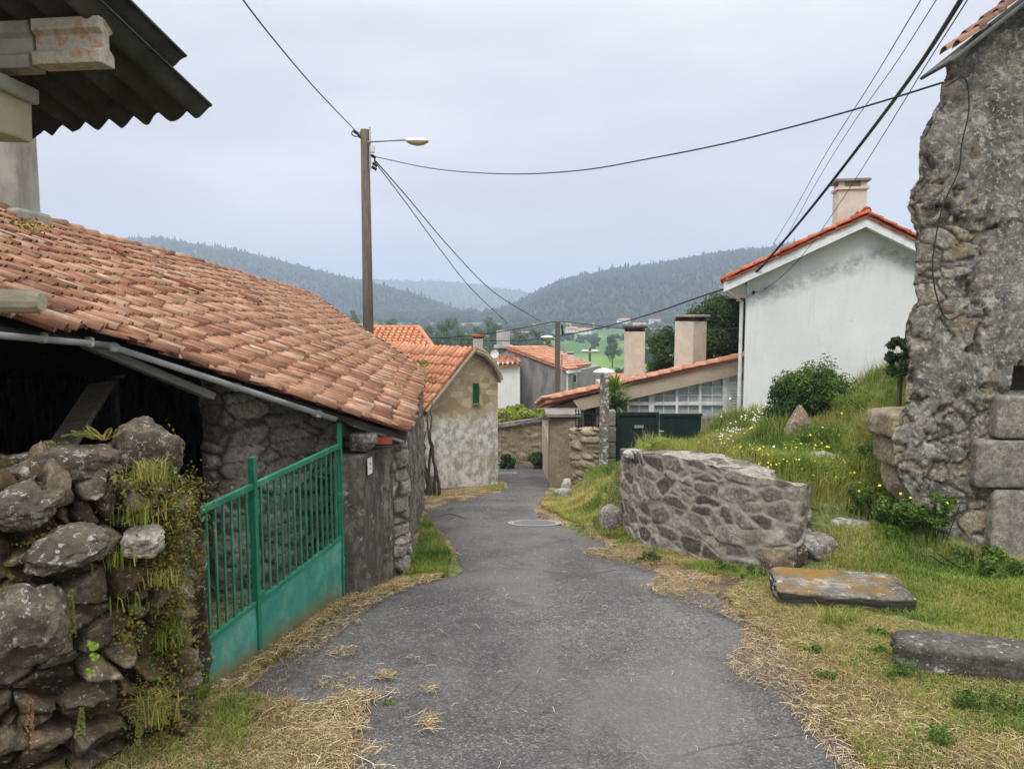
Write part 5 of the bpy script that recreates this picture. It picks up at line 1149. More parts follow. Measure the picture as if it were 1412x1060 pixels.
# ================================================================== RETAINING WALL
rp = [P(864,740,11.0)[:2]+np.array([.30,.9]), on_prof(866,742)[:2]+np.array([.16,.25]), on_prof(888,756)[:2]+np.array([.22,.20]), on_prof(945,772)[:2]+np.array([.20,.24]), on_prof(1000,784)[:2]+np.array([.18,.25]), on_prof(1048,794)[:2]+np.array([.17,.25]), on_prof(1066,794)[:2]+np.array([.16,.28]), P(1084,765,8.5)[:2]+np.array([.08,.25])]
RT = thing('retaining_wall', (rp[3][0], rp[3][1], float(prof(rp[3][1]))), 'curved mortared fieldstone retaining wall holding the grassy bank', 'retaining wall')
ztp = []
for q, py in zip(rp, (622, 623, 626, 634, 648, 660, 672, 674)):
    ztp.append(P(0, py, q[1]-.2)[2])
loft_wall('stones', rp, .5, ztp, [prof(q[1])-.35 for q in rp], .0145, M['retain'], RT, size=(.33,.33,.16), depth=.013, bulge=.012, tilt=.018, rough=.028, seed=17, ew=.20, topn=.035)
rg = np.random.default_rng(2)
capst = [(905,632,.4),(945,637,.3),(985,650,.42),(1020,658,.3),(1062,672,.62),(876,627,.25)]
for i, (px, py, w_) in enumerate(capst):
    Yc = np.interp(px, [864,1110], [10.35,8.55]); c = P(px, py, Yc); rock('cap_stone', c+np.array([0,.02,.02]), (w_, .44, .10), M['palerock2'], -.6+rg.normal(0,.1), 100+i, box=5, sub=4, rough=.12, cuts=5, parent=RT, cid=.2+.1*i)
for i, (px, py, Yc, dm, rz_) in enumerate(((1062,678,8.72,(.78,.42,.15),-.55),(1078,706,8.52,(.62,.32,.12),-.5),(1012,662,9.1,(.5,.36,.10),-.62),(1092,738,8.4,(.42,.3,.2),-.4))):
    rock('cap_stone', P(px, py, Yc), dm, M['palerock2' if i != 3 else 'rock'], rz_, 140+i, box=6, sub=4, rough=.14, cuts=5, parent=RT)
# ---- loose rocks
def put(name, px, py, dims, rz_, seed, mat, lab, cat, box=4, cuts=6, sub=4, sink=.35, tx=0, Y=None, taper=0):
    c = gp(px, py) if Y is None else P(px, py, Y)
    z = c[2]+dims[2]*(.5-sink) if Y is None else c[2]
    o = rock(name, (c[0], c[1]+dims[1]*.3, z), dims, M[mat], rz_, seed, box=box, sub=sub, rough=.1 if box < 8 else .05, cuts=cuts, tiltx=tx, taper=taper); return tag(o, lab, cat)
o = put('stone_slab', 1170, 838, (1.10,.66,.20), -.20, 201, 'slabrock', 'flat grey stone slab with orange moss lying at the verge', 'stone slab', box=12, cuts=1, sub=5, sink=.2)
o = put('stone_slab', 1392, 940, (1.25,.36,.25), -.36, 202, 'darkslab', 'long dark lichen spotted stone block at the right edge', 'stone slab', box=7, cuts=3, sub=5, sink=.22)
put('boulder', 1132, 768, (.40,.34,.34), .3, 203, 'rock', 'rounded grey boulder just behind the end of the retaining wall', 'boulder')
put('boulder', 1176, 735, (.60,.3,.24), -.1, 204, 'rock', 'flat topped rock in the weeds right of the retaining wall', 'boulder')
put('boulder', 1145, 640, (.62,.4,.34), .1, 205, 'rock', 'dark jagged rock among yellow flowers on the bank', 'boulder', Y=10.3)
put('boulder', 848, 728, (.42,.38,.44), .4, 206, 'rock', 'dark leaning boulder at the left foot of the retaining wall', 'boulder')
put('boulder', 1074, 792, (.32,.26,.36), .4, 207, 'rubble', 'dark cracked boulder under the end of the retaining wall', 'boulder')
put('boulder', 1100, 782, (.28,.24,.40), 1.4, 217, 'rubble', 'upright dark stone beside the end of the retaining wall', 'boulder')
put('standing_stone', 1106, 592, (.66,.4,.74), .1, 208, 'boulder', 'pointed standing stone leaning by the ivy mound', 'standing stone', cuts=4, box=3, Y=11.6, taper=.85)
put('boulder', 1408, 752, (.3,.3,.2), .1, 209, 'palerock', 'pale stone at the foot of the ruined wall', 'boulder')
for i, (px, py, d_, lab) in enumerate([(785,672,(.42,.32,.26),'low pale stone nearest the lane in the rubble row'), (800,652,(.4,.3,.2),'pale flat stone in the middle of the rubble row'), (776,690,(.34,.3,.24),'mossy stone at the front of the rubble row'), (815,642,(.5,.3,.18),'broad white topped stone at the top of the rubble row'), (792,662,(.34,.3,.3),'grey stone wedged in the rubble row'), (773,660,(.26,.26,.24),'small grey stone by the bungalow pier')]):
    c = gp(px, py); o = rock('rubble_stone', (c[0], c[1]+.1, c[2]+d_[2]*(.25+.12*i%.3)), d_, M['palerock' if i in (0,1,3) else 'rock'], i*.4, 220+i, box=6, sub=4, rough=.09, cuts=4); tag(o, lab, 'stone', 'rubble stones by the lane')

# ================================================================== POLES + CABLES
def lamphead(c, s, par, dirx=1):
    L = MB(); n = 14; pf = [(-.30,.02),(-.26,.07),(-.1,.10),(.1,.10),(.24,.06),(.31,.0)]
    vs = []; fs = []
    for (x, r) in pf:
        for k in range(n): a = PI*k/(n-1); vs.append((c[0]+dirx*x*s, c[1]-math.cos(a)*.11*s, c[2]+math.sin(a)*max(r, .015)*s))
    for i in range(len(pf)-1):
        for k in range(n-1): fs.append((i*n+k, i*n+k+1, (i+1)*n+k+1, (i+1)*n+k))
    fs.append(tuple(range(n))); fs.append(tuple((len(pf)-1)*n+k for k in range(n))[::-1]); L.add(vs, fs); H = L.build('lamp_head', M['lampwhite'], par, smooth=True)
    G = MB(); vs = []; fs = []; pf = [(-.28,.02),(-.18,.08),(0,.12),(.16,.10),(.30,.02)]
    for (x, r) in pf:
        for k in range(n): a = PI*k/(n-1); vs.append((c[0]+dirx*x*s, c[1]-math.cos(a)*.105*s, c[2]-math.sin(a)*r*s-.004))
    for i in range(len(pf)-1):
        for k in range(n-1): fs.append((i*n+k, i*n+k+1, (i+1)*n+k+1, (i+1)*n+k))
    G.add(vs, fs).build('lamp_glass', M['lampglass'], H, smooth=True); return H
Yp = 19.; c = P(507,455,Yp); tp = P(503,179,Yp); zb = float(prof(Yp))
UP = thing('street_lamp_pole', (c[0],Yp,zb-.2), 'tall round utility pole with street lamp behind the barn roof', 'utility pole')
MB().tube([(tp[0],Yp,zb-.3), (tp[0],Yp,(zb+tp[2])/2), tuple(tp)], [.16,.13,.105], 16).build('pole', M['polewood'], UP, smooth=True)
a = P(510,196,Yp-.12); b = P(560,193,Yp-.12); MB().tube([a-np.array([.05,0,0]), (a+b)/2+np.array([0,0,.01]), b], .025, 8).build('lamp_arm', M['metal'], UP, smooth=True)
h = lamphead(P(575,195,Yp-.12), .9, UP)
MB().box(P(514,206,Yp-.05), (.10,.1,.16)).build('junction_box', M['lampwhite'], UP, bevel=.01)
for (px, py) in ((515,216), (517,227), (516,232), (491,183), (497,189)): MB().tube([P(px-3,py-2,Yp), P(px+3,py+2,Yp)], .04, 6).build('insulator', M['black'], UP)
rgp = [P(497+6*math.cos(t)-6, 184+4.5*math.sin(t), Yp) for t in np.linspace(-.5, 4.4, 14)]; MB().tube(rgp, .014, 5).build('cable_loop', M['cable'], UP)
MB().box((tp[0]+.13,Yp-.05,tp[2]-.45), (.03,.06,1.0)).build('bracket', M['metal'], UP)
def spl(pts, n=60):
    """catmull-rom"""
    p = [np.array(q, float) for q in pts]; p = [2*p[0]-p[1]]+p+[2*p[-1]-p[-2]]; out = []
    for i in range(1, len(p)-2):
        for t in np.linspace(0, 1, max(4, n//(len(p)-3)), endpoint=False):
            out.append(.5*((2*p[i])+(-p[i-1]+p[i+1])*t+(2*p[i-1]-5*p[i]+4*p[i+1]-p[i+2])*t*t+(-p[i-1]+3*p[i]-3*p[i+1]+p[i+2])*t**3))
    out.append(p[-2]); return out
def cable(pts, r, lab):
    w = spl([P(*q) for q in pts]); o = MB().tube(w, r, 6).build('overhead_cable', M['cable'], None, smooth=True); tag(o, lab, 'cable', 'overhead cables'); return o
cable([(497,188,19),(488,178,17.8),(440,128,14),(390,70,11.6),(335,0,9.6),(250,-125,7.6),(150,-300,6)], .011, 'thin cable rising from the street lamp pole to the top left')
cable([(516,216,19),(600,233,17.2),(700,240,15.4),(800,235,13.7),(900,218,12.2),(1000,198,11),(1100,173,10),(1200,145,9),(1300,114,8.1)], .011, 'twisted cable sagging across the sky from street lamp pole to the ruin')
cable([(516,220,19),(560,270,21),(620,341,24.5),(680,402,28.5),(745,443,33)], .015, 'upper of two cables descending right from the street lamp pole')
cable([(516,222,19),(560,280,21),(610,348,24.5),(650,398,27.5),(700,446,32)], .013, 'lower of two cables descending right from the street lamp pole')
cable([(1335,-20,6.2),(1325,0,6.5),(1262,98,8.5),(1190,195,11.),(1120,285,13.5),(1070,345,15.8),(1040,377,16.7),(1003,397,16.9)], .024, 'thick black cable from the top right corner to the white house eave')
cable([(1003,397,16.9),(960,411,20),(900,432,24),(840,449,27.5),(771,463,31),(700,470,36),(600,466,40)], .022, 'black cable running from the white house eave to the second pole')
cable([(1280,-15,6.4),(1270,0,6.7),(1200,116,9),(1140,210,12),(1095,290,15),(1066,337,17)], .005, 'leftmost thin wire crossing the sky at top right')
cable([(1300,-20,6.4),(1291,0,6.7),(1230,95,8.7),(1170,180,11),(1120,262,14),(1078,340,17)], .005, 'second thin wire crossing the sky at top right')
cable([(1345,-25,6.0),(1334,0,6.3),(1280,85,8),(1225,175,10),(1170,262,12.6),(1120,335,14.8),(1085,375,16.2),(1055,398,16.9),(1040,403,16.95)], .006, 'thin wire curving down to the clip on the white house gable')
cable([(535,462,26),(600,466,28),(680,459,29.5),(767,443,31)], .018, 'short black cable left of the second pole')
cable([(773,443,31),(800,446,30),(870,454,28),(950,456,24),(1024,452,21)], .016, 'thin cable from the second pole to the right behind the chimneys')
# crack cable on ruin
o = MB().tube(spl([P(1303,120,8.02)]+[P(px, py, Yu-.10+.1*0) for px, py in ((1330,108),(1336,150),(1326,200),(1322,235),(1300,285),(1290,330),(1286,370),(1292,410),(1306,440),(1330,432))]), .007, 5).build('hanging_cable', M['cable'], None, smooth=True); tag(o, 'thin dark cable hanging down the ruined wall face', 'cable')
Y2 = 31.; c = P(769,540,Y2); t2 = P(769,443,Y2); T = thing('utility_pole', (c[0],Y2,float(prof(Y2))), 'square grey concrete utility pole beside the grey house', 'utility pole')
MB().beam((t2[0],Y2,prof(Y2)-.2), (t2[0],Y2,t2[2]), .20, .20, up=(0,1,0)).build('pole', M['polewood'], T, bevel=.02); MB().beam((t2[0]+.17,Y2,prof(Y2)-.2), (t2[0]+.17,Y2,P(776,488,Y2)[2]), .07, .07, up=(0,1,0)).build('cable_duct', M['metal'], T)
MB().tube([P(765,466,Y2-.1), P(759,465,Y2-.1)], .03, 6).build('lamp_arm', M['metal'], T); lamphead(P(754,465,Y2-.1), .8, T, -1)
MB().tube([P(775,448,Y2-.15), P(776,462,Y2-.15)], .05, 6).build('insulator', M['black'], T)
Y3 = 60.; b3 = P(813.5,525,Y3); t3 = P(813.5,479,Y3); T = thing('street_lamp', (b3[0],Y3,float(prof(Y3))), 'distant double armed street lamp at the edge of the green field', 'street lamp')
MB().tube([(b3[0],Y3,prof(Y3)), tuple(t3)], [.12,.09], 8).build('pole', M['polewood'], T)
for sx in (-1, 1):
    e_ = P(813.5+sx*7, 484, Y3-.2); MB().tube([P(813.5,485,Y3-.2), e_], .04, 5).build('lamp_arm', M['metal'], T); lamphead(e_, 1.0, T, sx)
# ================================================================== TREES (near/mid)
def tree(name, c, zb, rad, ncl, nl, ls, mat, lab, cat, seed, group=None, crad=(.16,.32), limbs=6, tr=.12):
    c = np.array(c, float); T = thing(name, (c[0], c[1], zb), lab, cat, group); rg = np.random.default_rng(seed)
    k = MB(); k.tube([(c[0], c[1], zb-.3), (c[0]+rg.normal(0,.05), c[1], (zb+c[2])/2), tuple(c+np.array([0,0,rad[2]*.3]))], [tr, tr*.75, tr*.25], 8)
    for i in range(limbs):
        d = rg.normal(size=3); d[2] = abs(d[2])*.6; d /= np.linalg.norm(d); s = np.array([c[0], c[1], zb+(c[2]-zb)*rg.uniform(.5, 1)]); k.tube([s, s+d*np.array(rad)*.4+np.array([0,0,.1]), s+d*np.array(rad)*.8], [tr*.5, tr*.3, tr*.1], 5)
    k.build('trunk', M['bark'], T, smooth=True); foliage('crown', c, rad, ncl, nl, ls, M[mat], T, seed, crad); return T
c = P(985,455,25.5); tree('leafy_tree', (c[0]+.3,25.5,c[2]-.1), float(prof(25.5)), (1.7,1.5,1.35), 90, 15000, .12, 'leaf', 'dense dark green tree behind the bungalow chimneys', 'tree', 301, crad=(.17,.28))
c = P(922,482,26.5); tree('leafy_tree', (c[0],26.5,c[2]-.2), float(prof(26.5)), (.9,.9,1.1), 40, 6000, .12, 'leaf', 'lower dark shrubby tree between the two bungalow chimneys', 'tree', 302)
# ivy mound
c = P(1113,560,12.6); IV = thing('ivy_mound', (c[0],c[1],float(gz(c[0],c[1])[0])), 'rounded dark ivy bush growing over a stump on the bank', 'ivy bush')
foliage('foliage', c+np.array([0,0,.0]), (.74,.55,.66), 95, 14000, .055, M['ivy'], IV, 303, crad=(.2,.36)); foliage('fresh_leaves', c+np.array([.05,-.08,.36]), (.70,.5,.40), 60, 6500, .05, M['weedleaf'], IV, 304, crad=(.2,.4))
MB().tube([(c[0],c[1],c[2]-1.2), c], [.2,.1], 8).build('stump', M['bark'], IV)
c = P(1243,495,9.4); T = thing('ivy_bush', (c[0],c[1],c[2]-.35), 'small dark ivy clump on the left edge of the ruined wall', 'ivy bush'); foliage('foliage', c, (.22,.22,.30), 22, 1800, .065, M['ivy'], T, 305); MB().tube([c+np.array([0,0,-.6]), c], .03, 5).build('stem', M['bark'], T)
c = P(1238,540,9.6); T = thing('fennel_clump', (c[0],c[1],c[2]-.3), 'feathery pale green plant beneath the ivy clump', 'plant'); foliage('foliage', c, (.22,.2,.26), 26, 2200, .03, M['bright'], T, 306, asp=.2)
# weeds with yellow flowers by ruin base
def weed(px, py, Y, rad, n, ls, mat, lab, seed, fl=0, flm='yellow', cat='plant', name='weed_clump', asp=.5, onground=False):
    c = P(px, py, Y); g_ = float(gz(c[0], c[1])[0]); T = thing(name, (c[0], c[1], g_), lab, cat)
    if onground: c[2] = g_+rad[2]*.7
    foliage('leaves', c, rad, max(8, n//70), n, ls, M[mat], T, seed, asp=asp); s = MB(); rg = np.random.default_rng(seed)
    for i in range(7): s.tube([(c[0]+rg.normal(0,.04), c[1]+rg.normal(0,.04), g_-.05), (c[0]+rg.normal(0,rad[0]*.5), c[1]+rg.normal(0,rad[1]*.4), c[2]+rad[2]*.4)], .006, 4)
    s.build('stems', M['leaf'], T)
    if fl:
        p = c+rg.normal(size=(fl, 3))*np.array(rad)*np.array([.55,.5,.45])+np.array([0,-.05,rad[2]*.5]); nr = np.tile([0,-.6,.8], (fl, 1))+rg.normal(0,.3,(fl,3)); v, f, t = leafcards(np.repeat(p, 3, 0), np.repeat(nr/np.linalg.norm(nr,axis=1,keepdims=True), 3, 0), .035, rg, 1.); npmesh('flowers', v, f, M[flm], T, {'tint': t})
    return T
weed(1240,715,8.3,(.38,.3,.26),2200,.06,'weedleaf','dark weed clump with a few yellow flowers at the ruin foot',311,6)
weed(1205,690,8.8,(.4,.3,.16),1400,.05,'weedleaf','low green weeds between rocks and the ruined wall',312,2)
weed(1120,720,8.7,(.2,.2,.16),700,.05,'weedleaf','small leafy weed right of the retaining wall end',313,4)
weed(1085,755,8.1,(.12,.1,.10),400,.04,'weedleaf','tiny weed tuft at the retaining wall end',314)
weed(1395,812,7.2,(.35,.3,.14),1400,.05,'weedleaf','dark low weeds at the right edge below the ruin',315,onground=True)
weed(1340,770,7.7,(.45,.3,.16),1300,.05,'weedleaf','low weeds along the foot of the ruined wall',316,onground=True)
weed(1150,668,9.6,(.45,.3,.22),2600,.05,'bright','bushy weed with yellow flowers above the retaining wall end',317,14,asp=.3)
weed(1110,625,10.6,(.5,.3,.2),2200,.05,'bright','bright weeds with yellow flowers in front of the standing stone',318,16,asp=.3)
weed(1195,640,9.8,(.4,.3,.34),2600,.06,'weedleaf','tall dark weeds beside the jagged rock on the bank',319,3,asp=.25)
weed(1225,600,9.7,(.3,.25,.4),2200,.06,'weedleaf','tall weeds against the tan corner stones of the ruin',320,0,asp=.2)
weed(1290,705,8.0,(.35,.2,.2),1300,.05,'weedleaf','low weeds with a yellow flower against the ruined wall',321,3)
weed(1060,640,10.4,(.4,.2,.16),1500,.045,'weedleaf','low weeds with white flowers behind the retaining wall top',322,14,'whitefl',asp=.3)
weed(1040,585,14.5,(.5,.4,.3),2200,.06,'bright','tall pale weeds with white flowers left of the ivy bush',323,30,'whitefl',asp=.25)
weed(1150,600,11.0,(.5,.3,.25),2200,.045,'weedleaf','loose green weeds to the right of the standing stone',325,4,asp=.25)
weed(1215,570,11.4,(.5,.35,.32),2200,.05,'bright','feathery yellow green weeds high on the bank by the ruin',326,0,asp=.15)
weed(1190,560,11.8,(.6,.4,.3),2600,.05,'bright','pale tall weeds on the bank right of the ivy bush',324,0,asp=.2)
for i, (px, py, s_) in enumerate([(1240,940,.12), (1140,940,.07), (1210,905,.06), (1120,902,.06), (1350,985,.12), (1400,985,.12), (1210,880,.07), (1300,1030,.08)]):
    c = gp(px, py); T = thing('weed', c, ['leafy weed sprouting in straw midway along the right verge','small weed nearest the asphalt on the right verge','tiny weed tuft above the leafy weed on the right verge','thin upright weed near the straw edge','broad leaved weed in the lower right corner','broad leaved weed at the far right bottom edge','little green weed below the moss covered slab','low weed at the bottom of the right verge'][i], 'weed', 'weeds on the right verge')
    foliage('leaves', c+np.array([0,0,s_*.5]), (s_*1.3,s_*1.1,s_*.6), 14, int(300*s_/.07), .026, M['weedleaf'], T, 320+i, crad=(.2,.5), asp=.4); MB().tube([c, c+np.array([0,0,s_])], .004, 4).build('stem', M['leaf'], T)
c = P(1030,800,7.6)
for i,(px,py,s_) in enumerate([(1005,792,.12),(1040,800,.10),(895,775,.10)]):
    c = gp(px, py); T = thing('weed', c, ['grassy green weed at the foot of the retaining wall centre','darker weed near the right foot of the retaining wall','small weed by the left foot of the retaining wall'][i], 'weed'); foliage('leaves', c+np.array([0,0,s_*.6]), (s_*1.6,s_,s_), 10, 350, .045, M['leaf'], T, 340+i, asp=.3); MB().tube([c, c+np.array([0,0,s_])], .004, 4).build('stem', M['leaf'], T)
# fern on wall top
def fern(c, R, n, lab, mat='bright', seed=1, droop=.5, name='fern', cat='fern', lw=.03, el=(.3, 1.2)):
    c = np.array(c, float); T = thing(name, c, lab, cat); rg = np.random.default_rng(seed)
    for i in range(n):
        a = rg.uniform(0, 2*PI); e = rg.uniform(*el); L = R*rg.uniform(.6, 1.1); A_ = Acc(); pts = []
        for k in range(12):
            f = k/11; pts.append(c+np.array([math.cos(a)*math.cos(e)*L*f, math.sin(a)*math.cos(e)*L*f, math.sin(e)*L*f-droop*L*f*f]))
        for k in range(1, 12):
            d = pts[k]-pts[k-1]; d /= np.linalg.norm(d); s = np.cross(d, [0, 0, 1.]); s /= np.linalg.norm(s)+1e-6; w = L*.22*math.sin(PI*(k+1)/13)
            for sg in (-1, 1): p = pts[k]; A_.add(np.array([p-d*.3*L/11, p+sg*s*w*.6+d*w*.2-d*.35*L/11, p+sg*s*w+d*w*.35, p+sg*s*w*.6+d*w*.3+d*.3*L/11]), np.array([[0,1,2,3]]), np.full(4, rg.uniform()))
        A_.build('frond', M[mat], T)
    return T
fern(P(903,618,10.4)+np.array([0,0,.02]), .34, 12, 'bright green fern on top of the retaining wall', 'bright', 1)
fern(P(108,598,3.8)+np.array([0,0,-.02]), .12, 8, 'small green fern on top of the left boulders', 'bright', 2)
fern(P(143,600,3.85)+np.array([0,0,-.03]), .13, 6, 'reddish fern beside the pointed boulder', 'moss', 3, .1)
fern(P(78,606,3.8)+np.array([0,0,-.03]), .09, 6, 'small yellow fern at the leaning plank foot', 'bright', 4)
# pennywort spikes
def spike(base, top, lab, seed, mat='pennyspike'):
    base = np.array(base); top = np.array(top); T = thing('pennywort', base, lab, 'pennywort'); rg = np.random.default_rng(seed); L = np.linalg.norm(top-base); d = (top-base)/L; A_ = Acc(); n = 130; f = rg.uniform(.1, 1, n); a = rg.uniform(0, 2*PI, n)
    rr = .016*(1.05-f)+.006; p = base+d*(f*L)[:, None]+np.stack([np.cos(a)*rr, np.sin(a)*rr, a*0], 1); nr = np.stack([np.cos(a), np.sin(a), a*0-.4], 1); nr /= np.linalg.norm(nr, axis=1, keepdims=True); v, f_, t = leafcards(p, nr, .015, rg, .8); A_.add(v, f_, t*.6+(.4 if mat == 'redweed' else 0)); A_.build('flowers', M[mat], T); MB().tube([base, top], .003, 4).build('stem', M['bright'], T); return T
sp1 = spike(P(99,888,3.16), P(97,812,3.2), 'green pennywort flower spike in the middle of the left wall', 1)
lf = MB()
for (px, py, s_) in ((128,890,.026), (130,905,.022), (124,925,.020)):
    c = P(px, py, 3.12); n = 12; vs = [c]+[c+np.array([math.cos(2*PI*k/n)*s_, .006*math.sin(k*2.), math.sin(2*PI*k/n)*s_*.8]) for k in range(n)]; lf.add(vs, [(0, k+1, (k+1) % n+1) for k in range(n)])
o = lf.build('leaves', matt('pleaf', [(0., (.22,.33,.04)), (1., (.25,.36,.05))], .5, .3), sp1)
spike(P(38,1035,3.1), P(43,965,3.1), 'reddish pennywort flower spike at the lower left of the wall', 2, 'redweed'); spike(P(110,1020,3.25), P(113,975,3.25), 'short green pennywort spike low on the left wall', 3); spike(P(190,1040,3.5), P(193,975,3.5), 'thin pale pennywort spike near the left wall foot', 4)
# ================================================================== DISTANT VALLEY
def house_far(px, py, Y, w, h, lab, wm='dim_white', rm='tile_mid', rz=0.):
    ys_ = np.linspace(150, 990, 3000); d_ = ray(px, py+4.5); Y = float(ys_[np.argmax(CZ+d_[2]/d_[1]*ys_ < prof(ys_)+.3)]); c = P(px, py, Y); zb = float(prof(Y)); h = h*.8; w = w*.9; T = thing('distant_house', (c[0], Y, zb), lab, 'house', 'houses across the valley')
    ca, sa_ = math.cos(rz), math.sin(rz)
    def X(x, y, z): return (c[0]+x*ca-y*sa_, Y+x*sa_+y*ca, z)
    zt = c[2]; d = w*.6
    MB().prism([X(-w/2,-d/2,zb-1), X(w/2,-d/2,zb-1), X(w/2,-d/2,zt), X(-w/2,-d/2,zt)], np.array(X(0,d,0))-np.array(X(0,0,0))).build('wall', M[wm], T)
    r = MB(); e = w*.06; r.prism([X(-w/2-e,-d/2-e,zt), X(w/2+e,-d/2-e,zt), X(w/2+e,0,zt+h*.5), X(-w/2-e,0,zt+h*.5)], (0,0,-.2)); r.prism([X(-w/2-e,0,zt+h*.5), X(w/2+e,0,zt+h*.5), X(w/2+e,d/2+e,zt), X(-w/2-e,d/2+e,zt)], (0,0,-.2)); r.build('roof', M[rm], T)
    for i in range(3): MB().box(X(-w*.3+i*w*.3, -d/2-.05, zt-h*.45), (w*.09, .1, h*.32), rz).build('window', M['darkglass'], T)
for a in [(722,459,330,7.5,2.2,'low house with pink roof left of the second pole'), (788,453,360,8,3,'reddish roofed house right of the second pole'), (806,455,390,9,3,'wide pinkish roofed house beyond the field'), (705,434,620,10,4,'white house on the far slope left of the hill foot'), (735,449,450,6,3,'small white house left of the second pole top'), (860,441,620,11,3.5,'long white house below the wooded hill'), (880,447,560,12,3,'red roofed long house below the wooded hill'), (645,450,430,7,4,'yellowish house among trees left of the poplar'), (903,442,640,10,3,'pale house at the right beneath the hill'), (690,431,700,9,4,'pale distant house high on the far slope')]:
    house_far(*a, rz=(a[0] % 7-3)*.12)
def fartree(px, pyt, pyb, Y, wpx, lab, seed, mat='farleaf', group='trees in the valley', n=1500, name='valley_tree'):
    t = P(px, pyt, Y); b = P(px, pyb, Y); H = t[2]-b[2]; w = wpx/FPX*Y; zb = min(float(prof(Y)), b[2]-H*.05); b[2] = zb+(t[2]-zb)*.12; H = t[2]-b[2]; cz = b[2]+H*.5; n = 4200 if 'poplar' in lab else 2200
    return tree(name, (t[0], Y, cz), zb, (w/2*1.1, w/2*1.1, H/2*1.12), 26, n, max(w*.11, .3), mat, lab, 'tree', seed, group, limbs=3, tr=w*.05)
FT = [(612,432,470,190,20,'slim poplar shaped tree left of the two tall valley trees'),(680,428,466,200,22,'tall dark poplar shaped tree above the white outbuilding'),(540,436,462,210,22,'rounded tree just right of the lamp pole'),(484,424,462,230,24,'dark conifer seen left of the lamp pole'),(525,440,462,215,16,'small tree between lamp pole and orange roof'),
 (845,458,474,210,22,'lone round tree in the green field'),(905,452,480,160,40,'grey green tree between the chimneys'),(640,452,478,170,36,'bushy tree above the second orange roof'),(600,455,480,165,30,'low bushy tree behind the orange roof'),(660,448,474,185,24,'bush beside the tall poplar'),(716,452,475,190,26,'bushy tree behind the water tank'),
 (740,455,478,175,30,'bushy tree left of the second pole'),(700,462,480,150,26,'low shrub behind the water tank'),(753,462,482,140,20,'small tree behind the pole lamp'),(585,446,470,240,26,'tree left of the slim poplar'),(628,440,465,260,18,'tree just right of the slim poplar'),(565,448,468,250,22,'low tree above the orange roof'),
 (865,500,520,110,14,'shrub at the near edge of the green field'),(854,505,522,100,10,'small bush in front of the first chimney'),(820,470-8,472,300,14,'small tree on the field boundary'),(950,425,462,240,40,'tree right behind the big chimney'),(655,460,478,130,30,'shrub above the stone house ridge'),(1010,425,470,120,50,'tree close to the white house eave')]
for i, a in enumerate(FT): fartree(*a, 400+i)
# hedgerows in valley as one mass (uncountable scrub)
rg = np.random.default_rng(77); A_ = Acc()
def blob(c, r, h, rg, A_):
    v, f = ICO[1]; s = v*np.array([r, r, h])*rg.uniform(.75, 1.25, (len(v), 1))+c; A_.add(s, f, np.full(len(v), rg.uniform()))
for (px0, px1, Y, n, hh) in ((560,745,360,160,3.5),(680,960,420,150,2),(560,760,500,200,4),(700,1000,560,160,3),(450,1000,680,420,5),(880,1000,230,40,1.6),(560,720,260,90,3),(540,700,210,60,2.2),(450,1000,800,480,7)):
    for _ in range(n):
        px = rg.uniform(px0, px1); y = Y*(1+rg.normal(0,.03)); x = (px-PW/2)/FPX*y; r = hh*rg.uniform(.4, 1); blob(np.array([x, y, prof(y)+r*.5]), r, r*rg.uniform(.8, 1.3), rg, A_)
o = A_.build('hedgerows', M['farwood'], smooth=True); tag(o, 'dark hedgerows and scrub lining the valley fields', 'hedgerow', kind='stuff')
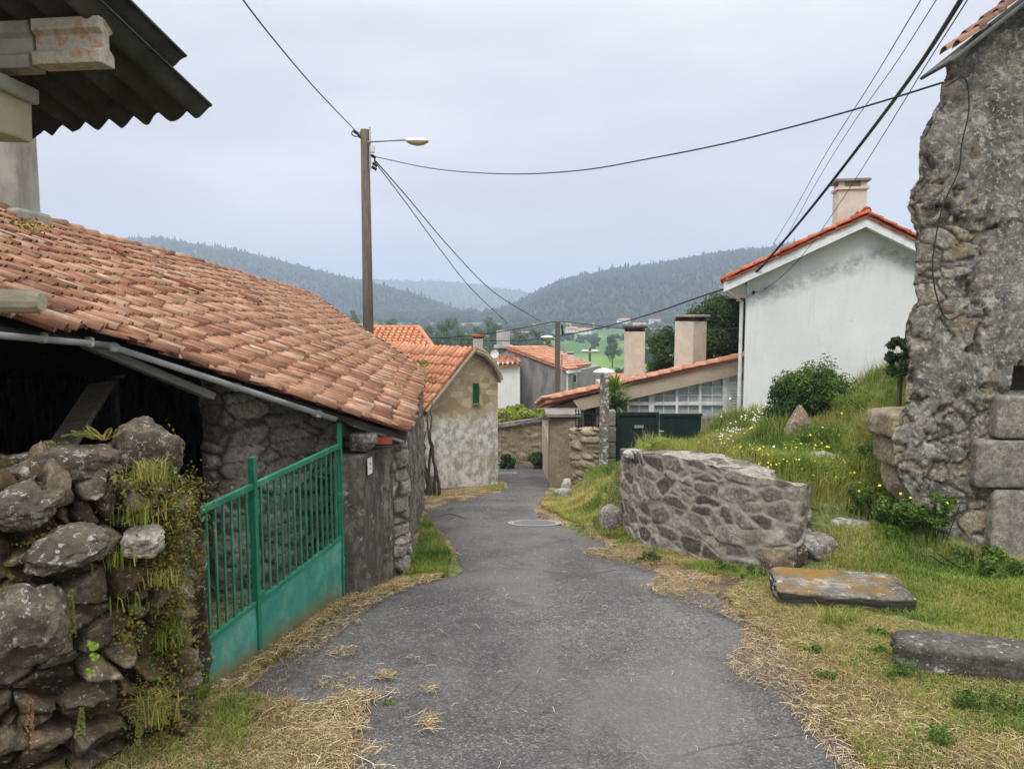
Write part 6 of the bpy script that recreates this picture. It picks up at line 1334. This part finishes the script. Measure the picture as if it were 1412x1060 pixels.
# ---- hills
def hill(name, sil, dist, lab, depth=420, seed=1, ntree=2500, th=(6, 11), tr_=3.2):
    sil = np.array(sil, float); px = np.arange(sil[0, 0], sil[-1, 0], 4); py = np.interp(px, sil[:, 0], sil[:, 1]); k = np.ones(7)/7; py = np.convolve(np.pad(py, 3, 'edge'), k, 'valid')
    d = np.stack([(px-PW/2)/FPX, np.full(len(px), 1.)], 1); zt = np.array([P(a, b, dist)[2] for a, b in zip(px, py)]); zb = -17.5
    rr = np.linspace(-1, 1, 41); g = np.zeros((len(px), 41, 3)); f = np.cos(rr*PI/2)**1.2
    for j, r in enumerate(rr):
        y = dist+r*depth; g[:, j, 0] = d[:, 0]*y; g[:, j, 1] = y; n = fbm(np.stack([g[:, j, 0]/110, g[:, j, 1]/110, px*0], 1), seed, 4)-.5
        g[:, j, 2] = zb+(zt-zb)*f[j]+n*26*(1-abs(r))*abs(r)*4-1
    o = npmesh(name, g, gridfaces(g.shape[0], 41), M['hill']); tag(o, lab, 'hill', kind='structure')
    rg = np.random.default_rng(seed); A_ = Acc(); v0, f0 = ICO[1]
    fi = rg.uniform(0, len(px)-1.01, ntree); fj = rg.uniform(2, 21.5, ntree); fj[:ntree//3] = rg.normal(20, .5, ntree//3); i0 = fi.astype(int); j0 = fj.astype(int); a = (fi-i0)[:, None]; b = (fj-j0)[:, None]
    p = g[i0, j0]*(1-a)*(1-b)+g[i0+1, j0]*a*(1-b)+g[i0, j0+1]*(1-a)*b+g[i0+1, j0+1]*a*b
    nv = len(v0); H = rg.uniform(*th, ntree)*np.where(rg.uniform(size=ntree) < .05, 1.6, 1)*(.6+.8*fbm(np.stack([p[:, 0]/60, p[:, 1]/60, p[:, 0]*0], 1), 3, 3)); R = tr_*rg.uniform(.6, 1.3, ntree)
    con = (v0[:, 2]+1)/2; sh = v0*np.stack([1-.55*con, 1-.55*con, np.ones(nv)], 1)
    V_ = p[:, None, :]+sh[None]*np.stack([R, R, H/2], 1)[:, None, :]*rg.uniform(.7, 1.3, (ntree, nv, 1))+np.array([0, 0, 1])*(H*.38)[:, None, None]
    F_ = (f0[None]+np.arange(ntree)[:, None, None]*nv).reshape(-1, 3); t = npmesh('forest', V_.reshape(-1, 3), F_, M['farwood'], None, {'tint': np.repeat(rg.uniform(size=ntree), nv)}); tag(t, 'woodland covering the '+lab, 'woodland', kind='stuff')
hill('hill', [(40,345),(120,333),(170,335),(230,334),(280,345),(330,352),(400,370),(450,381),(520,396),(570,410),(620,428),(680,446),(720,455)], 1150, 'long hazy ridge sloping down behind the barn roof', 420, 1, 9500, th=(4,9), tr_=2.6)
hill('hill', [(660,446),(700,428),(740,408),(765,394),(800,385),(850,375),(900,370),(950,360),(1000,352),(1040,348),(1120,340),(1220,330),(1350,325),(1500,335)], 980, 'dark wooded hill on the right behind the chimneys', 380, 2, 11000, th=(4,8.5), tr_=2.3)
hill('hill', [(300,400),(400,392),(500,389),(560,390),(620,391),(680,400),(735,407),(800,402),(900,400),(1000,395)], 2300, 'pale farthest hill between the two ridges', 700, 3, 5000, th=(6,11), tr_=5)
# ================================================================== GRASS, STRAW
def poly(pts): return [tuple(gp(*q)[:2]) for q in pts]
rg = np.random.default_rng(99)
G = Acc(); GY = Acc(); ST = Acc()
def add_g(acc, P_, n, h, w, lean=.5, tb=.5, patch=0, thr=.5, seed=0):
    b = scatter(P_, n, rg, patch, thr, seed); q = np.stack([b[:, 0]*1.4, b[:, 1]*1.4, b[:, 0]*0+seed], 1); nz = fbm(q, 31, 3)
    hh = h*(.55+.9*fbm(q*1.7, 37, 3)) if h > .1 else h
    v, f, t = blades(b, hh, w, rg, lean, tb); t = np.clip(t+np.repeat(nz-.5, 5)*1.5, 0, 1); acc.add(v, f, t)
bank = [(1.75,10.5),(2.3,9.6),(2.9,9.0),(3.5,8.7),(4.3,8.8),(5.4,9.2),(7.2,10.5),(8.5,14),(8,17),(5.0,17.0),(3.5,15.5),(2.2,13.5)]
add_g(G, bank, 42000, .20, .0045, .8, .45); add_g(G, bank, 9000, .34, .004, .6, .35, 1.2, .5, 4); add_g(GY, bank, 9000, .3, .003, .6, .4, .9, .5, 2)
add_g(G, [(5.0,9.2),(6.2,9.4),(7.0,10.8),(6.4,12.5),(5.0,11.0)], 8000, .44, .0045, .7, .36); add_g(GY, [(4.6,14.2),(5.2,16.5),(7.5,16.5),(7.5,13.5)], 4500, .40, .004, .6, .3); add_g(G, [(2.6,10.2),(3.6,9.4),(4.6,10.5),(4.4,12.5),(3.2,12)], 4500, .30, .0045, .8, .6)
add_g(G, [(3.4,8.9),(5.3,9.2),(5.4,10.6),(4.2,11.5),(3.2,10.4)], 9000, .34, .0055, .9, .40); add_g(G, [(2.0,10.8),(2.6,10.2),(3.3,12.5),(3.4,15),(2.4,14)], 3500, .26, .005, .8, .5)
ruinfoot = poly([(1120,745),(1250,700),(1300,760),(1412,778),(1412,850),(1270,800),(1130,780)])
add_g(G, ruinfoot, 9000, .13, .004, .9, .45)
lawn = poly([(1110,790),(1260,775),(1420,800),(1440,900),(1300,870),(1240,850),(1150,850),(1090,830)])
add_g(G, lawn, 22000, .07, .003, 1., .33); add_g(GY, lawn, 9000, .06, .0025, 1., .4)
verge = poly([(1020,815),(1100,830),(1440,900),(1460,1070),(1200,1070),(1120,960),(1060,870)])
add_g(G, verge, 22000, .06, .0027, 1., .38, 2.2, .46, 1); add_g(GY, verge, 12000, .05, .0022, 1., .3, 2.2, .46, 3)
vw = poly([(845,752),(960,792),(1080,812),(1085,792),(1000,782),(900,760),(866,742)])
add_g(G, vw, 5000, .09, .003, 1., .5, 2., .45, 5); add_g(GY, vw, 3500, .06, .0025, 1., .3)
mid = poly([(745,700),(765,680),(800,665),(850,650),(862,700),(862,745),(830,742),(790,722)])
add_g(GY, mid, 16000, .12, .004, .9, .45); add_g(G, mid, 9000, .12, .004, .9, .35, 1.5, .45, 2)
mid2 = [(2.2,11),(2.8,13),(3.2,17.8),(1.8,18.3),(1.6,16),(1.6,13)]
add_g(G, mid2, 9000, .16, .005, .8, .4); add_g(GY, mid2, 5000, .16, .004, .8, .4)
lcl = poly([(553,800),(618,795),(622,770),(600,735),(585,715),(580,735),(575,770)])
add_g(G, lcl, 6500, .13, .0035, .8, .6)
lcl2 = poly([(515,818),(600,800),(615,790),(550,800)]); add_g(G, lcl2, 1500, .06, .003, 1, .4); add_g(GY, lcl2, 1500, .06, .003, 1, .3)
wf = poly([(585,690),(650,680),(692,676),(694,668),(600,680),(580,684)]); add_g(GY, wf, 2500, .06, .004, 1, .2); add_g(G, poly([(670,680),(695,676),(695,668),(672,672)]), 700, .09, .004, 1, .4)
gf = [(Ga[0]+.02,Ga[1]), (Gb[0]+.03,Gb[1]), (Gb[0]+.13,Gb[1]), (Ga[0]+.16,Ga[1])]
add_g(G, gf, 1300, .045, .002, 1, .4); add_g(GY, gf, 1500, .04, .002, 1, .3)
fl = [(-2.2,3.1),(-1.65,3.6),(-1.75,4.4),(-1.25,4.3),(-.95,3.4),(-1.1,2.8)]
add_g(G, fl, 4500, .07, .0022, 1., .5, 3., .48, 6); add_g(GY, fl, 4500, .06, .002, 1., .3, 2.5, .45, 7)
fl2 = [(-2.05,3.0),(-1.5,3.4),(-1.72,4.4),(-1.5,4.4),(-1.3,3.2)]; add_g(G, fl2, 2600, .10, .0025, .9, .55, 2., .45, 6)
nearL = [(-2.5,2.9),(-1.5,2.9),(-1.35,3.9),(-1.75,4.3),(-2.1,4.2)]; add_g(G, nearL, 5200, .08, .0024, 1., .5); add_g(GY, nearL, 3500, .07, .0022, 1., .35)
soilp = poly([(1040,795),(1115,800),(1130,850),(1060,880),(1000,825)]); add_g(G, soilp, 1800, .06, .0028, 1., .4); add_g(GY, soilp, 3500, .06, .0025, 1., .3)
yard = [(Ga[0]-.05,Ga[1]+.05),(Gb[0]-.1,Gb[1]),(-2.6,6.4),(-3.5,5.6),(-3.2,4.6)]
add_g(GY, yard, 5000, .10, .003, 1., .25); add_g(G, yard, 1500, .10, .003, .9, .4, 1.5, .5)
o = G.build('grass', M['grass']); tag(o, 'green grass covering the bank and verges', 'grass', kind='stuff')
o = GY.build('dry_grass', M['grass_y']); tag(o, 'yellowing dry grass along the lane and in the yard', 'grass', kind='stuff')
def add_s(P_, n, l=.14, w=.0028, patch=0, thr=.5, seed=0, lift=.012):
    b = scatter(P_, n, rg, patch, thr, seed); ins = (b[:, 0] > roadL(b[:, 1])) & (b[:, 0] < roadR(b[:, 1])); b[:, 2] = np.maximum(b[:, 2], prof(b[:, 1])+np.where(ins, .025, .02)); v, f, t = straws(b, l, w, rg, lift); ST.add(v, f, t)
add_s(verge, 7500, .12, .0025, 1.6, .44, 3); add_s(vw, 4500, .12, .0028)
edge_r = [(float(roadR(y))-.42*(1+.5*math.sin(y*3)), y) for y in np.arange(3.4, 9.5, .4)]+[(float(roadR(y))+.25, y) for y in np.arange(9.5, 3.3, -.4)]
add_s(edge_r, 6500, .09, .0022, 2., .44, 9); add_s([(1.6,2.9),(2.2,2.9),(2.05,4.4),(1.6,4.4)], 2200, .10, .0022); add_g(G, [(1.5,2.9),(2.4,2.9),(2.2,4.4),(1.6,4.4)], 2500, .05, .0022, 1., .4, 2.5, .5, 5)
edge_l = [(float(roadL(y))-.1, y) for y in np.arange(3.4, 7.5, .4)]+[(float(roadL(y))+.3, y) for y in np.arange(7.5, 3.3, -.4)]
add_s(edge_l, 1500, .09, .0022, 2.4, .52, 4); add_s(fl, 6000, .12, .0024, 2., .42, 5); add_s(gf, 1100, .09, .002); add_s(yard, 4500, .16, .003)
add_s([(-1.3,3.0),(-.3,3.0),(-.45,4.2),(-.9,4.6),(-1.2,4.2)], 4200, .13, .0024, 3., .5, 7)
road_all = [(-1.3,3),(1.8,3),(1.4,8),(.6,14),(-1.2,14),(-1.2,8)]
add_s(road_all, 900, .06, .0022, 0)
for (px, py, r_, n) in ((470,905,.10,120),(530,937,.06,150),(588,955,.06,80),(570,912,.05,30),(490,862,.06,60),(455,950,.12,120)):
    c = gp(px, py); add_s([(c[0]-r_,c[1]-r_*.8),(c[0]+r_,c[1]-r_),(c[0]+r_*1.1,c[1]+r_),(c[0]-r_*.8,c[1]+r_)], n, .07, .002)
add_s(soilp, 3000, .11, .0025); add_s(nearL, 3500, .11, .0022); add_s(mid, 5000, .14, .003, 1.5, .45, 8); add_s(lcl2, 1200, .1); add_s(wf, 2500, .1, .004)
for P_, n_ in ((verge, 9000), (fl, 6500), (nearL, 2500), (edge_r, 4500), (edge_l, 1200), (vw, 3000), (soilp, 2000)):
    b = scatter(P_, n_, rg, 1.5, .40, 12); ins = (b[:, 0] > roadL(b[:, 1])) & (b[:, 0] < roadR(b[:, 1])); b[:, 2] = np.maximum(b[:, 2], prof(b[:, 1])+np.where(ins, .02, .016)); v, f, t = straws(b, .05, .003, rg, .02); ST.add(v, f, t*.65)
def add_lit(P_, n, size):
    b = scatter(P_, n, rg); ins = (b[:, 0] > roadL(b[:, 1])) & (b[:, 0] < roadR(b[:, 1])); b[:, 2] = np.maximum(b[:, 2], prof(b[:, 1])+np.where(ins, .02, .016))+.006; nr = np.tile([0, 0, 1.], (n, 1))+rg.normal(0, .35, (n, 3)); nr /= np.linalg.norm(nr, axis=1, keepdims=True); v, f, t = leafcards(b, nr, size, rg, .5, rg.uniform(0, .55, n)); ST.add(v, f, t)
add_lit(verge, 9000, .014); add_lit(edge_r, 4000, .012); add_lit(fl, 4500, .012); add_lit(edge_l, 2500, .012); add_lit(road_all, 1500, .010); add_lit(nearL, 2500, .012); add_lit(vw, 2500, .014)
o = ST.build('straw', M['straw']); tag(o, 'loose dry straw scattered along both lane edges', 'straw', kind='stuff')
# ivy/weeds on left wall end
IW = Acc(); 
def wallgreen(c, s, n, size, acc, asp=.5):
    c = np.array(c); p = c+rg.normal(size=(n, 3))*np.array(s)*.5; nr = rg.normal(size=(n, 3))+np.array([.3,-.8,.5]); nr /= np.linalg.norm(nr, axis=1, keepdims=True); v, f, t = leafcards(p, nr, size, rg, asp); acc.add(v, f, t)
for (px, py, Y, s, n) in ((248,690,4.1,(.14,.12,.16),700),(236,800,3.85,(.13,.1,.6),1500),(240,900,3.85,(.15,.1,.5),1300),(215,980,3.6,(.2,.1,.25),600),(190,690,3.7,(.34,.12,.2),600),(225,740,3.85,(.16,.1,.2),500)):
    wallgreen(P(px, py, Y), s, n, .020, IW)
T = thing('creeping_weeds', P(245,900,4.05), 'fine green creeper covering the gate end of the left wall', 'creeper'); IW.build('leaves', M['creeper'], T)
IW = Acc()
for (px, py, Y, s, n) in ((205,790,3.8,(.14,.06,.1),500),(150,660,3.75,(.3,.1,.05),350),(215,700,3.9,(.2,.1,.12),450),(60,745,3.4,(.12,.05,.03),120),(180,870,3.66,(.08,.05,.1),160)): wallgreen(P(px, py, Y), s, n, .018, IW, .8)
T = thing('moss', P(205,790,3.7), 'brown and ochre moss cushions on the left wall', 'moss'); T['kind'] = 'stuff'; IW.build('cushion', M['moss'], T)
def tuft(px, py, Y, n, h, lab, w=.0028, mat='grass'):
    c = P(px, py, Y); T = thing('grass_tuft', c, lab, 'grass tuft'); b = c+rg.normal(size=(n, 3))*np.array([.05,.04,.01]); v, f, t = blades(b, h, w, rg, 1.1, .45); npmesh('blades', v, f, M[mat], T, {'tint': t}, smooth=False)
tuft(190,715,3.68,70,.11,'green grass tuft above the small whitish stone on the left wall',.003); tuft(165,775,3.45,30,.09,'sparse grass tuft left of the small whitish stone'); tuft(215,660,3.85,60,.10,'grass tuft beside the pointed boulder'); tuft(190,835,3.5,18,.09,'thin grass blades low on the left wall end')
for k_, (px, py, Y, n, h, lab) in enumerate(((205,655,3.75,70,.10,'ochre dry tuft on the shoulder of the left wall'),(235,720,3.9,70,.09,'dry straggling grass at the top of the wall end'),(222,800,3.75,55,.08,'short straggling grass halfway down the wall end'),(235,880,3.8,80,.10,'weedy grass near the foot of the wall end'),(215,985,3.6,120,.14,'thick grass at the foot of the wall end'),(262,960,4.2,160,.16,'grass by the stone post at the gate'))): tuft(px, py, Y, n, h, lab, .003, 'grass_y' if k_ % 2 == 0 else 'grass')
tuft(1150,872,5.75,120,.22,'long grass tuft in front of the moss covered slab',.004); tuft(1180,868,5.8,90,.17,'smaller grass tuft at the slab front edge',.004)
wallgrass = [tuple(P(px, 625+(px-900)*.2, 10.4-(px-900)*.009)[:2]+np.array([.1,.28])) for px in (890,940,990,1020)]
for (px, py, Y, n, h, lab) in ((950,640,9.9,260,.26,'long ochre grass hanging over the middle of the retaining wall'),(1000,652,9.4,200,.22,'long grass over the right half of the retaining wall'),(920,630,10.2,180,.22,'grass by the fern on the retaining wall')):
    c = P(px, py, Y)+np.array([.15,.25,-.02]); T = thing('grass_tuft', c, lab, 'grass tuft'); b = c+rg.normal(size=(n*3, 3))*np.array([.22,.12,.01]); v, f, t = blades(b, h, .004, rg, .7, .25); npmesh('blades', v, f, M['grass'], T, {'tint': t}, smooth=False)
# wild flowers
def flowers(pxs, n, mat, lab, cat, sz, hh):
    pl_ = poly(pxs) if isinstance(pxs[0][0], (int,)) else pxs; b = scatter(pl_, n, rg); b[:, 2] += rg.uniform(hh*.6, hh*1.2, n); nr = np.tile([0,-.7,.7], (n*3, 1))+rg.normal(0,.4,(n*3,3)); nr /= np.linalg.norm(nr, axis=1, keepdims=True); v, f, t = leafcards(np.repeat(b, 3, 0)+rg.normal(0,.004,(n*3,3)), nr, sz, rg, 1.)
    o = npmesh('wildflowers', v, f, M[mat], None, {'tint': t}); tag(o, lab, cat, kind='stuff')
flowers([(4.6,15.0),(5.3,16.3),(6.2,15.5),(5.2,13.0),(3.6,12.2),(3.2,13.0)], 300, 'whitefl', 'tiny white wildflowers on the bank by the white house', 'wildflowers', .026, .26)
flowers([(3.0,9.3),(3.9,9.0),(4.4,9.8),(4.5,11.5),(3.4,11.5),(2.8,10.2)], 210, 'yellow', 'small yellow wildflowers across the bank', 'wildflowers', .02, .24)
# small debris clover on road
c = gp(535,971); T = thing('plant_sprig', c, 'small wilted green sprig with white head on the asphalt', 'sprig'); foliage('leaves', c+np.array([0,0,.015]), (.05,.04,.012), 8, 60, .02, M['bright'], T, 900); foliage('petals', c+np.array([.0,.04,.02]), (.02,.02,.01), 4, 14, .012, M['whitefl'], T, 901)
# road cracks
crk_ = MB()
for pts in (([(606,712),(620,709),(632,712),(640,716)]), ([(617,704),(624,702)]), ([(583,705),(600,696)]), ([(678,690),(690,689)])):
    w = [on_prof(*q) for q in pts]
    w = [np.array([q[0], q[1], rz(q[0], q[1])+.006]) for q in w]
    for i in range(len(w)-1):
        a, b = w[i], w[i+1]; t_ = (b-a)/np.linalg.norm(b-a); s_ = np.array([-t_[1], t_[0], 0])*.035; crk_.add([a-s_, b-s_*.8, b+s_*.8, a+s_], [(0,1,2,3)])
o = crk_.build('road_cracks', M['soffit']); tag(o, 'dark cracks in the lane surface near the barn end', 'road crack', kind='structure')
# ================================================================== HAZE
hz = MB().box((0, 1925, 65), (6300, 4700, 200)).build('haze', None); 
hm = bpy.data.materials.new('haze'); hm.use_nodes = True; nt = hm.node_tree; nt.nodes.clear(); mo = nt.nodes.new('ShaderNodeOutputMaterial'); pv = nt.nodes.new('ShaderNodeVolumePrincipled')
pv.inputs['Color'].default_value = (.66,.75,.97,1); pv.inputs['Density'].default_value = .00062; pv.inputs['Anisotropy'].default_value = .2; nt.links.new(pv.outputs[0], mo.inputs['Volume']); hz.data.materials.clear(); hz.data.materials.append(hm); tag(hz, 'pale blue haze filling the valley air', 'haze', kind='stuff')
# ================================================================== WORLD / LIGHT / CAMERA
W = bpy.data.worlds.new('World'); SC.world = W; W.use_nodes = True; nt = W.node_tree; N_ = nt.nodes; L_ = nt.links; bg = N_['Background']; bg.inputs[1].default_value = .1
sky = N_.new('ShaderNodeTexSky'); sky.sky_type = 'NISHITA'; sky.sun_disc = False; sky.sun_elevation = math.radians(52); sky.sun_rotation = math.radians(200)
tc = N_.new('ShaderNodeTexCoord'); sx = N_.new('ShaderNodeSeparateXYZ'); L_.new(tc.outputs['Generated'], sx.inputs[0])
rp_ = N_.new('ShaderNodeValToRGB'); e = rp_.color_ramp.elements; e[0].position = 0; e[0].color = (.56,.56,.62,1); e[1].position = 1; e[1].color = (1.,1.,1.,1)
k = e.new(.10); k.color = (.60,.60,.66,1); k = e.new(.24); k.color = (.71,.715,.78,1); k = e.new(.38); k.color = (.86,.855,.89,1); k = e.new(.6); k.color = (.96,.97,1,1)
mz = N_.new('ShaderNodeMapping'); mz.inputs['Scale'].default_value = (1.2,1.2,4.0); L_.new(tc.outputs['Generated'], mz.inputs[0]); ns = N_.new('ShaderNodeTexNoise'); ns.inputs['Scale'].default_value = 1.6; ns.inputs['Detail'].default_value = 5; ns.inputs['Roughness'].default_value = .5; L_.new(mz.outputs[0], ns.inputs[0])
ma = N_.new('ShaderNodeMath'); ma.operation = 'MULTIPLY_ADD'; L_.new(ns.outputs[0], ma.inputs[0]); ma.inputs[1].default_value = .75; ma.inputs[2].default_value = -.375
ad = N_.new('ShaderNodeMath'); ad.operation = 'ADD'; L_.new(sx.outputs[2], ad.inputs[0]); L_.new(ma.outputs[0], ad.inputs[1]); L_.new(ad.outputs[0], rp_.inputs[0])
# overcast brightening toward the zenith
zb_ = N_.new('ShaderNodeMapRange'); zb_.inputs[1].default_value = .35; zb_.inputs[2].default_value = 1.; zb_.inputs[3].default_value = 10.; zb_.inputs[4].default_value = 30.; L_.new(sx.outputs[2], zb_.inputs[0])
vm = N_.new('ShaderNodeVectorMath'); vm.operation = 'SCALE'; L_.new(rp_.outputs[0], vm.inputs[0]); L_.new(zb_.outputs[0], vm.inputs['Scale'])
mx = N_.new('ShaderNodeMix'); mx.data_type = 'RGBA'; mx.inputs[0].default_value = .95; L_.new(sky.outputs[0], mx.inputs[6]); L_.new(vm.outputs[0], mx.inputs[7]); L_.new(mx.outputs[2], bg.inputs[0])
sl = bpy.data.lights.new('sun', 'SUN'); sl.energy = 1.5; sl.angle = math.radians(14); sl.color = (1, .96, .9); so = bpy.data.objects.new('sun', sl); COL.objects.link(so)
az = math.radians(200); el_ = math.radians(52); dirv = Vector((math.sin(az)*math.cos(el_), math.cos(az)*math.cos(el_), math.sin(el_))); so.rotation_euler = dirv.to_track_quat('Z', 'Y').to_euler(); so.location = (0, 0, 30)
cd = bpy.data.cameras.new('camera'); co = bpy.data.objects.new('camera', cd); COL.objects.link(co); co.location = (0, 0, CZ); co.rotation_euler = (PI/2-PITCH, 0, 0); cd.sensor_width = 36; cd.lens = 36*FPX/PW; cd.clip_start = .05; cd.clip_end = 9000; SC.camera = co
SC.view_settings.view_transform = 'Standard'; SC.view_settings.look = 'None'; SC.view_settings.exposure = .15; SC.view_settings.gamma = 1
SC.render.engine = 'CYCLES'; SC.cycles.volume_bounces = 1; SC.cycles.transparent_max_bounces = 8; SC.cycles.max_bounces = 6
SC.render.resolution_x = 1024; SC.render.resolution_y = 768
